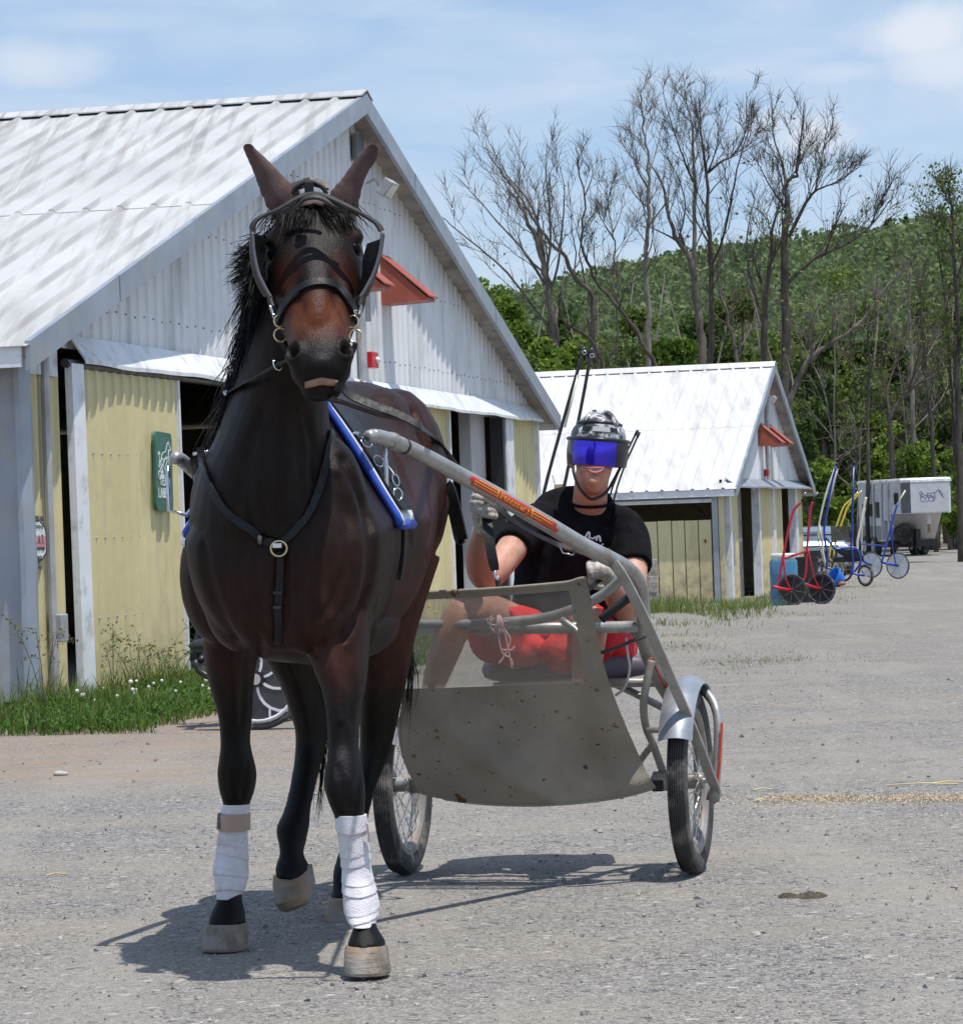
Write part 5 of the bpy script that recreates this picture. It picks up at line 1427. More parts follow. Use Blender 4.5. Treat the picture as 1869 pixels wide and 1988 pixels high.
    tube('stirrup_rail', [P(800,1212,10.90), P(880,1213,10.84), P(980,1208,10.78), P(1060,1199,10.74), P(1120,1180,10.70), P(1170,1155,10.66), P(1208,1122,10.62)], .0175, MAT_ALLOY)
    MB().tube(catmull([P(1168,1202,10.72), P(1192,1182,10.70), P(1220,1160,10.69)], 4), [.016]*8+[.018], 12).build('foot_grip', MAT_RUBBER, cart, smooth=True)
    tube('guard_stay', [P(1140,1290,10.6), P(1128,1235,10.62), P(1090,1203,10.66)], .012, MAT_ALLOY, sub=3)
    MB().tube(catmull([P(1165,1268,10.62), P(1200,1256,10.66), P(1228,1244,10.70), P(1252,1236,10.74)], 3), .006, 8).build('guard_cord', MAT_RUBBER, cart, smooth=True)
    MB().tube(catmull([P(1215,1238,10.72), P(1218,1268,10.72), P(1222,1300,10.73), P(1212,1335,10.76), P(1195,1350,10.80)], 4), .0045, 6).build('clear_hose', M('clear_hose', (0.55,0.55,0.53), 0.3), cart, smooth=True)
    # rivets in the shaft bend
    for u, v in ((1180,1068),(1202,1083),(1216,1093),(1232,1106),(1228,1140),(1240,1152)):
        p = P(u, v, 10.45); MB().ball(P(u,v,10.50+ (u-1180)*.003), .0075, 8, 6).build('rivet', MAT_RUBBER, sh, smooth=True)
    # mudguard over the near wheel
    def fender(c, a0, a1, r, w, name='mudguard'):
        n = 22; rings = []
        for i in range(n+1):
            a = lerp(a0, a1, i/n); d = W_F*math.cos(a) + V((0,0,1))*math.sin(a)
            ring = []
            for k in range(9):
                t = (k/8-.5)*2; ring.append(c + d*(r - .028*t*t) + W_AX*(w*t))
            for k in range(9):
                t = (.5-k/8)*2; ring.append(c + d*(r - .028*t*t - .004) + W_AX*(w*t))
            rings.append(ring)
        return MB().loft(rings).build(name, M('scuffed_blue_grey_metal', (0.30,0.33,0.37), 0.4, metal=0.45, var=0.15, dirt=((0.42,0.42,0.42),0.4,10)), cart, angle=40)
    fender(RW, R(28), R(128), .362, .058)
    fender(LW, R(28), R(128), .362, .058)
    # hub dropout detail and guard clip at the inner end of the axle
    MB().box((-.02,-.02,-.018), (.02,.02,.018), Matrix.Translation(P(1276,1526,10.8))).build('guard_clip', MAT_RUBBER, cart, bevel=.004)
    # seat and backrest under the driver
    seat_m = M('purple_grey_vinyl', (0.115,0.095,0.125), 0.55, var=0.2, vs=10)
    rings = []
    for y, k in ((11.15,.92),(11.2,1.0),(11.45,1.0),(11.52,.94)):
        rings.append(ell(V((P(1100,1300,11.3).x, y, P(1100,1296,11.3).z)), V((.30*k,0,0)), V((0,0,.045*k)), 20, 3.2))
    MB().loft(rings).build('seat', seat_m, cart, smooth=True)
    MB().tube(catmull([P(960,1335,11.3), P(1020,1328,11.35), P(1150,1327,11.3)], 3), .018, 10).build('seat_tube', MAT_ALLOY2, cart, smooth=True)
build_cart()
def build_guard():
    """canvas splash guard: panel grid with a clear window let in"""
    def D_at(v): return lerp(10.50, 10.80, (v-1130)/430)
    L_ = [(828,1150),(815,1200),(800,1260),(788,1310),(779,1370),(772,1420),(781,1470),(798,1512),(812,1536)]
    R_ = [(1138,1127),(1150,1180),(1158,1232),(1172,1292),(1192,1352),(1216,1412),(1240,1466),(1258,1505),(1272,1527)]
    ny, nx = 44, 60
    lf = catmull([(a,b,0) for a,b in L_], 8); rt = catmull([(a,b,0) for a,b in R_], 8)
    def edge(c, t):
        k = t*(len(c)-1); i = min(int(k), len(c)-2); return c[i].lerp(c[i+1], k-i)
    def pos(s, t):
        a, b = edge(lf, t), edge(rt, t); u = lerp(a.x, b.x, s); v = lerp(a.y, b.y, s)
        sag = 4*s*(1-s)
        if t < .5: v += 3*sag*(1-2*t) - 5*math.exp(-((s-.97)/.05)**2)*(1-2*t)
        v += (t**3)*32*(sag**.75)*(1.0 if s > .1 else .9)
        D = D_at(v) + .10*(s-.5)*-1.6
        w = 0
        if t > .35:
            k = min(1, (t-.35)*3)
            w = k*(.020*math.sin(s*7+t*5) + .016*math.sin(s*4.2-t*9+1) + .030*math.exp(-((s-.05-(t-.4)*.9)/.10)**2) - .028*math.exp(-((s-.82+(t-.5)*.15)/.07)**2) + .008*noise.noise(V((s*9,t*7,3))))
            w += .014*math.sin(t*19+s*3)*math.exp(-(((1-s)-.02)/.12)**2)*k
        return P(u, v, D - 1.25*w + .05*sag*(t-.3))
    s0, s1, t0, t1 = 0.0, .905, .052, .425
    grid = [[pos(i/nx, j/ny) for i in range(nx+1)] for j in range(ny+1)]
    def inside(i, j):
        s, t = (i+.5)/nx, (j+.5)/ny; return t0 < t < t1 and s < s1 - .02*(1-(t-t0)/(t1-t0))
    def cells(sel, th):
        mb = MB(); used = {}
        def vid(i, j, k):
            key = (i, j, k)
            if key not in used:
                used[key] = len(mb.v); p = grid[j][i]; mb.v.append((p.x, p.y + th*k, p.z))
            return used[key]
        for j in range(ny):
            for i in range(nx):
                if sel(i, j):
                    q = [(i,j),(i+1,j),(i+1,j+1),(i,j+1)]
                    mb.f.append(tuple(vid(a,b,0) for a,b in q)[::-1]); mb.f.append(tuple(vid(a,b,1) for a,b in q))
                    for (da, db, e0, e1) in ((0,-1,q[0],q[1]),(1,0,q[1],q[2]),(0,1,q[2],q[3]),(-1,0,q[3],q[0])):
                        ii, jj = i+da, j+db
                        if not (0 <= ii < nx and 0 <= jj < ny and sel(ii, jj)):
                            mb.f.append((vid(*e0,0), vid(*e1,0), vid(*e1,1), vid(*e0,1)))
        return mb
    m, nt, N, L, b = new_mat('soiled_canvas')
    vec = coords(nt); c = mixc(nt, noise_f(nt, vec, 4, 5), (0.262,0.232,0.190), (0.335,0.300,0.250))
    c = mixc(nt, noise_f(nt, vec, 15, 3, 0.5, 0.665, 0.70), c, (0.12,0.066,0.032))
    c = mixc(nt, noise_f(nt, vec, 46, 3, 0.5, 0.68, 0.71), c, (0.07,0.05,0.03))
    c = mixc(nt, noise_f(nt, vec, 3, 6, 0.6, 0.5, 0.75), c, (0.39,0.35,0.29))
    L.new(c, b.inputs['Base Color']); b.inputs['Roughness'].default_value = 0.85; b.inputs['Specular IOR Level'].default_value = 0.2
    h = noise_f(nt, vec, 420, 2); h2 = noise_f(nt, vec, 9, 4)
    ad = N.new('ShaderNodeMath'); ad.operation = 'MULTIPLY_ADD'; ad.inputs[1].default_value = 4.0; L.new(h2, ad.inputs[0]); L.new(h, ad.inputs[2])
    add_bump(nt, b, ad.outputs[0], 0.35, 0.004)
    g = cells(lambda i, j: not inside(i, j), .006).build('splash_guard', m, cart, smooth=True)
    me = g.data; me.set_sharp_from_angle(angle=R(50))
    # clear plastic, hazed with dust
    m2, nt, N, L, b = new_mat('dusty_clear_plastic')
    tr = N.new('ShaderNodeBsdfTransparent'); tr.inputs['Color'].default_value = (0.93,0.93,0.92,1)
    mx = N.new('ShaderNodeMixShader'); vec = coords(nt)
    f = noise_f(nt, vec, 5, 6, 0.65, 0.3, 0.8); r = N.new('ShaderNodeMapRange'); r.inputs['To Min'].default_value = 0.16; r.inputs['To Max'].default_value = 0.42; L.new(f, r.inputs['Value'])
    L.new(r.outputs[0], mx.inputs[0]); L.new(tr.outputs[0], mx.inputs[1]); L.new(b.outputs[0], mx.inputs[2])
    b.inputs['Base Color'].default_value = (0.42,0.40,0.36,1); b.inputs['Roughness'].default_value = 0.45
    L.new(mx.outputs[0], N['Material Output'].inputs['Surface'])
    w = cells(inside, .002).build('clear_window', m2, g, smooth=True)
    # rolled hem
    MB().tube([grid[0][i] + V((0,-.002,0)) for i in range(0, nx+1)], .007, 6).build('hem', m, g, smooth=True)
    MB().tube([grid[ny][i] for i in range(0, nx+1)], .006, 6).build('hem', m, g, smooth=True)
    # pink twine knotted on the rail
    pk = M('pink_twine', (0.62,0.40,0.42), 0.8, var=0.15)
    mb = MB(); rng = random.Random(5)
    for k in range(4):
        mb.torus(P(962+k*4,1212,10.74), V((1,.1,.15*(k-1.5))), .030, .0032, 16, 5)
    for path in ([(960,1200),(950,1212),(962,1228),(972,1212),(985,1205)],[(965,1210),(968,1240),(975,1268),(990,1278),(996,1292)],[(972,1214),(990,1240),(984,1262),(975,1280),(968,1288)],[(978,1220),(985,1255),(990,1280),(994,1298)],[(962,1215),(945,1208),(955,1196)],[(975,1262),(992,1262),(999,1255)]):
        mb.tube(catmull([P(u,v,10.72) for u,v in path], 4), .0033, 5)
    mb.build('twine', pk, cart, smooth=True)['kind'] = 'stuff'
build_guard()
# ------------------------------------------------------------------ driver
MAT_TEE = M('black_cotton', (0.0085,0.0085,0.0105), 0.92, var=0.3, vs=20, bump=0.3, bs=180, spec=0.1)
MAT_RED_SHORTS = M('red_shorts_cloth', (0.62,0.018,0.022), 0.75, var=0.15, vs=14, bump=0.3, bs=90)
MAT_GLOVE = M('soiled_white_glove', (0.56,0.53,0.47), 0.85, var=0.12, vs=30, dirt=((0.26,0.22,0.18),0.5,40), bump=0.2, bs=200)
def skin_material():
    m, nt, N, L, b = new_mat('skin')
    vec = coords(nt); c = mixc(nt, noise_f(nt, vec, 14, 5), (0.44,0.225,0.15), (0.57,0.315,0.22))
    at = N.new('ShaderNodeAttribute'); at.attribute_name = 'flush'
    c = mixc(nt, noise_f(nt, vec, 55, 6, .7, .52, .72), c, (0.40,0.16,0.10))
    c = mixc(nt, at.outputs['Fac'], c, (0.50,0.15,0.105))
    L.new(c, b.inputs['Base Color']); b.inputs['Roughness'].default_value = 0.5
    b.inputs['Subsurface Weight'].default_value = 0.12; b.inputs['Subsurface Radius'].default_value = (0.012,0.005,0.003); b.inputs['Subsurface Scale'].default_value = 0.5
    h = noise_f(nt, vec, 300, 4); add_bump(nt, b, h, 0.15, 0.002)
    return m
MAT_SKIN = skin_material()
def path_loft(mb, tbl, sub=4, n=16, e=2.1):
    """rows (u, v, D, r across, r deep): tube along a bent limb"""
    rs = rows(tbl, sub); cs = [P(r[0], r[1], r[2]) for r in rs]; prev = None; rings = []
    for i, r in enumerate(rs):
        t = (cs[min(i+1, len(cs)-1)] - cs[max(i-1, 0)]).normalized()
        f = V((0,-1,0)); f = f - t*f.dot(t)
        if f.length < .15: f = V((0,0,1)) - t*t.z
        f.normalize()
        if prev is not None and f.dot(prev) < 0: f = -f
        prev = f; x = t.cross(f)
        rings.append(ell(cs[i], x*r[3], f*r[4], n, e))
    mb.loft(rings); return mb
def build_driver():
    root = thing('person', 'smiling driver in black t-shirt, red shorts and blue-visored helmet seated in the jog cart', 'person', P(1085,1290,11.3))
    # ---- body: one continuous figure
    mb = MB()
    mt = Matrix.Rotation(R(-5), 3, 'Y')
    mb.ball(P(1158,866,11.28), V((.080,.094,.104)), 22, 16, mt)
    path_loft(mb, [(1157,868,11.24,.076,.078),(1155,890,11.22,.070,.078),(1153,908,11.195,.064,.076),(1152,926,11.18,.057,.068),(1151,940,11.19,.044,.052),(1150,949,11.21,.022,.03)])
    mb.ball(P(1151,934,11.12), V((.020,.020,.017)), 12, 8)                      # chin
    for sg in (1,-1): mb.ball(P(1154+sg*22,913,11.15), V((.017,.020,.020)), 12, 8)   # smiling cheeks
    mb.ball(P(1157,893,11.15), V((.014,.016,.016)), 12, 8)                       # nose tip
    path_loft(mb, [(1151,916,11.27,.062,.066),(1147,945,11.30,.060,.064),(1145,970,11.32,.062,.066),(1143,990,11.34,.064,.060),(1141,1008,11.355,.066,.050)])
    path_loft(mb, [(1138,988,11.37,.07,.05),(1132,1018,11.38,.16,.075),(1124,1060,11.37,.19,.105),(1110,1130,11.38,.165,.10),(1095,1200,11.39,.15,.095),(1085,1262,11.38,.16,.10),(1083,1290,11.36,.13,.09)])
    # right arm raised (towards the barn), hand at shoulder height
    ARM_R = [(1040,1010,11.32,.060,.060),(1010,1040,11.24,.058,.058),(985,1078,11.14,.052,.054),(962,1108,11.06,.049,.050),(945,1122,11.02,.047,.050),(934,1112,10.98,.048,.050),(930,1088,10.94,.047,.047),(931,1060,10.90,.040,.041),(935,1035,10.87,.032,.033),(937,1015,10.85,.030,.028)]
    path_loft(mb, ARM_R, 4)
    mb.ball(P(941,1121,11.03), V((.042,.045,.036)), 12, 8)
    ARM_L = [(1212,1026,11.34,.056,.056),(1226,1060,11.28,.056,.056),(1228,1110,11.20,.052,.054),(1225,1155,11.12,.047,.050),(1216,1182,11.06,.045,.047),(1207,1175,11.0,.046,.046),(1196,1155,10.94,.044,.044),(1184,1135,10.88,.036,.036),(1174,1118,10.84,.030,.030)]
    path_loft(mb, ARM_L, 4)
    LEG_R = [(1050,1262,11.32,.098,.10),(1010,1232,11.20,.090,.092),(965,1204,11.06,.080,.082),(925,1186,10.95,.068,.070),(900,1190,10.89,.060,.062),(882,1216,10.88,.057,.060),(866,1258,10.90,.054,.060),(850,1304,10.92,.046,.05),(836,1350,10.98,.036,.040),(828,1388,11.03,.034,.036),(822,1405,11.03,.036,.05)]
    path_loft(mb, LEG_R, 4)
    LEG_L = [(1115,1262,11.32,.098,.10),(1125,1238,11.20,.090,.092),(1135,1222,11.06,.080,.082),(1142,1213,10.95,.066,.07),(1145,1224,10.89,.060,.062),(1142,1255,10.90,.057,.060),(1138,1300,10.93,.052,.058),(1134,1350,11.0,.042,.046),(1132,1392,11.05,.034,.036),(1132,1410,11.05,.036,.05)]
    path_loft(mb, LEG_L, 4)
    me = shell_mesh(mb, 0.0062, 5, 'driver_body')
    n = len(me.vertices); co = np.empty(n*3); me.vertices.foreach_get('co', co); co = co.reshape(-1,3)
    # grin: a wide shallow hollow
    mc = P(1156,913,11.105)
    for i in range(n):
        d = co[i] - np.array(mc); x = d[0]; z = d[2] - 0.55*x*x/.05*.9
        w = max(0, 1 - ((x/.030)**2 + (z/.0075)**2)) if abs(d[1]) < .06 else 0
        co[i][1] += .016*w
    me.vertices.foreach_set('co', co.ravel())
    fl = np.zeros(n)
    for c, r, a in ((P(928,1085,10.95),.13,.75),(P(1200,1150,10.98),.13,.7),(P(1155,905,11.12),.08,.55),(P(1151,948,11.2),.06,.4),(P(1147,965,11.28),.08,.5)):
        d = np.linalg.norm(co - np.array(c), axis=1)/r; w = np.clip(1.2-d, 0, 1); fl = np.maximum(fl, a*w*w*(3-2*w))
    at = me.attributes.new('flush', 'FLOAT', 'POINT'); at.data.foreach_set('value', fl.astype(np.float32))
    body = link('body', me, MAT_SKIN, root, smooth=True)
    # teeth and lips
    mb = MB(); p0 = mc + V((0,.004,.001))
    for k in range(8):
        x = (k-3.5)*.0058; mb.ball(p0 + V((x, .5*x*x/.05, .55*x*x/.05*.9)), V((.0031,.003,.0042)), 6, 5)
    mb.build('teeth', M('teeth', (0.72,0.68,0.60), 0.3), body, smooth=True)['kind'] = 'stuff'
    lip = M('lip', (0.42,0.14,0.12), 0.45)
    for dz, th in ((.0085,.0032),(-.0085,.0045)):
        MB().tube([mc + V((x, -.001+.5*x*x/.05, dz*(1-(x/.032)**2) + .55*x*x/.05*.9)) for x in np.linspace(-.031,.031,11)], [th*(1-(x/.034)**2)+.0008 for x in np.linspace(-.031,.031,11)], 6).build('lip', lip, body, smooth=True)
    for sg in (1,-1):                  # ears under the helmet rim
        MB().ball(P(1157+sg*49,893,11.27), V((.010,.022,.030)), 10, 8).build('ear', MAT_SKIN, body, smooth=True)
    # ---- t-shirt
    mb = MB()
    path_loft(mb, [(1146,973,11.325,.074,.080),(1145,978,11.335,.096,.086),(1141,987,11.35,.150,.092),(1137,998,11.36,.184,.102),(1132,1018,11.365,.204,.115),(1126,1050,11.37,.210,.128),(1117,1090,11.37,.216,.132),(1106,1130,11.38,.200,.13),(1097,1180,11.38,.192,.128),(1090,1232,11.38,.188,.128),(1088,1246,11.38,.186,.126)], 4, 24)
    path_loft(mb, [(1085,1008,11.36,.058,.06),(1048,1012,11.33,.070,.074),(1014,1036,11.25,.071,.072),(995,1062,11.17,.068,.068)], 4, 18)
    path_loft(mb, [(1180,1010,11.36,.058,.06),(1210,1022,11.34,.072,.076),(1226,1058,11.28,.070,.072),(1230,1100,11.21,.067,.068)], 4, 18)
    me = shell_mesh(mb, 0.0075, 5, 'tee')
    for v in me.vertices:
        q = v.co; k = noise.noise(V((q.x*9+q.z*6, q.y*6, q.z*5-q.x*7)))*.010 + noise.noise(q*26)*.0035
        q.y += k; q.x += k*.5
    tee = link('t_shirt', me, MAT_TEE, root, smooth=True)
    MB().torus(P(1146,975,11.325), V((.03,-.25,.95)), .073, .0055, 28, 8).build('collar', MAT_TEE, tee, smooth=True)
    # white print on the chest, mostly behind the shaft
    bt = BVHTree.FromPolygons([v.co.copy() for v in me.vertices], [tuple(p.vertices) for p in me.polygons])
    def on_tee(u, v, off=.002):
        h = bt.ray_cast(CAM_O, ray(u, v).normalized()); return (h[0] + h[1]*off) if h[0] is not None else P(u, v, 11.2)
    wp = M('white_print', (0.70,0.72,0.76), 0.7)
    mb = MB()
    for path, w in (([(1133,1049),(1137,1041),(1141,1034),(1144,1036),(1143,1046)],.0035),([(1146,1044),(1151,1046),(1155,1042)],.003),([(1157,1050),(1159,1042),(1163,1042),(1165,1052)],.004),([(1166,1060),(1170,1056)],.003)):
        mb.tube([on_tee(u, v) for u, v in catmull2(path)], w, 5)
    mb.build('chest_print', wp, tee)['kind'] = 'stuff'
    mb = MB(); rng = random.Random(8)
    for row, (u0, v0, u1) in enumerate(((1131,1064,1152),(1124,1070,1158))):
        u = u0
        while u < u1:
            v = v0 + (u-u0)*.36; mb.tube([on_tee(u, v-rng.uniform(1.2,2.2)), on_tee(u+.8, v+1.2)], .0011, 4)
            if rng.random() < .6: mb.tube([on_tee(u, v), on_tee(u+1.6, v+.6)], .001, 4)
            u += 2.2 + (1.4 if rng.random() < .15 else 0)
    mb.build('chest_print', wp, tee)['kind'] = 'stuff'
    # ---- shorts
    mb = MB()
    path_loft(mb, [(1090,1225,11.38,.175,.125),(1087,1250,11.37,.185,.14),(1084,1285,11.34,.18,.14)], 3, 22)
    path_loft(mb, [(1052,1262,11.32,.112,.115),(1015,1240,11.20,.112,.108),(980,1232,11.08,.108,.104),(958,1230,11.01,.108,.108)], 4, 20)
    path_loft(mb, [(1113,1264,11.32,.112,.115),(1124,1242,11.18,.108,.106),(1134,1234,11.04,.104,.104),(1140,1232,10.97,.106,.112)], 4, 20)
    mb.ball(P(1190,1262,11.25), V((.085,.09,.085)), 14, 10)
    mb.ball(P(1010,1262,11.05), V((.10,.08,.065)), 14, 10); mb.ball(P(1095,1268,11.0), V((.085,.07,.075)), 14, 10)
    me = shell_mesh(mb, 0.008, 4, 'shorts')
    for v in me.vertices:
        q = v.co; k = noise.noise(V((q.x*14, q.y*9, q.z*11)))*.016 + noise.noise(q*34)*.004
        q.y += k; q.z += k*.4
    link('shorts', me, MAT_RED_SHORTS, root, smooth=True)
    # ---- shoes
    for u, v, D in ((820,1414,11.0),(1132,1416,11.02)):
        m_ = MB(); m_.ball(P(u,v,D), V((.048,.125,.042)), 16, 10); m_.ball(P(u,v-8,D+.08), V((.046,.06,.055)), 14, 8)
        link('shoe', shell_mesh(m_, .008, 4, 'shoe'), M('grey_trainer', (0.12,0.12,0.13), 0.7), root, smooth=True)
    # ---- gloves: palm, four curled fingers and a thumb round the straps
    def glove(parts, name='glove'):
        m_ = MB()
        for pts, rr in parts:
            c = catmull(pts, 4); k = len(c); m_.tube(c, [np.interp(i/(k-1), np.linspace(0,1,len(rr)), rr) for i in range(k)], 12)
            m_.ball(c[-1], rr[-1]*1.0, 10, 8); m_.ball(c[0], rr[0], 10, 8)
        me_ = shell_mesh(m_, .0030, 2, name)
        return link(name, me_, MAT_GLOVE, root, smooth=True)
    Dg = 10.83
    fingers = []
    for k, (v, l, r) in enumerate(((968,0,.0135),(979,-2,.0145),(990,-1,.014),(1000,2,.0125))):
        fingers.append(([P(921+l,v-2,Dg+.03), P(924+l,v-3,Dg-.025), P(938+l,v-1,Dg-.050), P(952+l,v+1,Dg-.045), P(960+l*.5,v+2,Dg-.012), P(952,v+2,Dg+.012)], [r,r*1.08,r,r*.98,r*.9,r*.8]))
    glove(fingers + [([P(931,963,Dg+.035), P(931,983,Dg+.03), P(934,1002,Dg+.02), P(937,1024,Dg+.02)], [.026,.036,.034,.031]),
                     ([P(940,995,Dg+.025), P(948,980,Dg+.02), P(946,964,Dg), P(938,955,Dg-.014), P(930,953,Dg-.022)], [.019,.017,.0155,.0145,.012])])
    Dl = 10.74
    fingers = []
    for k, (u, dv, r) in enumerate(((1147,2,.0135),(1158,-1,.0145),(1169,-1,.0142),(1181,3,.0130))):
        fingers.append(([P(u-2,1100+dv,Dl+.04), P(u-2,1093+dv,Dl), P(u-1,1100+dv,Dl-.035), P(u,1114+dv,Dl-.040), P(u+1,1124+dv,Dl-.014), P(u,1118+dv,Dl+.008)], [r,r*1.05,r*1.08,r,r*.9,r*.8]))
    glove(fingers + [([P(1152,1108,Dl+.05), P(1166,1112,Dl+.055), P(1180,1116,Dl+.06)], [.024,.032,.026]),
                     ([P(1166,1110,Dl+.05), P(1172,1122,Dl+.07), P(1178,1130,Dl+.09)], [.030,.031,.030]),
                     ([P(1152,1118,Dl+.02), P(1150,1128,Dl-.01), P(1158,1137,Dl-.03), P(1168,1139,Dl-.035)], [.018,.017,.0155,.012])])
    return root, body
def catmull2(path): return [(q.x, q.y) for q in catmull([(a, b, 0) for a, b in path], 3)]
DRIVER, DBODY = build_driver()
def build_helmet():
    m, nt, N, L, b = new_mat('speckled_helmet_shell')
    vec = coords(nt); f = noise_f(nt, vec, 60, 8, 0.8, 0.45, 0.52)
    c = mixc(nt, f, (0.012,0.012,0.014), (0.62,0.62,0.62))
    c = mixc(nt, noise_f(nt, vec, 14, 3, 0.5, 0.45, 0.6), c, (0.03,0.03,0.034))
    L.new(c, b.inputs['Base Color']); b.inputs['Roughness'].default_value = 0.42
    HM = M('black_helmet_trim', (0.014,0.014,0.016), 0.3, var=0.2)
    C = P(1160,868,11.255); tilt = Matrix.Rotation(R(6), 3, 'Y')
    rx, ry, rz = .102, .140, .126
    def hp(a, e, k=1.0):
        """a: angle round (0 = front), e: elevation"""
        p = V((math.sin(a)*math.cos(e)*rx*k, -math.cos(a)*math.cos(e)*ry*k, math.sin(e)*rz*k)); return C + tilt @ p
    rings = []
    for i in range(15):
        e = R(lerp(-4, 88, i/14)); rings.append([hp(2*math.pi*k/40, e, 1.0 + (.03*math.exp(-((math.degrees(e)-26)/5)**2))) for k in range(40)])
    inner = [[hp(2*math.pi*k/40, R(-4), .92) for k in range(40)]]
    hel = MB().loft(inner + rings).build('helmet', m, DRIVER, angle=45)
    # deep sides and back
    rings = []
    for e, k in ((-4,1.0),(-18,1.02),(-30,1.06)):
        rings.append([hp(R(lerp(62,298,j/30)), R(e), k) for j in range(31)])
    inn = [[C + (q-C)*.93 for q in r] for r in rings[::-1]]
    MB().loft([r + i_[::-1] for r, i_ in zip(rings, inn[::-1])]).build('helmet_side', HM, hel, angle=50)
    # raised ridges over the crown and a step above the band
    for a0 in (-42, 42):
        pts = [hp(R(a0), R(e), 1.015) for e in (36, 48, 60, 70)] + [hp(R(180-a0), R(e), 1.015) for e in (72, 62, 48, 30)]
        MB().tube(catmull(pts, 4), [.004]+[.0115]*27+[.004], 8).build('helmet_ridge', m, hel, smooth=True)
    MB().tube([hp(R(a), R(39+3*math.cos(R(a))), 1.004) for a in np.linspace(-75,75,25)], .006, 8).build('helmet_ridge', HM, hel, smooth=True)
    # dark slots in the band and a pale plate
    for a0 in (-30, 30):
        MB().strap([hp(R(a0-9), R(27), 1.04), hp(R(a0), R(27), 1.045), hp(R(a0+9), R(27), 1.04)], V((math.sin(R(a0)),-1,.3)), .014, .006).build('vent_slot', HM, hel)
    MB().strap([hp(R(a), R(27), 1.042) for a in (-16,-6,4,14,22)], V((0,-1,.3)), .017, .004).build('front_plate', M('pale_plate', (0.45,0.45,0.46), 0.4), hel)
    # mirrored visor
    vm, nt, N, L, b = new_mat('blue_mirror_visor')
    L.new(mixc(nt, noise_f(nt, coords(nt), 9, 3), (0.02,0.012,0.40), (0.06,0.03,0.80)), b.inputs['Base Color'])
    b.inputs['Metallic'].default_value = 0.55; b.inputs['Roughness'].default_value = 0.16; b.inputs['Coat Weight'].default_value = 0.5; b.inputs['Coat Roughness'].default_value = 0.05
    def vis(a0, a1, mat, name, par):
        rings = []
        for j in range(25):
            a = R(lerp(a0, a1, j/24)); r = []
            for e, k in ((7,1.08),(-6,1.10),(-17,1.13),(-27,1.18)):
                r.append(hp(a, R(e), k))
            rings.append(r + [C + (q-C)*.975 for q in r[::-1]])
        return MB().loft(rings).build(name, mat, par, angle=50)
    v = vis(-54, 34, vm, 'visor', hel)
    vis(34.4, 76, M('smoked_visor', (0.012,0.011,0.020), 0.15), 'visor_side', hel); vis(-78, -54.4, M('smoked_visor', (0.012,0.011,0.020), 0.15), 'visor_side', hel)
    MB().tube([hp(R(a), R(10), 1.075) for a in np.linspace(-80,80,25)], .007, 8).build('brow_trim', HM, hel, smooth=True)
    cord = M('black_cord', (0.02,0.018,0.018), 0.7)
    MB().tube(catmull([hp(R(-62), R(-24), 1.0), P(1113,915,11.14), P(1124,945,11.13), P(1142,966,11.15), P(1155,968,11.15), P(1176,956,11.17), P(1192,930,11.2), hp(R(75), R(-24), 1.0)], 5), .0055, 8).build('chin_strap', cord, hel, smooth=True)
build_helmet()
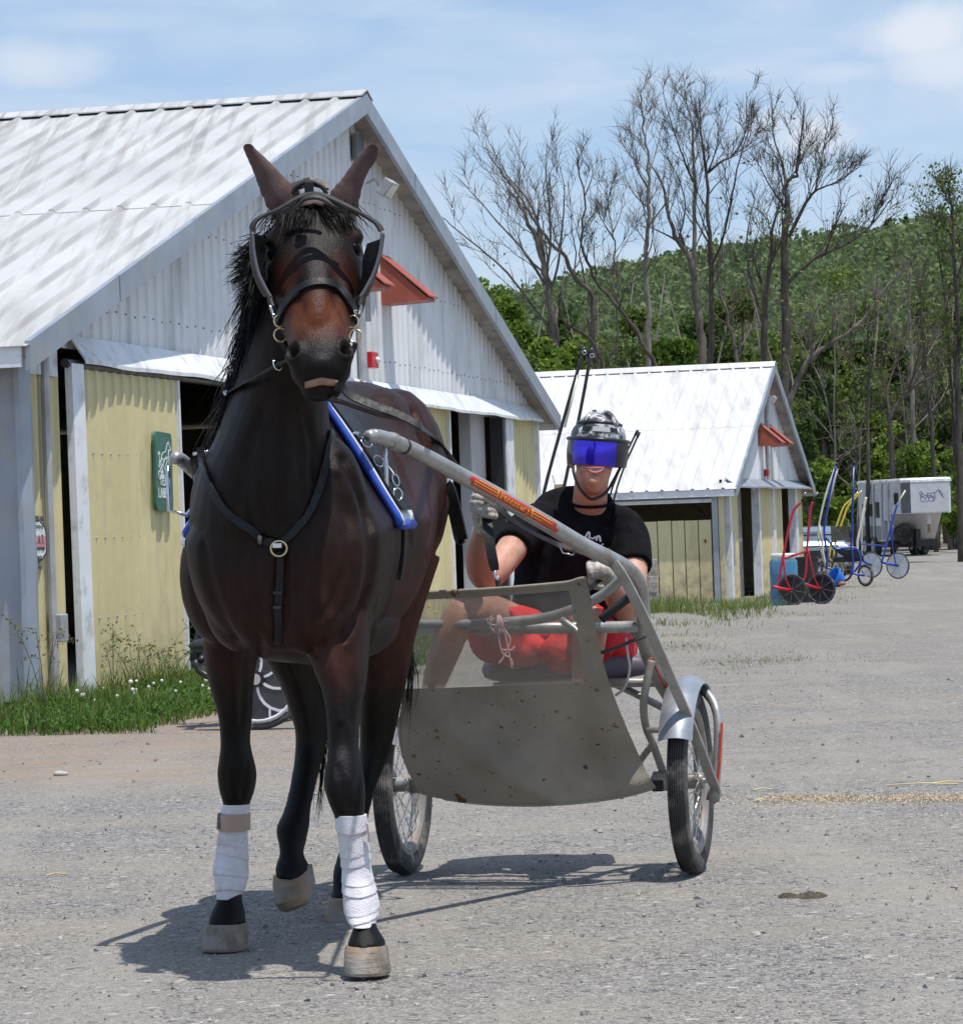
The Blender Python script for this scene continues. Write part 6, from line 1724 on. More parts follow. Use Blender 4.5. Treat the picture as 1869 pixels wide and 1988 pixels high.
def build_reins():
    root = thing('driving_lines', 'black leather driving lines running over the bay horse to the gloved hands of the driver', 'reins', P(938,985,10.8))
    p, nn = drape([(648,745),(680,768),(720,785),(770,803),(815,826)], .012, 5)
    p += [P(846,856,10.15), P(872,886,10.3), P(900,925,10.5), P(928,957,10.72)]; nn += [V((0,-.5,.85))]*4
    MB().strap(p, nn, .024, .005).build('line', MAT_LEATHER, root, angle=40)
    pts = catmull([P(660,712,8.47), P(662,740,8.6), P(650,755,8.95)], 4)
    MB().strap(pts, V((.5,-.7,.3)), .022, .005).build('line', MAT_LEATHER, root)
    p, nn = drape([(640,770),(690,790),(740,806),(790,815)], .008, 5)
    MB().strap(p, nn, .020, .005).build('line', MAT_LEATHER2, root, angle=40)
    pts = catmull([P(940,966,10.76), P(962,982,10.74), P(990,1007,10.74), P(1030,1033,10.78), P(1070,1052,10.84), P(1100,1064,10.84), P(1130,1073,10.76), P(1160,1082,10.70)], 4)
    MB().strap(pts, V((0,-.8,.6)), .020, .005).build('line', MAT_LEATHER, root, angle=40)
    b = MB(); q = P(1100,1063,10.82); b.strap([q+V((-.017,-.006,.010)), q+V((.019,-.006,-.002))], V((0,-.9,.4)), .024, .008); b.build('buckle_keeper', MAT_LEATHER2, root)
    fr = [q+V((-.022,-.01,.0)), q+V((-.014,-.01,-.018)), q+V((.020,-.01,-.026)), q+V((.026,-.01,-.012))]
    MB().tube(fr, .0032, 6).build('buckle', MAT_CHROME, root, smooth=True)
    pts = catmull([P(944,1000,10.80), P(948,1035,10.76), P(954,1075,10.74), P(961,1108,10.74)], 4)
    MB().strap(pts, V((.1,-1,0)), [.034]*9+[.034,.034,.03,.026], .008).build('line_end', MAT_LEATHER, root)
    MB().tube(catmull([P(961,1108,10.74), P(960,1118,10.73), P(966,1126,10.73), P(966,1118,10.735)], 4), .0045, 6).build('snap', MAT_CHROME, root, smooth=True)
    MB().tube([P(965,1122,10.74), P(969,1150,10.72)], .009, 8).build('line_end', MAT_LEATHER, root)
    MB().strap(catmull([P(1170,1120,10.72), P(1150,1138,10.68), P(1132,1150,10.62)], 3), V((.3,-1,.2)), .016, .005).build('line_end', MAT_LEATHER, root)
    # loose breeching strap hanging off the quarter
    hg = thing('hanging_strap', 'looped black strap hanging off the right rear quarter of the horse before the barn doorway', 'strap', P(880,960,10.35))
    pts = catmull([P(850,930,10.25), P(864,938,10.22), P(874,948,10.2), P(885,985,10.2), P(893,1020,10.22), P(899,1046,10.24)], 4)
    MB().strap(pts, V((-.4,-1,.15)), .030, .010).build('strap_band', MAT_LEATHER, hg)
    pts = catmull([P(899,1046,10.24), P(890,1049,10.27), P(882,1015,10.28), P(872,970,10.28)], 4)
    MB().strap(pts, V((-.4,-1,.15)), .024, .008).build('strap_band', MAT_LEATHER, hg)
    MB().strap([P(853,933,10.20), P(864,931,10.2), P(870,935,10.2)], V((0,-.6,.8)), .022, .006).build('buckle', MAT_CHROME, hg)
build_reins()
# ------------------------------------------------------------------ parked carts, drums, trailer
MAT_RED_PAINT = M('red_cart_paint', (0.40,0.012,0.025), 0.35, var=0.12)
MAT_BLUE_PAINT = M('blue_cart_paint', (0.018,0.055,0.33), 0.35, var=0.15)
MAT_YEL_PAINT = M('yellow_cart_paint', (0.62,0.46,0.07), 0.4, var=0.1)
MAT_CREAM_PAINT = M('cream_cart_paint', (0.62,0.62,0.52), 0.4, var=0.1)
MAT_BLACK_PAINT = M('black_cart_paint', (0.016,0.016,0.018), 0.4, var=0.2)
MAT_BLACK_DISC = M('black_wheel_disc', (0.014,0.014,0.016), 0.3, var=0.3, vs=3)
MAT_WHITE_DISC = M('white_wheel_disc', (0.66,0.66,0.70), 0.45, var=0.08)
def disc_wheel(c, r, ax, parent, disc_m, spoke_m, n_sp=8, tyre_w=.035, print_m=None, curved=False):
    ax = V(ax).normalized(); fwd = V((0,0,1)).cross(ax).normalized(); up = ax.cross(fwd).normalized()
    if up.z < 0: up = -up
    def pt(a, q, o): return c + (fwd*math.cos(a) + up*math.sin(a))*q + ax*o
    mb = MB(); n = 40; rings = []
    for i in range(n):
        a = 2*math.pi*i/n; d = fwd*math.cos(a) + up*math.sin(a); cc = c + d*(r - tyre_w/2)
        rings.append([cc + (d*math.cos(t) + ax*math.sin(t))*tyre_w/2 for t in [2*math.pi*k/8 for k in range(8)]])
    rings.append(rings[0]); mb.loft(rings, cap=False)
    w = mb.build('wheel', MAT_TYRE, parent, smooth=True)
    MB().disc(c, ax, 0, r-tyre_w*.8, .018, 40).build('wheel_disc', disc_m, w, angle=40)
    MB().disc(c, ax, 0, .035, .09, 16).build('hub', MAT_CHROME, w, angle=40)
    for sd in (1, -1):
        if curved:
            for k in range(n_sp):
                a = 2*math.pi*k/n_sp + .25
                pts = [pt(a + .75*(t**1.6)*sd, lerp(.04, r-tyre_w, t), .0115*sd) for t in np.linspace(0,1,7)]
                MB().strap(pts, ax*sd, .016, .006).build('spoke', spoke_m, w)
                pts = [pt(a + .36*sd, (r-tyre_w)*.74, .0115*sd), pt(a + .25*sd, r-tyre_w, .0115*sd)]
                MB().strap(pts, ax*sd, .013, .006).build('spoke', spoke_m, w)
        else:
            for k in range(n_sp):
                a = 2*math.pi*k/n_sp + .2
                MB().strap([pt(a, .04, .0105*sd), pt(a, r-tyre_w, .0105*sd)], ax*sd, .013, .005).build('spoke', spoke_m, w)
        MB().torus(c + ax*.008*sd, ax, r-tyre_w*1.15, .006, 40, 5).build('rim_edge', spoke_m, w, smooth=True)
    return w, pt
def cart_tube(name, pts, r, mat, parent, sub=4, n=8):
    return MB().tube(catmull(pts, sub), r, n).build(name, mat, parent, smooth=True)
# red race bike stood on end by the small barn
def red_bike():
    D1, D2 = 57.2, 57.8
    w1 = P(1538.2,1150.5,D1); w2 = P(1594,1145.5,D2); r = .285
    w1.z = max(w1.z, gz(D1)+r); w2.z = max(w2.z, gz(D2)+r)
    root = thing('sulky', 'red race sulky with black disc wheels parked on end by the blue drum', 'sulky', V(((w1.x+w2.x)/2, (w1.y+w2.y)/2, gz(D1))))
    ax = V((.50,.87,0)).normalized()
    tips = (((1563,960),(1565,958)), ((1589,958),(1590,956)))
    for w, D, sh in ((w1, D1, [(1499,1139),(1509,1137),(1519,1085),(1532,1020),(1541,990),(1555,975)]), (w2, D2, [(1554,1131),(1563,1119),(1566,1070),(1571,1010),(1574,985),(1578,975)])):
        whl, pt = disc_wheel(w, r, ax, root, MAT_BLACK_DISC, M('faint_spoke_print', (0.12,0.12,0.13), 0.4), 8)
        f = P(sh[0][0], sh[0][1], D-.12)
        cart_tube('wheel_arm', [w - ax*.07, w.lerp(f,.5) - ax*.07, f], .030, MAT_RED_PAINT, root, 2)
        cart_tube('shaft', [f] + [P(u,v,D-.1) for u,v in sh[1:]], .024, MAT_RED_PAINT, root)
        tip = P(sh[-1][0]+8, sh[-1][1]-17, D-.1)
        MB().tube([P(sh[-1][0], sh[-1][1], D-.1), tip], .017, 8).build('shaft_end', MAT_BLACK_PAINT, root, smooth=True)
        MB().ball(tip, .022, 8, 6).build('shaft_tip', MAT_CHROME, root, smooth=True)
        cart_tube('stay', [w - ax*.08, P(pix(w)[0]-14, 1120, D-.1), P(sh[2][0]+1, sh[2][1]-8, D-.1)], .016, MAT_RED_PAINT, root, 2)
        if w is w1:
            mb = MB()
            for k in range(6): mb.strap([w + V((.09+.022*k, -.02, .035-.006*k)) , w + V((.105+.022*k, -.02, .012-.006*k))], V((0,-1,0)), .007, .004)
            mb.build('wheel_print', MAT_WHITE_PAD, whl)['kind'] = 'stuff'
    a, b = P(1519,1085,D1-.1), P(1566,1070,D2-.1)
    cart_tube('cross_bar', [a, b], .022, MAT_RED_PAINT, root, 2)
red_bike()
def blue_white_bike():
    D1, D2 = 77.0, 78.6
    w1 = P(1742.6,1098.3,D1); w2 = P(1691,1098.3,D2); r = .325
    w1.z = gz(D1)+r; w2.z = gz(D2)+r
    root = thing('sulky', 'blue race sulky with white disc wheels at the edge of the gravel drive', 'sulky', V(((w1.x+w2.x)/2, (w1.y+w2.y)/2, gz(D1))))
    ax = V((.62,.78,0)).normalized()
    for w, D in ((w1,D1),(w2,D2)): disc_wheel(w, r, ax, root, MAT_WHITE_DISC, M('pale_grey_print', (0.42,0.42,0.46), 0.5), 6)
    f = P(1711,1092,D1-.1)
    cart_tube('wheel_arm', [w1 - ax*.07, f], .028, MAT_BLUE_PAINT, root, 2)
    cart_tube('shaft', [f, P(1716,1075,D1-.1), P(1722,1052,D1-.1), P(1732,1010,D1-.1), P(1742,978,D1-.1)], .026, MAT_BLUE_PAINT, root)
    cart_tube('shaft_end', [P(1742,978,D1-.1), P(1757,952,D1-.1)], .020, MAT_CREAM_PAINT, root, 2)
    cart_tube('stay', [w1 - ax*.08, P(1732,1060,D1-.1), P(1733,1020,D1-.1)], .013, MAT_BLUE_PAINT, root, 2)
    f2 = P(1668,1085,D2-.1)
    cart_tube('wheel_arm', [w2 - ax*.07, f2], .028, MAT_BLUE_PAINT, root, 2)
    cart_tube('shaft', [f2, P(1664,1055,D2-.1), P(1670,1024,D2-.1), P(1676,990,D2-.1), P(1681,965,D2-.1)], .030, MAT_CREAM_PAINT, root)
    cart_tube('shaft', [P(1673,1075,D2), P(1673,1030,D2-.05), P(1679,985,D2-.08)], .016, MAT_CREAM_PAINT, root)
    cart_tube('cross_bar', [P(1668,1056,D2-.1), P(1720,1060,D1-.1)], .02, MAT_BLUE_PAINT, root, 2)
blue_white_bike()
def blue_jog_cart():
    D = 71.0
    root = thing('jog_cart', 'blue jog cart with dark mesh guard stood on end beside the white-wheeled sulky', 'cart', P(1650,1130,D))
    ax = V((.80,.60,0)).normalized(); r = .25
    for (u, v, dd) in ((1679.6,1117,0), (1628,1106,1.1)):
        w = P(u, v, D+dd); w.z = max(w.z, gz(D+dd)+r)
        whl = MB(); whl.torus(w, ax, r-.03, .03, 32, 8); wh = whl.build('wheel', MAT_TYRE, root, smooth=True)
        MB().disc(w, ax, r-.075, r-.05, .03, 32).build('rim', MAT_CHROME, wh, angle=40)
        MB().disc(w, ax, 0, .03, .09, 12).build('hub', MAT_CHROME, wh, angle=40)
        for k in range(12):
            a = math.pi*2*k/12; fw = V((0,0,1)).cross(ax).normalized()
            MB().tube([w, w + (fw*math.cos(a)+V((0,0,1))*math.sin(a))*(r-.07)], .004, 4).build('spoke', MAT_CHROME, wh)
        cart_tube('fork', [w - ax*.06, P(u-18, v-2, D+dd-.05), P(u-26, v-6, D+dd)], .026, MAT_BLUE_PAINT, root, 2)
    for pts in ([(1651,1118),(1656,1095),(1652,1062),(1654,1040),(1654,1000),(1656,950),(1657,902)], [(1604,1105),(1606,1075),(1601,1050),(1600,1020),(1608,975),(1615,935),(1623,906)], [(1632,1066),(1660,1064),(1670,1085),(1666,1100),(1652,1116)], [(1600,1042),(1612,1055),(1620,1065),(1632,1066)]):
        cart_tube('shaft' if pts[-1][1] < 920 else 'frame_tube', [P(u,v,D) for u,v in pts], .026, MAT_BLUE_PAINT, root)
    for u, v in ((1657,902),(1624,905)):
        MB().tube([P(u,v,D), P(u+1,v-7,D)], .032, 8).build('shaft_tip', MAT_BLACK_PAINT, root, smooth=True)
    cart_tube('shaft_stripe', [P(1655.5,945,D-.03), P(1657,908,D-.03)], .010, MAT_CREAM_PAINT, root, 2)
    mesh_m = new_mat('dark_mesh')
    m, nt, N, L, b = mesh_m; b.inputs['Base Color'].default_value = (.06,.065,.06,1); b.inputs['Alpha'].default_value = 0.72; b.inputs['Roughness'].default_value = .8
    q = [P(1612,1022,D+.1), P(1650,1022,D+.05), P(1654,1052,D+.02), P(1614,1054,D+.1)]
    MB().hexa([p for p in q] + [p + V((0,.02,0)) for p in q]).build('mesh_guard', m, root)
    q = [P(1618,1068,D+.1), P(1668,1066,D+.05), P(1678,1088,D+.05), P(1655,1092,D+.1)]
    MB().hexa([p for p in q] + [p + V((0,.03,0)) for p in q]).build('apron', MAT_BLACK_PAINT, root)
    MB().box((-.28,-.2,-.06),(.28,.2,.06), Matrix.Translation(P(1640,1086,D+.35))).build('seat', MAT_BLACK_PAINT, root, bevel=.03)
blue_jog_cart()
def back_bikes():
    # cream and yellow shafted sulkies standing behind the blue jog cart
    for nm, lab, mat, D, shafts, wheels in (
        ('sulky', 'silver and cream shafted sulky leaning behind the blue jog cart', MAT_CREAM_PAINT, 73.6, ([(1588,1050),(1590,1016),(1603,960),(1620,910)], [(1602,1096),(1596,1060),(1600,1020),(1612,960),(1625,912)]), ((1604,1098),)),
        ('sulky', 'yellow race sulky standing on end behind the blue jog cart', MAT_YEL_PAINT, 75.5, ([(1609,1085),(1614,1050),(1624,1020),(1637,985),(1650,972),(1664,957)], [(1618,1080),(1622,1050),(1633,1018),(1645,985),(1657,970),(1671,954)]), ((1613,1085),(1634,1083)))):
        root = thing(nm, lab, 'sulky', P(shafts[0][0][0], 1110, D))
        for pts in shafts:
            cart_tube('shaft', [P(u,v,D) for u,v in pts], .024, mat, root)
            MB().ball(P(pts[-1][0],pts[-1][1],D), .03, 8, 6).build('shaft_tip', MAT_CHROME, root, smooth=True)
        cart_tube('cross_bar', [P(shafts[0][1][0], shafts[0][1][1], D), P(shafts[1][1][0], shafts[1][1][1], D)], .02, mat, root, 2)
        for u, v in wheels:
            w = P(u, v, D+.3); w.z = gz(D)+.30; ax = V((.6,.8,0)).normalized()
            wh = MB().torus(w, ax, .27, .03, 28, 6).build('wheel', MAT_TYRE, root, smooth=True)
            MB().disc(w, ax, 0, .035, .08, 12).build('hub', MAT_CHROME, wh)
            for k in range(10):
                a = math.pi*2*k/10; fw = V((0,0,1)).cross(ax).normalized()
                MB().tube([w, w + (fw*math.cos(a)+V((0,0,1))*math.sin(a))*.25], .006, 4).build('spoke', mat, wh)
            cart_tube('fork', [w, P(shafts[0][0][0], shafts[0][0][1], D)], .018, mat, root, 2)
back_bikes()
def drums():
    D = 58.4; c = P(1522,1140,D); c.z = gz(D)
    root = thing('drum', 'blue plastic drum with white rim lying open beside the red sulky', 'drum', c)
    top = P(1522,1088,D).z; h = top - c.z; r = .255
    prof = [(r*.93,0),(r,.05),(r,h*.3),(r*1.02,h*.33),(r,h*.36),(r,h*.66),(r*1.02,h*.69),(r,h*.72),(r,h*.97),(r*.95,h)]
    MB().loft([[c + V((q*math.cos(2*math.pi*k/24), q*math.sin(2*math.pi*k/24), z)) for k in range(24)] for q, z in prof]).build('barrel', M('blue_plastic', (0.05,0.19,0.34), 0.45, var=0.15, dirt=((0.12,0.22,0.3),0.3,5)), root, angle=40)
    prof = [(r*.88,h),(r*.9,h+.09),(r*.86,h+.13),(r*.8,h+.13),(r*.78,h+.02)]
    MB().loft([[c + V((q*math.cos(2*math.pi*k/24), q*math.sin(2*math.pi*k/24), z)) for k in range(24)] for q, z in prof]).build('liner', M('white_liner', (0.62,0.63,0.60), 0.5), root, smooth=True)
    D = 60.0; c = P(1567,1130,D); c.z = gz(D); r = .22; h = P(1567,1081,D).z - c.z
    root = thing('bin', 'black plastic bin standing behind the red sulky', 'bin', c)
    MB().loft([[c + V((q*math.cos(2*math.pi*k/24+.2), q*math.sin(2*math.pi*k/24+.2), z)) for k in range(24)] for q, z in ((r*.85,0),(r*1.0,h*.95),(r*1.06,h*.95),(r*1.06,h),(r*.95,h),(r*.85,.06))]).build('bin_body', M('black_plastic', (0.018,0.015,0.018), 0.5, var=.2), root, angle=40)
    for sg in (1,-1): MB().tube([c+V((r*1.03*sg,-.06,h*.86)), c+V((r*1.16*sg,-.05,h*.84)), c+V((r*1.16*sg,.05,h*.84)), c+V((r*1.03*sg,.06,h*.86))], .014, 6).build('handle', MAT_BLACK_PAINT, root, smooth=True)
    D = 69.6; c = P(1625,1122,D); c.z = gz(D)
    root = thing('tub', 'bright blue feed tub tipped on its side beside the blue jog cart', 'tub', c)
    m = Matrix.Translation(P(1624,1124,D)) @ Matrix.Rotation(R(-58), 4, 'Y') @ Matrix.Rotation(R(20), 4, 'X')
    prof = [(.14,-.12),(.22,.10),(.235,.10),(.235,.125),(.20,.125),(.125,-.09)]
    MB().loft([[m @ V((q*math.cos(2*math.pi*k/24), q*math.sin(2*math.pi*k/24), z)) for k in range(24)] for q, z in prof]).build('tub_body', M('bright_blue_plastic', (0.015,0.16,0.62), 0.4), root, angle=40)
    MB().ball(P(1632,1133,D-.1), V((.12,.1,.05)), 10, 6).build('feed', M('orange_brown_feed', (0.33,0.13,0.05), 0.9), root, smooth=True)
drums()
def parked_car():
    D = 84.0; c = P(1575,1075,D); c.z = gz(D)
    root = thing('car', 'silver-blue car parked beyond the small barn and the parked sulkies', 'car', c)
    x0, x1 = P(1515,1050,D).x, P(1625,1050,D).x
    zt = P(1590,1022,D).z; zb = c.z + .22; H_ = zt - zb
    paint = M('silver_blue_car_paint', (0.30,0.36,0.42), 0.25, metal=0.5, var=0.05, coat=0.6)
    # body seen from the front quarter
    def sec(y, w, h0, h1): return [V((lerp(x0,x1,.5)-w, y, h0)), V((lerp(x0,x1,.5)+w, y, h0)), V((lerp(x0,x1,.5)+w*.98, y, h1*.6+h0*.4)), V((lerp(x0,x1,.5)+w*.92, y, h1)), V((lerp(x0,x1,.5)-w*.92, y, h1)), V((lerp(x0,x1,.5)-w*.98, y, h1*.6+h0*.4))]
    w = .90
    MB().loft([sec(D-2.1,w*.82,zb+.05,zb+.55), sec(D-2.0,w*.95,zb,zb+.68), sec(D-1.0,w,zb,zb+.80), sec(D+1.9,w,zb,zb+.85), sec(D+2.3,w*.9,zb+.05,zb+.8)]).build('body', paint, root, bevel=.05)
    xm = lerp(x0,x1,.5)
    MB().loft([[V((xm-w*k,y,z)), V((xm+w*k,y,z)), V((xm+w*k*.97,y,z+.01)), V((xm-w*k*.97,y,z+.01))] for y, k, z in ((D-1.05,.88,zb+.78),(D-.35,.74,zt-.02),(D+1.4,.74,zt),(D+2.1,.86,zb+.82))]).build('roof', paint, root, bevel=.03)
    gl = M('car_glass', (0.10,0.14,0.18), 0.05, spec=0.8)
    MB().hexa([V((xm-w*.80,D-1.02,zb+.83)), V((xm+w*.80,D-1.02,zb+.83)), V((xm+w*.80,D-.98,zb+.83)), V((xm-w*.80,D-.98,zb+.83)), V((xm-w*.68,D-.42,zt-.06)), V((xm+w*.68,D-.42,zt-.06)), V((xm+w*.68,D-.38,zt-.06)), V((xm-w*.68,D-.38,zt-.06))]).build('windscreen', gl, root)
    for sg in (1,-1):
        MB().ball(V((xm+sg*w*.72,D-2.06,zb+.5)), V((.15,.08,.08)), 12, 8).build('headlight', M('headlight_glass', (0.7,0.72,0.75), 0.1), root, smooth=True)
        for y in (D-1.3, D+1.4):
            wh = MB().disc(V((xm+sg*w*.93,y,c.z+.32)), V((1,0,0)), .18, .32, .2, 24).build('wheel', MAT_TYRE, root, angle=40)
            MB().disc(V((xm+sg*w*.96,y,c.z+.32)), V((1,0,0)), 0, .19, .18, 20).build('rim', MAT_CHROME, wh)
    MB().box((xm-w*.55,D-2.14,zb+.22),(xm+w*.55,D-2.09,zb+.42)).build('grille', MAT_BLACK_PAINT, root)
parked_car()
def trailer():
    D = 100.0; s_ = FPX/D
    g = P(1765,1073,D); gy = gz(D)
    root = thing('horse_trailer', 'white gooseneck horse trailer at the woods edge with a horse emblem on its nose', 'trailer', V((g.x, D, gy)))
    yaw = R(12)       # nose towards the viewer, its side falling away on the left
    fx = V((math.cos(yaw), math.sin(yaw), 0)); fy = V((-math.sin(yaw), math.cos(yaw), 0))     # across, and back along the trailer
    base = P(1806,1000,D); base = V((base.x, D, 0)); zc = lambda v: P(1797, v, D).z
    zt, zn, zb = zc(930)+.02, zc(996), zc(1065)
    hw = .82
    def T(a, b, z): return base + fx*a + fy*b + V((0,0,z))
    alu = M('bare_aluminium', (0.56,0.56,0.58), 0.4, metal=0.5, var=0.06); wht = M('white_trailer_skin', (0.66,0.69,0.73), 0.35, var=0.05, dirt=((0.5,0.5,0.5),0.25,1.5))
    def slab(a0,a1,b0,b1,z0,z1): return [T(a0,b0,z0),T(a1,b0,z0),T(a1,b1,z0),T(a0,b1,z0),T(a0,b0,z1),T(a1,b0,z1),T(a1,b1,z1),T(a0,b1,z1)]
    # gooseneck nose with bevelled corners, main body behind, lower apron
    def plan(b0, cut): return [(-hw, b0+cut), (-hw+cut*.55, b0), (hw-cut*.55, b0), (hw, b0+cut)]
    ring = plan(0, .36) + [(hw, 4.5), (-hw, 4.5)]
    MB().loft([[T(a,b,z) for a,b in ring] for z in (zn, zt-.10)]).build('body', wht, root)
    ring2 = [(-hw-.03, .33), (-hw+.17, -.03), (hw-.17, -.03), (hw+.03, .33), (hw+.03, 4.53), (-hw-.03, 4.53)]
    MB().loft([[T(a*k,b*k+(1-k)*2.2,z) for a,b in ring2] for z,k in ((zt-.10,1),(zt-.03,1.0),(zt+.03,.97))]).build('roof', M('white_roof_skin', (0.74,0.75,0.76), 0.35), root)
    MB().hexa(slab(-hw, hw, 2.0, 4.5, zb+.25, zn)).build('lower_body', wht, root)
    q = [(-hw, 1.55), (hw, 1.75)]
    MB().hexa([T(-hw,2.0,zb+.2),T(hw,2.0,zb+.2),T(hw,2.05,zb+.2),T(-hw,2.05,zb+.2),T(-hw,1.2,zn),T(hw,1.2,zn),T(hw,1.25,zn),T(-hw,1.25,zn)]).build('apron', alu, root)
    MB().hexa([T(-hw+.18,-.012,zn+.03),T(hw-.20,-.012,zn+.03),T(hw-.20,-.002,zn+.03),T(-hw+.18,-.002,zn+.03),T(-hw+.18,-.012,zt-.13),T(hw-.20,-.012,zt-.13),T(hw-.20,-.002,zt-.13),T(-hw+.18,-.002,zt-.13)]).build('nose_panel', alu, root)
    MB().hexa([T(-hw-.012,.36,zn+.02),T(-hw+.17,-.014,zn+.02),T(-hw+.175,-.002,zn+.02),T(-hw,.37,zn+.02),T(-hw-.012,.36,zt-.12),T(-hw+.17,-.014,zt-.12),T(-hw+.175,-.002,zt-.12),T(-hw,.37,zt-.12)]).build('corner_panel', M('dark_grey_panel', (0.12,0.12,0.13), 0.4), root)
    # drawing of a horse and sulky on the nose
    zm = (zn+zt)/2; ink = M('blue_grey_ink', (0.10,0.10,0.22), 0.5)
    def fn(a, c, l=0.0): return T(a+.02, -.014-l, zm+c-.02)
    mb = MB()
    for st in ([(.40,.02),(.34,.14),(.26,.20),(.20,.14),(.12,.10),(-.02,.09),(-.12,.10)], [(.26,.20),(.30,.10),(.38,.0),(.44,-.06)], [(.12,.0),(.02,-.04),(-.10,-.02),(-.12,.10)], [(.12,.10),(.16,-.04),(.10,-.14)], [(.05,-.03),(.12,-.10),(.04,-.16)], [(-.08,-.02),(-.06,-.12),(-.14,-.17)], [(-.12,.0),(-.18,-.08)], [(-.30,.10),(-.22,.05),(-.12,.02),(.04,.03)], [(-.36,.12),(-.30,.16),(-.27,.10),(-.33,.0),(-.24,-.04)], [(-.36,.12),(-.33,.0)]):
        stroke(mb, fn, st, .022)
    for cx in (-.26, .02): stroke(mb, fn, [(cx+.085*math.cos(k*math.pi/7), -.08+.085*math.sin(k*math.pi/7)) for k in range(15)], .016)
    mb.build('emblem', ink, root)['kind'] = 'stuff'
    # side windows, doors and ladders on the long wall
    dk = M('dark_window', (0.025,0.03,0.035), 0.1)
    for b0, b1, z0, z1 in ((.62,1.0,zn+.30,zn+.66),(3.0,3.4,zn-.05,zn+.35),(3.7,4.1,zn-.05,zn+.35),(2.45,2.8,zn-.1,zn+.4)):
        MB().hexa([T(-hw-.02,b0,z0),T(-hw-.004,b0,z0),T(-hw-.004,b1,z0),T(-hw-.02,b1,z0),T(-hw-.02,b0,z1),T(-hw-.004,b0,z1),T(-hw-.004,b1,z1),T(-hw-.02,b1,z1)]).build('window', dk, root)
    for b in (1.5, 2.1, 2.9, 3.6):
        MB().tube([T(-hw-.05,b,zb+.3), T(-hw-.05,b,zt)], .035, 6).build('rail', alu, root)
    MB().hexa([T(-hw-.02,1.35,zn-.2),T(-hw-.004,1.35,zn-.2),T(-hw-.004,2.4,zn-.2),T(-hw-.02,2.4,zn-.2),T(-hw-.02,1.35,zn+.45),T(-hw-.004,1.35,zn+.45),T(-hw-.004,2.4,zn+.45),T(-hw-.02,2.4,zn+.45)]).build('side_door', M('pale_door', (0.6,0.62,0.66), 0.4), root)
    MB().hexa([T(-hw-.015,2.2,zb+.3),T(-hw-.004,2.2,zb+.3),T(-hw-.004,4.4,zb+.3),T(-hw-.015,4.4,zb+.3),T(-hw-.015,2.2,zb+.75),T(-hw-.004,2.2,zb+.75),T(-hw-.004,4.4,zb+.75),T(-hw-.015,4.4,zb+.75)]).build('lower_panel', M('grey_stripe', (0.28,0.28,0.30), 0.4), root)
    # hitch, spare wheel, axles
    MB().tube([T(.12,.5,zn), T(.12,.5,zn-.35)], .06, 8).build('coupler', wht, root, angle=40)
    MB().tube([T(.12,.5,zn-.35), T(.12,.5,zn-.62)], .05, 8).build('jack_leg', M('brass_brown', (0.30,0.2,0.1), 0.5), root, angle=40)
    sw = MB().disc(T(-.32,1.55,zb+.50), T(-.32,1.55,zb+.55)-T(-.32,.8,zb+.35), .16, .33, .2, 24).build('spare_wheel', MAT_TYRE, root, angle=40)
    MB().disc(T(-.32,1.5,zb+.49), T(-.32,1.55,zb+.55)-T(-.32,.8,zb+.35), 0, .17, .14, 20).build('rim', MAT_BLACKM, sw, angle=40)
    MB().hexa(slab(-.03, .12, 1.3, 1.6, zb, zb+.62)).build('landing_leg', MAT_BLACKM, root)
    for b in (3.0, 3.8):
        for a in (-hw+.02, hw-.02):
            w = MB().disc(T(a,b,gy+.33), fx, .17, .33, .2, 24).build('wheel', MAT_TYRE, root, angle=40)
            MB().disc(T(a,b,gy+.33), fx, 0, .18, .22, 20).build('rim', alu, w, angle=40)
    MB().hexa(slab(-hw, hw, 1.9, 4.4, zb+.05, zb+.25)).build('chassis', MAT_BLACKM, root)
trailer()
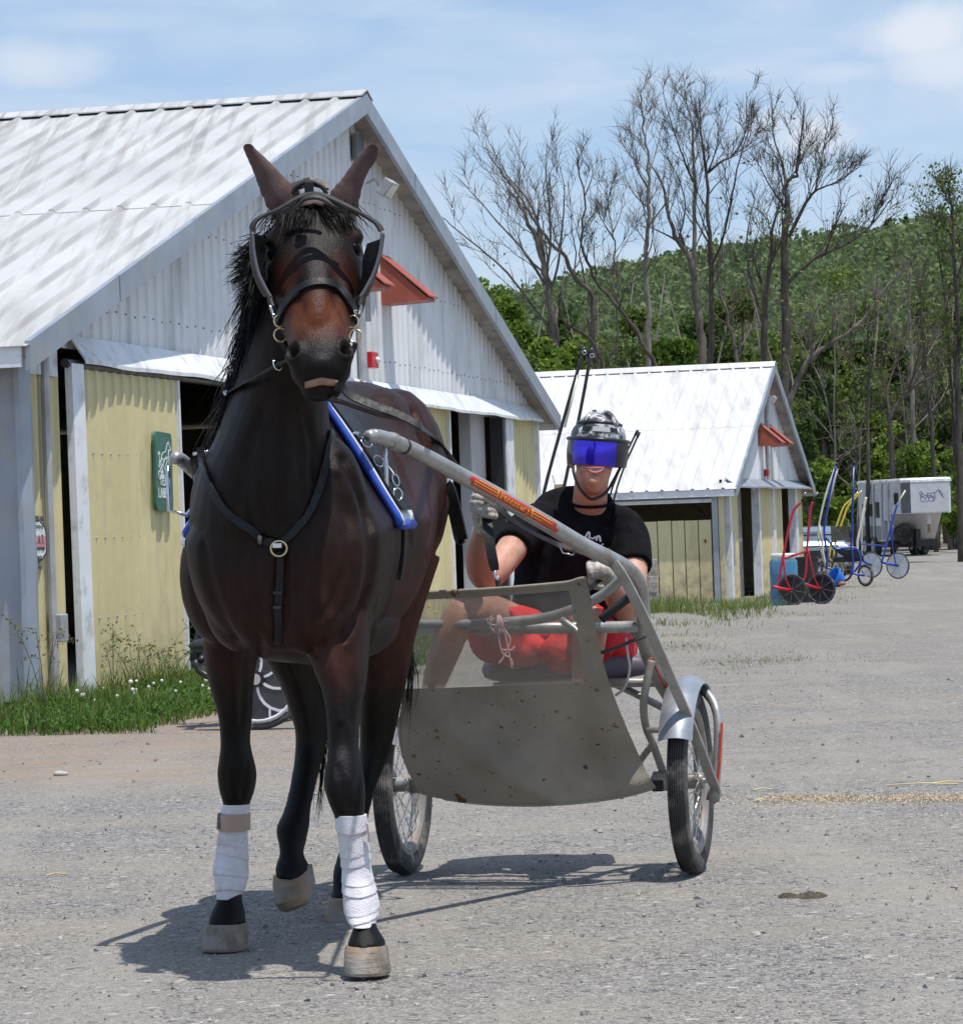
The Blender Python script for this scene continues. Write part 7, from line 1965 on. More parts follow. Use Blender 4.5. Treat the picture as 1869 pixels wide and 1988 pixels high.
# black sulky with patterned disc wheels parked on the grass behind the horse
def black_bike():
    D = 19.7
    w1 = P(500,1320,D); r = .315; w1.z = r; ax = V((-.25,-.97,0)).normalized()
    w2 = w1 - ax*.86; w2.z = r
    root = thing('sulky', 'black sulky with white curved spokes parked in the grass behind the horse', 'sulky', V((w1.x-.3, D+.4, 0)))
    dm = M('charcoal_disc', (0.05,0.05,0.055), 0.35, var=.2); wp = M('white_spoke_print', (0.70,0.70,0.74), 0.4)
    for w in (w1, w2): 
        whl, pt = disc_wheel(w, r, ax, root, dm, wp, 7, .04, None, True)
        MB().torus(w + ax*.012, ax, r-.055, .012, 40, 6).build('rim_stripe', wp, whl, smooth=True)
        MB().disc(w, ax, 0, .05, .07, 20).build('hub_cap', MAT_BLACK_DISC, whl, angle=40)
    fw = V((0,0,1)).cross(ax).normalized()
    if fw.x > 0: fw = -fw
    for w in (w1, w2):
        a = w - ax*.09
        cart_tube('wheel_arm', [a, a + fw*.36 + V((0,0,.02)), a + fw*.44 + V((0,0,.12))], .022, MAT_BLACK_PAINT, root, 3)
        n = 14; rings = []
        for i in range(n+1):
            t = R(lerp(20,150,i/n)); d = -fw*math.cos(t) + V((0,0,1))*math.sin(t)
            rings.append([w + d*(r+.03) + ax*.05, w + d*(r+.045), w + d*(r+.03) - ax*.05, w + d*(r+.022) - ax*.05, w + d*(r+.035), w + d*(r+.022) + ax*.05])
        MB().loft(rings).build('mudguard', MAT_BLACK_PAINT, root, angle=40)
    c = (w1+w2)/2
    cart_tube('axle', [w1 - ax*.05, w2 + ax*.05], .02, MAT_BLACK_PAINT, root, 2)
    cart_tube('seat_bar', [w1 - ax*.1 + V((0,0,.12)) + fw*.4, c + V((0,0,.16)) + fw*.45, w2 + ax*.1 + V((0,0,.12)) + fw*.4], .022, MAT_BLACK_PAINT, root)
    MB().ball(c + V((0,0,.2)) + fw*.4, V((.19,.17,.055)), 16, 8).build('seat', MAT_BLACK_PAINT, root, smooth=True)
    for w, q in ((w1, [(412,1290),(405,1225),(412,1150)]), (w2, [(378,1290),(386,1225),(396,1150)])):
        cart_tube('shaft', [w - ax*.09 + fw*.44 + V((0,0,.1))] + [P(u,v,D+.75) for u,v in q], .02, MAT_BLACK_PAINT, root)
black_bike()
# black sulkies stood on end behind the driver, only the shafts clear of him
def stood_bike(D, shafts, label, cream, wheels, r=.012, group=None):
    root = thing('sulky', label, 'sulky', V((P(wheels[0][0], 1000, D).x, D, gz(D))))
    for k, pts in enumerate(shafts):
        cart_tube('shaft', [P(u,v,D) for u,v in pts], r, MAT_BLACK_PAINT, root, 3)
        a, b = P(*pts[-2], D), P(*pts[-1], D)
        MB().tube([b - (b-a).normalized()*.03, b + (b-a).normalized()*.015], r*1.35, 8).build('shaft_tip', MAT_BLACK_PAINT, root, smooth=True)
        if cream and k == 0:
            a, b = P(*cream[0], D-.012), P(*cream[1], D-.012); MB().tube([a, b], r*.75, 6).build('shaft_sleeve', MAT_CREAM_PAINT, root, smooth=True)
        for q in (pts[0],):
            pass
    for u, D2 in wheels:
        w = P(u, 1000, D2); w.z = gz(D2)+.31; ax = V((.9,.4,0)).normalized()
        wh, pt = disc_wheel(w, .31, ax, root, MAT_BLACK_DISC, M('faint_print', (0.1,0.1,0.11), 0.4), 6)
    a, b = P(*shafts[0][0], D), P(*shafts[1][0], D)
    w0 = P(wheels[0][0], 1000, wheels[0][1]); w0.z = .31+gz(D); w1 = P(wheels[1][0], 1000, wheels[1][1]); w1.z = .31+gz(D)
    cart_tube('frame_tube', [w0, a], r*1.3, MAT_BLACK_PAINT, root, 2); cart_tube('frame_tube', [w1, b], r*1.3, MAT_BLACK_PAINT, root, 2)
    cart_tube('cross_bar', [a, b], r*1.2, MAT_BLACK_PAINT, root, 2)
    return root
rt = stood_bike(19.5, ([(1030,1100),(1047,1000),(1062,930),(1098,800),(1133,678)], [(1072,1100),(1086,1000),(1096,940),(1126,800),(1148,680)]), 'black sulky stood on end behind the driver, tall shafts rising left of his helmet', ((1096,830),(1122,728)), ((1010,19.6),(1090,19.3)), .0105)
for u, v in ((1130,684),(1145,690)):
    MB().torus(P(u+4,v,19.45), V((0,1,.2)), .012, .003, 12, 5).build('tip_ring', MAT_CHROME, rt, smooth=True)
q = [P(1076,941,19.5), P(1097,939,19.5), P(1096,958,19.5), P(1074,958,19.5)]
MB().hexa(q + [p + V((0,.03,0)) for p in q]).build('tan_patch', M('tan_canvas', (0.42,0.32,0.19), 0.85), rt)
for a, b in (((1077,941),(1072,922)), ((1096,939),(1099,924))):
    MB().tube([P(*a,19.5), P(*b,19.5)], .003, 5).build('cord', MAT_CONDUIT, rt)
stood_bike(24.0, ([(1165,1060),(1182,968),(1205,905),(1224,862),(1236,838)], [(1178,1060),(1192,968),(1211,908),(1230,864),(1240,842)]), 'black sulky stood on end with thin shaft tips showing right of the driver helmet', None, ((1130,24.1),(1190,23.8)), .0075)
def block_stack():
    D = 60.0; x0, x1 = P(1258,1130,D).x, P(1276,1130,D).x
    root = thing('block_stack', 'stack of grey blocks against the plank wall of the small barn', 'blocks', V(((x0+x1)/2, D, gz(D))))
    z0, z1 = gz(D)-.02, P(1266,1085,D).z; n = 6; rng = random.Random(2)
    m = M('weathered_block', (0.30,0.29,0.26), 0.9, var=0.3, vs=9, bump=0.4)
    for k in range(n):
        a, b = lerp(z0,z1,k/n), lerp(z0,z1,(k+1)/n) - .012; j = rng.uniform(-.012,.012)
        MB().box((x0+j, D-.1+j, a), (x1+j, D+.12+j, b)).build('block', m, root, bevel=.008)
block_stack()
# ------------------------------------------------------------------ plants
def leaf_mat(name, a, b_, c_, trans=0.35):
    m, nt, N, L, b = new_mat(name)
    at = N.new('ShaderNodeAttribute'); at.attribute_name = 'tone'
    r = N.new('ShaderNodeValToRGB'); L.new(at.outputs['Fac'], r.inputs['Fac'])
    r.color_ramp.elements[0].color = rgb(a); r.color_ramp.elements[1].color = rgb(c_)
    e = r.color_ramp.elements.new(.5); e.color = rgb(b_)
    L.new(r.outputs['Color'], b.inputs['Base Color']); b.inputs['Roughness'].default_value = .6; b.inputs['Specular IOR Level'].default_value = .25
    tr = N.new('ShaderNodeBsdfTranslucent'); L.new(r.outputs['Color'], tr.inputs['Color'])
    mx = N.new('ShaderNodeMixShader'); mx.inputs[0].default_value = trans
    L.new(b.outputs[0], mx.inputs[1]); L.new(tr.outputs[0], mx.inputs[2]); L.new(mx.outputs[0], N['Material Output'].inputs['Surface'])
    return m
LEAF_SPRING = leaf_mat('spring_leaves', (0.07,0.105,0.022), (0.125,0.175,0.035), (0.20,0.255,0.06), .45)
LEAF_LIME = leaf_mat('lime_leaves', (0.09,0.15,0.02), (0.155,0.245,0.033), (0.23,0.32,0.06), .45)
LEAF_DEEP = leaf_mat('deep_leaves', (0.04,0.07,0.018), (0.075,0.125,0.03), (0.13,0.185,0.045), .45)
LEAF_HILL = leaf_mat('hill_leaves', (0.085,0.128,0.068), (0.138,0.19,0.078), (0.20,0.25,0.10), .4)  # paler tones, with some distance haze painted into the leaf colour
GRASS_M = leaf_mat('grass_blades', (0.06,0.11,0.018), (0.11,0.185,0.03), (0.27,0.26,0.11), .3)
CLOVER_M = leaf_mat('clover_leaves', (0.035,0.095,0.014), (0.06,0.15,0.022), (0.10,0.20,0.035), .3)
def bark(name, a, b_):
    m, nt, N, L, b = new_mat(name)
    vec = coords(nt, (1,1,.3)); L.new(mixc(nt, noise_f(nt, vec, 3.5, 6, .65, .35, .65), a, b_), b.inputs['Base Color'])
    b.inputs['Roughness'].default_value = .9; add_bump(nt, b, noise_f(nt, vec, 9, 5), .5, .03); return m
BARK_PALE = bark('pale_bark', (0.10,0.088,0.075), (0.25,0.225,0.195))
BARK_GREY = bark('grey_brown_bark', (0.065,0.054,0.044), (0.17,0.147,0.123))
BARK_DARK = bark('dark_bark', (0.035,0.029,0.024), (0.09,0.076,0.063))
def quads_mesh(name, centers, sizes, mat, parent=None, rng=None, tone=None, flat=0.0, smooth=False):
    """many small leaf faces, each a bent quad of its own size and heading"""
    n = len(centers); rng = rng or np.random.default_rng(1)
    c = np.asarray(centers, float); s = np.asarray(sizes, float).reshape(-1,1)
    a = rng.normal(size=(n,3)); a[:,2] *= (1-flat); a /= np.linalg.norm(a,axis=1,keepdims=True)+1e-9
    b = rng.normal(size=(n,3)); b[:,2] *= (1-flat); b -= a*np.sum(a*b,axis=1,keepdims=True); b /= np.linalg.norm(b,axis=1,keepdims=True)+1e-9
    k = rng.uniform(.45,.8,(n,1))
    vs = np.stack([c - a*s, c - b*s*k, c + a*s, c + b*s*k], axis=1).reshape(-1,3)
    me = bpy.data.meshes.new(name)
    me.vertices.add(4*n); me.vertices.foreach_set('co', vs.ravel())
    me.loops.add(4*n); me.loops.foreach_set('vertex_index', np.arange(4*n))
    me.polygons.add(n); me.polygons.foreach_set('loop_start', np.arange(0,4*n,4)); 
    me.update(calc_edges=True)
    t = rng.uniform(0,1,n) if tone is None else np.asarray(tone)
    at = me.attributes.new('tone', 'FLOAT', 'FACE'); at.data.foreach_set('value', t.astype(np.float32))
    return link(name, me, mat, parent, smooth)
class TreeGrow:
    def __init__(s, seed): s.rng = random.Random(seed); s.trunk = MB(); s.br = MB(); s.ends = []
    def limb(s, pts, r0, r1, into=None, n=6):
        c = catmull(pts, 4); k = len(c)
        for i in range(1, k-1):
            j = (pts[0]-pts[-1]).length*.0022; c[i] = c[i] + V((s.rng.gauss(0,j), s.rng.gauss(0,j), s.rng.gauss(0,j*.5)))
        (into or s.trunk).tube(c, [lerp(r0, r1, i/(k-1)) for i in range(k)], n)
        return c
    def sprout(s, c, r0, r1, count, length, depth, start=.2):
        rng = s.rng; k = len(c)
        for i in range(count):
            t = start + (.94-start)*(i+rng.random())/count; f = t*(k-1); a = c[int(f)]; b = c[min(int(f)+1,k-1)]; p = a.lerp(b, f-int(f))
            tan = (b-a).normalized() if (b-a).length > 1e-6 else V((0,0,1))
            side = tan.cross(V((rng.gauss(0,1), rng.gauss(0,1), rng.gauss(0,1)))).normalized()
            ang = R(rng.uniform(16,46)); d = (tan*math.cos(ang) + side*math.sin(ang) + V((0,0,.22))).normalized()
            ln = length*rng.uniform(.5,1.15)*(1-.62*t); r = min(.05, lerp(r0,r1,t)*rng.uniform(.35,.5))
            m1 = p + d*ln*.5 + V((rng.gauss(0,.05),rng.gauss(0,.05),rng.gauss(0,.03)))*ln
            e = p + d*ln + V((rng.gauss(0,.09),rng.gauss(0,.09),.10+rng.gauss(0,.06)))*ln
            cc = [p, p.lerp(m1,.5)+V((rng.gauss(0,.02),0,rng.gauss(0,.02)))*ln, m1, m1.lerp(e,.5), e]
            s.br.tube(cc, [max(r,.0085), max(r*.8,.0075), max(r*.6,.0065), max(r*.4,.0055), .004], 4 if r > .03 else 3, cap=False)
            s.ends.append(e); s.ends.append(m1)
            for _ in range(2 if depth == 0 else 1):      # finest twigs
                q = cc[rng.randint(2,4)]; dd = (d + V((rng.gauss(0,.5),rng.gauss(0,.5),rng.gauss(.15,.35)))).normalized()*rng.uniform(.22,.62)
                s.br.tube([q, q+dd*.5+V((rng.gauss(0,.02),0,rng.gauss(.01,.02))), q+dd], [.006,.0045,.0025], 3, cap=False)
            if depth > 0: s.sprout(cc, max(r,.012), .008, max(2, int(count*.46)), ln*.62, depth-1, .22)
def px_tree(name, label, D, limbs, seed, bark_m, leaves=None, cat='tree', group=None, twig=1.0, base=None, leaf_n=1.0, leaf_s=.055):
    """limbs: (list of (u, v), r0, r1, shoots, shoot length)"""
    g = TreeGrow(seed); rng = random.Random(seed)
    b0 = limbs[0][0][0]; bp = P(b0[0], b0[1], D)
    for k, (pts, r0, r1, cnt, ln) in enumerate(limbs):
        w = []
        for i, (u, v) in enumerate(pts):
            if v < 430: v = 430 - (430-v)*.90
            dd = 0 if k == 0 else (math.sin(k*2.4)*1.6)*(i/max(1,len(pts)-1))
            w.append(P(u, v, D + dd))
        if k == 0:
            w[0].z = min(w[0].z, gz(D)-.1)
        r0 *= .48; r1 *= .6
        c = g.limb(w, r0, r1, None, 8 if r0 > .07 else 6)
        g.sprout(c, r0, r1, max(4, int(cnt*twig*.60)), ln*1.3, 2 if ln > 1.2 else 1, .34 if k == 0 else .12)
    loc = V((bp.x, D, gz(D)))
    root = thing(name, label, cat, loc, group)
    g.trunk.build('trunk', bark_m, root, smooth=True)
    tag(g.br.build('branches', bark_m, root, smooth=True), kind='stuff')
    if leaves and g.ends:
        mat, dens, zmax = leaves
        nr = np.random.default_rng(seed); cs = []
        for e in g.ends:
            if e.z < zmax or rng.random() < .12:
                for _ in range(np.random.default_rng(int(rng.random()*1e6)).poisson(dens*1.3)):
                    cs.append((e.x+rng.gauss(0,.16), e.y+rng.gauss(0,.16), e.z+rng.gauss(0,.13)))
        if cs: quads_mesh('crown', cs, nr.uniform(leaf_s*.6, leaf_s*1.3, len(cs)), mat, root, nr)
    return root
GT = 'bare spring trees at the wood edge'
def build_main_trees():
    D = 95
    zl = P(1300,420,D).z
    px_tree('bare_tree', 'broad bare tree with pale trunk just right of the big barn roof', D, [
        ([(1088,1020),(1087,800),(1085,719),(1071,616),(1058,529),(1041,464),(1017,410),(985,360)], .34, .05, 16, 2.6),
        ([(1080,690),(1066,640),(1030,590),(985,530),(930,480),(880,440),(858,420)], .12, .02, 14, 2.2),
        ([(1150,700),(1150,578),(1115,540),(1098,497),(1066,469),(1033,420),(1006,372),(968,317),(941,268)], .18, .02, 18, 2.2),
        ([(1058,529),(1050,450),(1022,380),(985,330),(952,262)], .11, .015, 14, 1.9),
        ([(1060,540),(1068,470),(1066,400),(1060,330),(1062,262)], .11, .015, 14, 1.8),
        ([(1066,580),(1085,500),(1092,430),(1095,370),(1088,310)], .10, .015, 12, 1.7),
        ([(1064,560),(1010,480),(950,410),(890,335)], .10, .015, 14, 1.9)], 21, BARK_GREY, (LEAF_SPRING, .05, zl), group=None)
    px_tree('bare_tree', 'thin crooked bare tree whose dark trunk leans left above the white roof', D-2, [
        ([(1300,900),(1290,760),(1272,714),(1234,643),(1201,600),(1158,545),(1136,497),(1128,464),(1134,377),(1120,296),(1117,268)], .17, .02, 18, 1.5),
        ([(1134,377),(1150,330),(1146,290)], .05, .012, 7, .9), ([(1201,600),(1215,560),(1240,540)], .06, .015, 6, 1.0)], 22, BARK_DARK, (LEAF_SPRING, .12, zl))
    px_tree('bare_tree', 'dark crooked trunk forking low behind the near end of the white roof', D-1, [
        ([(1185,950),(1180,760),(1172,714),(1147,659),(1098,627),(1087,594),(1090,560)], .16, .03, 10, 1.3),
        ([(1147,659),(1140,610),(1155,590)], .09, .02, 7, 1.1)], 23, BARK_DARK, (LEAF_SPRING, .2, zl))
    px_tree('bare_tree', 'small spindly bare tree standing alone against the sky', D+6, [
        ([(1200,980),(1198,760),(1196,640),(1196,540),(1193,469),(1185,431),(1180,377),(1174,345)], .11, .012, 22, 1.6),
        ([(1190,450),(1205,410),(1210,365)], .05, .01, 8, 1.0), ([(1190,460),(1165,420),(1155,370)], .05, .01, 8, 1.0)], 24, BARK_GREY)
    px_tree('bare_tree', 'tall slim pale bare tree, leftmost of the tallest group', D, [
        ([(1254,1000),(1256,714),(1259,605),(1253,518),(1256,464),(1259,361),(1256,279),(1248,214),(1245,165)], .22, .02, 26, 1.5),
        ([(1256,355),(1234,307),(1223,230),(1220,190)], .07, .012, 14, 1.2), ([(1256,440),(1285,400),(1300,370)], .06, .015, 8, 1.2), ([(1258,330),(1275,270),(1285,215)], .06, .012, 10, 1.1),
        ([(1258,400),(1230,370),(1212,330)], .05, .012, 9, 1.1)], 25, BARK_PALE)
    px_tree('bare_tree', 'tallest bare tree with several pale stems beside the slim pale tree', D+2, [
        ([(1366,1000),(1364,708),(1354,605),(1340,507),(1316,469),(1299,421),(1283,350),(1256,296)], .30, .03, 14, 1.8),
        ([(1348,560),(1348,453),(1348,344),(1345,252),(1340,198),(1321,149)], .16, .015, 20, 1.6),
        ([(1345,344),(1326,290),(1305,225),(1286,149)], .09, .012, 16, 1.4), ([(1346,260),(1360,210),(1378,170)], .05, .01, 10, 1.0), ([(1316,469),(1330,400),(1318,340),(1290,280)], .07, .012, 12, 1.4)], 26, BARK_GREY, (LEAF_SPRING, .06, zl))
    px_tree('bare_tree', 'tall dark-stemmed bare tree with a long limb bending right', D+1, [
        ([(1380,1000),(1378,708),(1381,594),(1375,453),(1373,334),(1362,252),(1356,149)], .24, .015, 22, 1.6),
        ([(1375,323),(1400,300),(1424,285),(1446,236),(1449,149)], .10, .012, 16, 1.4), ([(1380,520),(1402,464),(1419,388),(1430,317),(1451,241),(1468,198)], .10, .012, 18, 1.5),
        ([(1424,285),(1455,262),(1480,215)], .05, .01, 9, 1.0), ([(1372,330),(1392,260),(1392,190)], .06, .01, 12, 1.1)], 27, BARK_DARK, (LEAF_SPRING, .06, zl))
    px_tree('bare_tree', 'dark budding tree with forked stem left of the widest crown', D-3, [
        ([(1478,1000),(1481,698),(1484,594),(1495,507),(1500,442),(1514,377)], .26, .03, 18, 1.8),
        ([(1484,640),(1465,570),(1450,500),(1452,440),(1465,380)], .12, .015, 14, 1.6), ([(1492,520),(1515,470),(1535,430)], .08, .015, 10, 1.3)], 28, BARK_DARK, (LEAF_SPRING, .30, zl))
    px_tree('bare_tree', 'wide-crowned dark bare tree with limbs fanning out to the right', D-2, [
        ([(1528,1000),(1525,660),(1522,540),(1525,464),(1527,377),(1525,344),(1549,323),(1554,252),(1563,176)], .32, .015, 22, 1.6),
        ([(1525,344),(1514,290),(1500,241),(1500,182)], .09, .012, 14, 1.3), ([(1530,460),(1565,388),(1587,361),(1625,344),(1668,312)], .12, .012, 20, 1.5), ([(1582,364),(1590,320),(1598,279),(1609,209)], .08, .012, 14, 1.3),
        ([(1527,551),(1587,497),(1641,475),(1690,437),(1728,383)], .14, .02, 20, 1.6), ([(1690,437),(1712,380),(1735,335)], .06, .012, 12, 1.2), ([(1524,400),(1490,345),(1470,300)], .07, .012, 12, 1.3), ([(1600,495),(1625,430),(1640,395)], .07, .012, 10, 1.2)], 29, BARK_DARK, (LEAF_SPRING, .22, zl))
    px_tree('leaning_tree', 'pale leaning trunk that bends right beside the small barn gable', D-8, [
        ([(1528,1050),(1532,880),(1530,800),(1544,746),(1576,692),(1641,649),(1685,611),(1723,556),(1755,521)], .24, .03, 20, 1.8),
        ([(1685,611),(1700,580),(1706,540)], .10, .02, 8, 1.2), ([(1576,692),(1570,640),(1590,590)], .09, .015, 10, 1.4)], 30, BARK_GREY, (LEAF_SPRING, .5, 99))
    px_tree('leafing_tree', 'tall tree with fresh leaves at the right edge of the wood', D-4, [
        ([(1864,1020),(1862,900),(1857,748),(1859,700),(1857,580),(1850,450),(1846,390),(1840,345)], .26, .02, 26, 1.5),
        ([(1852,900),(1849,779),(1831,560),(1818,480)], .14, .02, 16, 1.5), ([(1857,540),(1880,470),(1886,410),(1878,360)], .08, .012, 14, 1.3), ([(1850,460),(1820,425),(1806,385)], .06, .012, 12, 1.3)], 31, BARK_DARK, (LEAF_SPRING, 1.3, 99))
    px_tree('bare_tree', 'dark forked tree with one limb reaching right above the horse trailer', D+10, [
        ([(1731,1000),(1731,873),(1728,810),(1765,757),(1806,732),(1843,707)], .22, .04, 14, 1.6),
        ([(1728,810),(1722,760),(1740,700),(1748,650)], .12, .02, 12, 1.6), ([(1765,757),(1780,700),(1790,640)], .08, .02, 10, 1.4)], 32, BARK_DARK, (LEAF_SPRING, .4, 99))
    px_tree('bare_tree', 'straight pale trunk in the wood behind the horse trailer roof', D+14, [
        ([(1774,1010),(1773,835),(1770,710),(1765,600),(1768,520)], .22, .05, 14, 1.6), ([(1770,740),(1800,690),(1822,650)], .08, .02, 8, 1.3)], 33, BARK_PALE, (LEAF_SPRING, .45, 99))
    px_tree('bare_tree', 'thin dark trunk in the wood left of the horse trailer', D+8, [
        ([(1684,1010),(1684,873),(1687,748),(1684,650),(1678,560)], .16, .03, 16, 1.6), ([(1686,760),(1660,720),(1640,690)], .07, .02, 8, 1.3)], 34, BARK_DARK, (LEAF_SPRING, .5, 99))
    px_tree('bare_tree', 'crooked dark tree between the trailer and the right edge of the wood', D+12, [
        ([(1815,1000),(1812,860),(1799,748),(1790,623),(1787,560),(1800,500)], .18, .03, 16, 1.7), ([(1795,690),(1822,640),(1835,590)], .08, .02, 10, 1.4)], 35, BARK_DARK, (LEAF_SPRING, .5, 99))
    px_tree('bare_tree', 'grey tree trunk close behind the small barn peak', D+5, [
        ([(1440,1000),(1436,800),(1428,690),(1410,610),(1395,540),(1404,480)], .20, .03, 16, 1.7), ([(1428,690),(1460,630),(1470,570)], .09, .02, 10, 1.5)], 36, BARK_GREY, (LEAF_SPRING, .22, zl))
build_main_trees()
def build_slender_trees():
    rn = random.Random(17)
    us = sorted([rn.uniform(1580,1869) for _ in range(9)] + [rn.uniform(960,1560) for _ in range(5)], reverse=True)
    names = 'first second third fourth fifth sixth seventh eighth ninth tenth eleventh twelfth thirteenth fourteenth'.split()
    for k, u in enumerate(us):
        D = rn.uniform(104,114) if u > 1660 else rn.uniform(90,104); s_ = FPX/D
        h = rn.uniform(4.5,9.0); vb = pix(V((P(u,1000,D).x,D,gz(D))))[1]; vt = vb - h*s_; le = rn.gauss(0,55)
        main = [(u,vb),(u+le*.15+rn.gauss(0,5),lerp(vb,vt,.35)),(u+le*.5+rn.gauss(0,8),lerp(vb,vt,.7)),(u+le,vt)]
        fork = [(u+le*.25,lerp(vb,vt,.45)),(u+le*.2+rn.gauss(0,45),lerp(vb,vt,.65)),(u+le*.2+rn.gauss(0,75),lerp(vb,vt,.85))]
        px_tree('bare_tree', names[k] + ' slender bare tree counted from the right end of the wood edge', D, [(main, rn.uniform(.07,.12), .015, 12, 1.7), (fork, .06, .012, 8, 1.3)], 300+k, rn.choice((BARK_GREY,BARK_DARK,BARK_PALE)), (LEAF_SPRING, .22, 99), group='slender bare trees at the wood edge')
build_slender_trees()
def blob_points(rng, c, rad, n, hollow=.35):
    d = rng.normal(size=(n,3)); d /= np.linalg.norm(d,axis=1,keepdims=True)
    q = (hollow + (1-hollow)*rng.random((n,1))**.6)
    return np.array(c) + d*q*np.array(rad)
def leafy_tree(name, label, u, v_top, v_mid, wpx, D, mat, seed, n=2600, leaf=.12, bark_m=BARK_GREY, cat='tree'):
    rng = np.random.default_rng(seed); s_ = FPX/D
    top = P(u, v_top, D); zb = gz(D); hw = wpx/2/s_
    x = top.x; h = top.z - zb; z0 = P(u, v_mid, D).z
    root = thing(name, label, cat, V((x, D, zb)))
    g = TreeGrow(seed)
    c = g.limb([V((x,D,zb-.1)), V((x+.1,D,zb+h*.3)), V((x-.08,D+.1,zb+h*.6)), V((x,D,zb+h*.92))], .035*h*.35+.04, .02, None, 6)
    g.sprout(c, .10, .02, 12, hw*1.1, 1, .25)
    g.trunk.build('trunk', bark_m, root, smooth=True); tag(g.br.build('branches', bark_m, root, smooth=True), kind='stuff')
    pts, tone = [], []
    lobes = 12 + int(hw*3)
    for k in range(lobes):
        a = rng.uniform(0,2*math.pi); q = math.sqrt(rng.random())*.8; zz = lerp(z0, top.z, rng.random())
        taper = 1 - .55*max(0,(zz-z0)/(top.z-z0+1e-6))**1.5
        cc = (x+math.cos(a)*q*hw*taper, D+math.sin(a)*q*hw*.8*taper, zz - .3)
        r = rng.uniform(.28,.5)*hw; p = blob_points(rng, cc, (r,r,r*.75), n//lobes, .2); pts.append(p); tone.append(np.clip(rng.normal(.45,.2)+rng.normal(0,.15,len(p)),0,1))
    p = np.concatenate(pts); t = np.concatenate(tone)
    keep = p[:,2] > zb+.05; p, t = p[keep], t[keep]
    quads_mesh('crown', p, rng.uniform(leaf*.6,leaf*1.35,len(p)), mat, root, rng, t)
    return root
def build_wood():
    rng = np.random.default_rng(5)
    L_ = [ # understory shrubs and leafy trees, each its own plant
     ('shrub','lime green shrub tight against the big barn rake, lowest on the left',985,560,700,110,104,LEAF_LIME),
     ('shrub','yellow-green bush under the pale-trunked tree above the white roof',1052,640,720,120,92,LEAF_LIME),
     ('shrub','bright lime bush between the two crooked dark trunks above the roof',1140,640,710,120,100,LEAF_LIME),
     ('shrub','round lime bush above the middle of the small barn ridge',1305,640,720,140,98,LEAF_LIME),
     ('leafy_tree','mid green leafy tree filling behind the slim pale tree',1225,590,760,150,118,LEAF_SPRING),
     ('leafy_tree','green leafy tree beside the big barn roof slope',950,520,760,120,125,LEAF_LIME),
     ('leafy_tree','olive budding tree behind the right end of the small barn ridge',1440,560,800,170,116,LEAF_SPRING),
     ('leafy_tree','deep green leafy tree right of the small barn peak',1590,600,900,170,112,LEAF_DEEP),
     ('leafy_tree','olive green budding tree above the parked sulkies',1650,520,850,170,120,LEAF_SPRING),
     ('leafy_tree','mid green tree behind the white-shafted sulky',1720,620,920,160,118,LEAF_DEEP),
     ('leafy_tree','spring green tree left of the right-edge tree',1800,560,880,150,116,LEAF_SPRING),
     ('leafy_tree','leafy tree rising behind the trailer nose',1850,600,900,130,122,LEAF_DEEP),
     ('shrub','bright green bush left of the trailer, above the sulky shafts',1655,850,990,150,116,LEAF_LIME),
     ('shrub','bright green bush behind the tall blue shafts',1595,880,1010,110,90,LEAF_LIME),
     ('shrub','light green thicket over the trailer roof',1770,860,990,190,108,LEAF_LIME),
     ('shrub','light green bush right of the trailer nose',1862,850,1010,90,104,LEAF_LIME),
     ('shrub','dim bush right behind the small barn rake',1560,800,960,90,88,LEAF_DEEP),
     ('leafy_tree','dark leafy tree low behind the middle of the white roof',1370,600,760,170,126,LEAF_DEEP),
     ('leafy_tree','dark leafy tree behind the left end of the white roof',1100,590,760,150,128,LEAF_DEEP),
     ('shrub','low bright bush under the wide bare crown beside the small barn',1560,860,1000,110,96,LEAF_LIME),
     ('shrub','fresh green bush rising above the yellow sulky shafts',1690,790,960,150,112,LEAF_LIME),
     ('shrub','tall bright thicket right behind the trailer',1800,800,980,170,113,LEAF_LIME),
     ('shrub','fresh green thicket at the right edge above the trailer nose',1855,780,960,120,112,LEAF_SPRING),
     ('leafy_tree','mixed green tree between the forked trunk and the wide bare crown',1515,590,820,150,124,LEAF_SPRING),
    ]
    for k, (nm, lab, u, vt, vm, w, D, mat) in enumerate(L_):
        leafy_tree(nm, lab, u, vt, vm, w, D, mat, 50+k, 3000 if nm == 'leafy_tree' else 2600, .115 if nm == 'leafy_tree' else .10, BARK_GREY, 'tree' if nm == 'leafy_tree' else 'shrub')
    # the rest of the wood, one tangle of stems and young leaves
    pts, tone = [], []; mb = MB(); rn = random.Random(9)
    for k in range(330):
        D = rn.uniform(112,165); u = rn.uniform(700,2150); x = P(u,900,D).x; zb = gz(D); h = rn.uniform(3.5,8.5)
        hw = rn.uniform(1.0,2.2); t0 = rn.gauss(.4,.2)
        for j in range(5):
            c = (x+rn.gauss(0,hw*.5), D+rn.gauss(0,hw*.5), zb+h*rn.uniform(.25,1.0)); r = hw*rn.uniform(.4,.75)
            p = blob_points(rng, c, (r,r,r*.8), 60, .1); pts.append(p); tone.append(np.clip(t0+rng.normal(0,.2,len(p)),0,1))
        if k % 2 == 0:
            lean = rn.gauss(0,.12)
            mb.tube([V((x,D-1,zb-.2)), V((x+lean*h*.5,D-1,zb+h*.6)), V((x+lean*h*1.2+rn.gauss(0,.3),D-1,zb+h*1.25))], [.10,.07,.02], 5)
    p = np.concatenate(pts); t = np.concatenate(tone)
    q = quads_mesh('undergrowth', p, rng.uniform(.08,.19,len(p)), LEAF_SPRING, None, rng, t); tag(q, kind='stuff')
    q = mb.build('thin_stems', BARK_GREY, smooth=True); tag(q, kind='stuff')
build_wood()
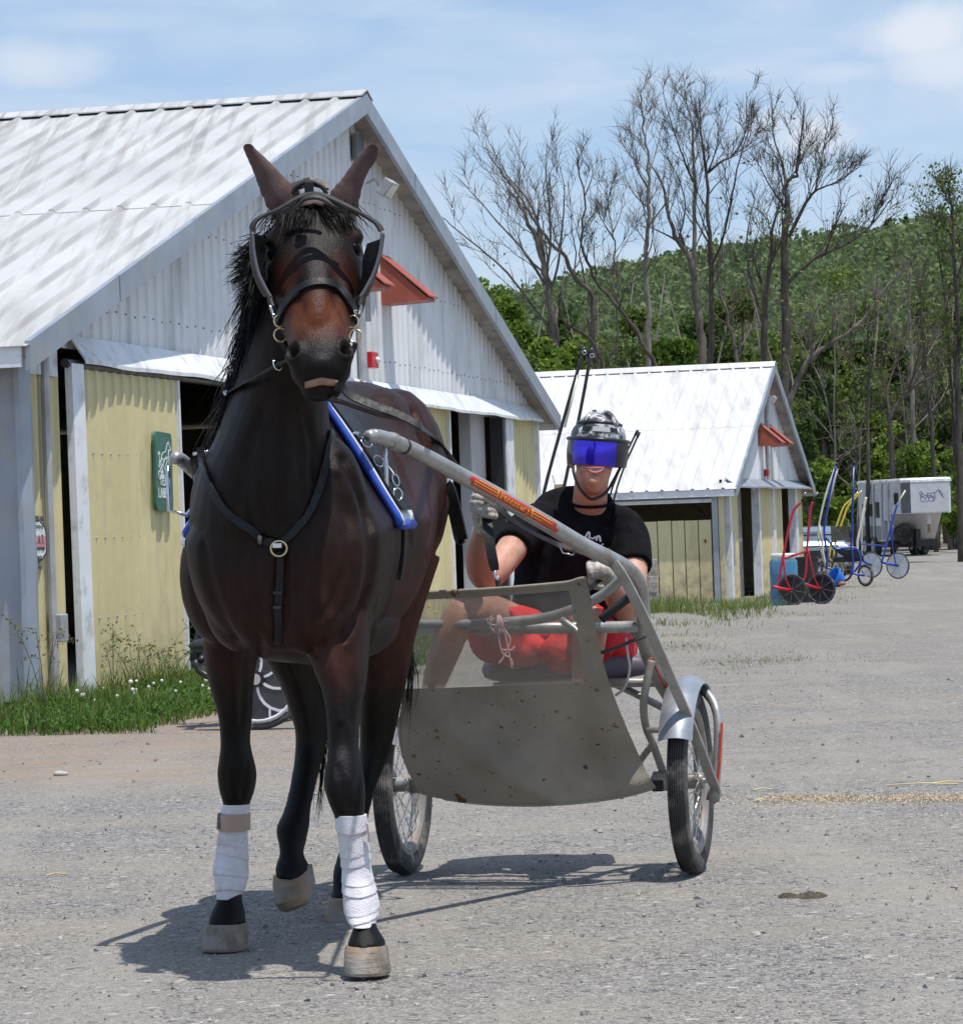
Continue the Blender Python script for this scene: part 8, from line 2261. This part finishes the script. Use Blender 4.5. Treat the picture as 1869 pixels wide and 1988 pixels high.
def build_hill():
    def ridge(x):
        # ridge height along the valley: climbs to the right
        return 34 + 0.165*x + 1.6*math.sin(x*.05) if x > -40 else 25
    ridge_ = ridge; ridge = lambda x: min(53, ridge_(x))
    def hz(x, y):
        t = smooth(150, 640, y); return gz(150) - .2 + max(5, min(80, ridge(x*640/max(y,1) if y < 640 else x)))*t
    ys = list(np.linspace(140, 700, 40)) + [800, 1000, 1400]; xs = list(np.linspace(-260, 360, 50))
    mb = MB()
    for y in ys:
        for x in xs: mb.v.append((x, y, hz(x,y)-.3))
    n = len(xs)
    for i in range(len(ys)-1):
        for j in range(n-1):
            a = i*n+j; mb.f.append((a,a+1,a+n+1,a+n))
    o = mb.build('hill', M('hill_soil', (0.055,0.07,0.028), 0.95, var=.4, vs=.08), smooth=True); tag(o, kind='structure')
    rng = np.random.default_rng(12); pts, size, tone = [], [], []
    for k in range(3300):
        y = 160 + 500*rng.random()**.8; hwid = .19*y + 28; x = rng.uniform(-.06*y-22, hwid)
        z = hz(x, y); con = (noise.noise(V((x*.012, y*.008, 2.0))) > .22 and rng.random() < .6 and y < 600)
        r = rng.uniform(2.6,4.6)*(1 if y > 260 else .8); t0 = np.clip(rng.normal(.52,.2) - (.42 if con else 0) + .35*noise.noise(V((x*.02,y*.012,7))), 0, 1)
        m = 100
        if con:
            h = rng.uniform(6,9); zz = rng.random(m)**.8; a = rng.uniform(0,6.28,m); q = (1-zz)*r*.75*np.sqrt(rng.random(m))
            p = np.stack([x+np.cos(a)*q, y+np.sin(a)*q, z+1+zz*h], axis=1)
        else:
            p = blob_points(rng, (x,y,z+r*.9+2), (r,r,r*.85), m, .55)
        pts.append(p); size.append(rng.uniform(.0007,.0014,m)*y); tone.append(np.clip(t0+rng.normal(0,.12,m),0,1))
    q = quads_mesh('hillside_wood', np.concatenate(pts), np.concatenate(size), LEAF_HILL, None, rng, np.concatenate(tone)); tag(q, kind='stuff')
build_hill()
# ---- grass
def blades(name, spots, mat, seed, lean=.35, kind='stuff', parent=None):
    """spots: (x, y, height, width, tone)"""
    rng = np.random.default_rng(seed); mb_v, mb_f, tone = [], [], []
    for (x, y, h, w, t) in spots:
        a = rng.uniform(0,2*math.pi); dx, dy = math.cos(a), math.sin(a); z = gz(y)-.005; l = rng.normal(0,lean)*h; ly = rng.normal(0,lean)*h
        o = len(mb_v)
        for f, k in ((0,1),(.45,.85),(.8,.5)):
            px, py, pz = x+l*f*f, y+ly*f*f, z+h*f
            mb_v += [(px-dx*w*k, py-dy*w*k, pz), (px+dx*w*k, py+dy*w*k, pz)]
        mb_v.append((x+l, y+ly, z+h*(1-.15*min(1,abs(l/h)))))
        mb_f += [(o,o+1,o+3,o+2),(o+2,o+3,o+5,o+4),(o+4,o+5,o+6)]; tone += [t]*3
    me = bpy.data.meshes.new(name); me.from_pydata(mb_v, [], mb_f); me.update()
    at = me.attributes.new('tone','FLOAT','FACE'); at.data.foreach_set('value', np.array(tone, np.float32))
    o = link(name, me, mat, parent)
    if kind: tag(o, kind=kind)
    return o
def build_grass():
    rng = np.random.default_rng(6); spots, clover, fl = [], [], []
    def strip(t0, t1, w0, w1, n, hmin, hmax):
        for _ in range(n):
            t = rng.uniform(t0,t1); wd = lerp(w0,w1,(t-t0)/(t1-t0)) * (1+.35*noise.noise(V((t*1.3,4,0)))); o = .02 + wd*rng.random()**1.05
            if 1.35 < t < 4.2 and o < .18: continue
            p = b1.W(t, o, 0); k = noise.noise(V((p.x*1.1,p.y*.8,1)))
            h = rng.uniform(hmin,hmax)*(1.15-.65*o/wd)*(1+.7*k); tn = np.clip(rng.normal(.35,.2)+(.5 if rng.random() < .10+.25*max(0,-k) else 0),0,1)
            spots.append((p.x,p.y,max(.03,h),rng.uniform(.0022,.0045),tn))
    strip(-2.5, 4.5, 1.6, 1.55, 11500, .05, .25); strip(4.5, 7.5, 1.55, 1.3, 4600, .05, .24); strip(7.5, 16.5, .8, .6, 3200, .08, .34)
    strip(-1.5, 7.0, .55, .55, 2200, .16, .42)
    for _ in range(15000):
        t = rng.uniform(-2.5,6.5); wd = 1.5*(1+.35*noise.noise(V((t*1.3,4,0)))); o = .15 + (wd-.15)*rng.random()
        p = b1.W(t,o,0); 
        if noise.noise(V((p.x*1.6,p.y*1.2,9))) < -.12: continue
        clover.append((p.x,p.y,gz(p.y)+rng.uniform(.02,.11)*(1.25-.5*o/wd)))
    blades('grass', spots, GRASS_M, 3)
    q = quads_mesh('clover', clover, rng.uniform(.012,.024,len(clover)), CLOVER_M, None, rng, None, .1); tag(q, kind='stuff')
    wm = M('white_clover_flower', (0.72,0.72,0.66), 0.8); ym = M('yellow_flower', (0.75,0.48,0.02), 0.7)
    mw, my = MB(), MB()
    for k in range(44):
        t = rng.uniform(-.6,4.2); o = rng.uniform(.35,1.35); p = b1.W(t,o,0); mw.ball((p.x,p.y,rng.uniform(.08,.16)), rng.uniform(.009,.017), 7, 5)
    for k in range(6):
        t = rng.uniform(2.0,5.2); o = rng.uniform(.7,1.4); p = b1.W(t,o,0); my.ball((p.x,p.y,rng.uniform(.06,.12)), V((.017,.017,.009)), 7, 5)
    for k in range(16):
        p = b1.W(rng.uniform(11.0,13.4), rng.uniform(.05,.6), 0); my.ball((p.x,p.y,rng.uniform(.15,.55)), V((.022,.022,.012)), 7, 5)
    tag(mw.build('clover_flowers', wm), kind='stuff'); tag(my.build('yellow_flowers', ym), kind='stuff')
    # tall weeds against the door
    wmat = leaf_mat('weed_stems', (0.10,0.13,0.04), (0.17,0.19,0.07), (0.26,0.23,0.12), .25)
    for k, (u, v, vt, lab) in enumerate(((222,1345,1204,'tall seeding grass weed, left of the middle of the sliding door'), (262,1340,1248,'short seeding weed at the middle of the sliding door foot'), (318,1340,1215,'tall leaning weed at the right foot of the sliding door'), (346,1335,1240,'feathery weed where the sliding door meets the dark doorway'), (85,1345,1180,'dry brown grass stalk against the grey corner flashing'))):
        t, h = b1.hit(u, v, .35); p = b1.W(t, .35, 0); top = b1.hit(u, vt, .35)[1]
        root = thing('weed', lab, 'weed', V((p.x,p.y,0)))
        mb = MB(); rn = random.Random(k); lv = []
        for j in range(4):
            ln = top*rn.uniform(.7,1.0); bx = rn.gauss(0,.05 if k != 2 else .09); pts = [V((p.x,p.y,0)), V((p.x+bx,p.y+rn.gauss(0,.04),ln*.55)), V((p.x+bx*2.6+(.10 if k == 2 else 0),p.y+rn.gauss(0,.08),ln))]
            c = catmull(pts, 5); mb.tube(c, [lerp(.0045,.0018,i/(len(c)-1)) for i in range(len(c))], 5)
            for i in range(7):
                q_ = c[int(len(c)*rn.uniform(.55,.99))]; e = q_ + V((rn.gauss(0,.06),rn.gauss(0,.05),rn.uniform(-.02,.06))); mb.tube([q_,e], [.0018,.0012], 4)
                for _ in range(4): lv.append((e.x+rn.gauss(0,.012),e.y+rn.gauss(0,.012),e.z+rn.gauss(0,.014)))
        st = mb.build('stem', BARK_GREY if k == 4 else M('green_stem', (0.14,0.17,0.06), .7), root)
        tag(quads_mesh('seed_head', lv, np.full(len(lv), .012), wmat, root, np.random.default_rng(k)), kind='stuff')
    # thin grass in the gravel and round the small barn
    spots = []
    def patch(u, v, ru, rv, n, h0, h1, dry=.2):
        for _ in range(n):
            p = G(u+rng.normal()*ru*.55, v+rng.normal()*rv*.62)
            if noise.noise(V((p.x*1.1,p.y*.45,3))) < -.15: continue
            spots.append((p.x,p.y,rng.uniform(h0,h1),rng.uniform(.003,.007),np.clip(rng.normal(.5,.18)+(.4 if rng.random()<dry else 0),0,1)))
    patch(1430,1287,230,18,900,.012,.035,.5); patch(1500,1283,140,10,420,.012,.03,.55); patch(1320,1256,80,9,300,.012,.04,.5); patch(1330,1196,130,18,1700,.03,.11,.5); patch(1290,1183,70,12,1300,.07,.26,.3)
    patch(1400,1178,100,8,1700,.04,.17,.3); patch(1480,1158,70,14,1300,.03,.13,.35); patch(1590,1160,90,10,600,.02,.07,.45); patch(1690,1135,70,7,320,.02,.07,.45); patch(1520,1192,130,10,700,.012,.04,.55); patch(1310,1235,90,12,360,.012,.04,.55)
    spots = [(x, y, h, min(w, .0012+h*.045), t) for x, y, h, w, t in spots]
    blades('sparse_grass', spots, GRASS_M, 8)
build_grass()
# ---- shavings, droppings and straw on the drive
def build_litter():
    rng = np.random.default_rng(4)
    cs, sz = [], []
    for (u, v, ru, rv, n) in ((1690,1553,195,5,3600),(1800,1551,80,6,1900),(1560,1556,90,5,900),(1600,1556,240,14,1100),(1540,1580,90,8,120),(1840,1584,60,4,90)):
        for _ in range(n):
            p = G(u+rng.uniform(-1,1)*ru, v+rng.normal()*rv*.55*(1+.5*noise.noise(V((u*.01+len(cs)*.0,2,1))))+3*math.sin((u+ru)*.01)); cs.append((p.x,p.y,.004+rng.random()*.008)); sz.append(rng.uniform(.0022,.006))
    m = leaf_mat('wood_shaving', (0.47,0.37,0.25), (0.57,0.46,0.32), (0.64,0.55,0.42), .05)
    q = quads_mesh('wood_shavings', cs, sz, m, None, rng, None, .0); tag(q, kind='stuff')
    for v in q.data.vertices: v.co.z = max(.002, min(v.co.z, .012))
    root = thing('droppings', 'flattened dark clump of droppings on the gravel at lower right', 'droppings', G(1558,1741))
    rn = random.Random(3); dung = M('dung', (0.085,0.068,0.045), .95, var=.5, vs=40, bump=.6, bs=120)
    for (u, v, rx, ry) in ((1574,1741,.050,.075),(1530,1742,.040,.050),(1553,1742,.022,.03),(1596,1741,.018,.03)):
        c = G(u, v); mb = MB(); nr, na = 7, 30; ph = rn.uniform(0,9)
        for r_ in range(nr):
            for a_ in range(na):
                a = 2*math.pi*a_/na; q = (r_/(nr-1)); k = 1 + .38*noise.noise(V((math.cos(a)*1.8, math.sin(a)*1.8, ph)))
                x, y = math.cos(a)*q*rx*k, math.sin(a)*q*ry*k
                mb.v.append((c.x+x, c.y+y, max(-.002, (.010*(1-q**3) + .010*noise.noise(V((x*70,y*70,ph)))*(1-q)**.4) if q < 1 else -.002)))
        for r_ in range(nr-1):
            for a_ in range(na):
                b_ = (a_+1) % na; mb.f.append((r_*na+a_, r_*na+b_, (r_+1)*na+b_, (r_+1)*na+a_))
        mb.build('clump', dung, root)
    st = M('straw', (0.55,0.45,0.24), .8)
    mb = MB()
    for (u, v, du) in ((1790,1526,70),(1480,1536,18),(1475,1557,12),(1840,1522,30),(110,1702,20),(640,1757,14)):
        a, b = G(u-du,v+1), G(u+du,v-1); mb.tube([a+V((0,0,.006)), (a+b)/2+V((0,0,.012)), b+V((0,0,.006))], .0035, 5)
    tag(mb.build('straw', st), kind='stuff')
    p = G(115,1506)
    root = thing('stone', 'pale flat stone on the dirt near the barn grass', 'stone', p)
    m_ = MB(); m_.ball((p.x,p.y,.010), V((.034,.04,.016)), 12, 8); m_.ball((p.x+.025,p.y,.008), V((.026,.03,.013)), 12, 8)
    link('stone_face', shell_mesh(m_, .008, 2, 'stone'), M('pale_stone', (0.40,0.365,0.335), .9), root, smooth=True)
build_litter()
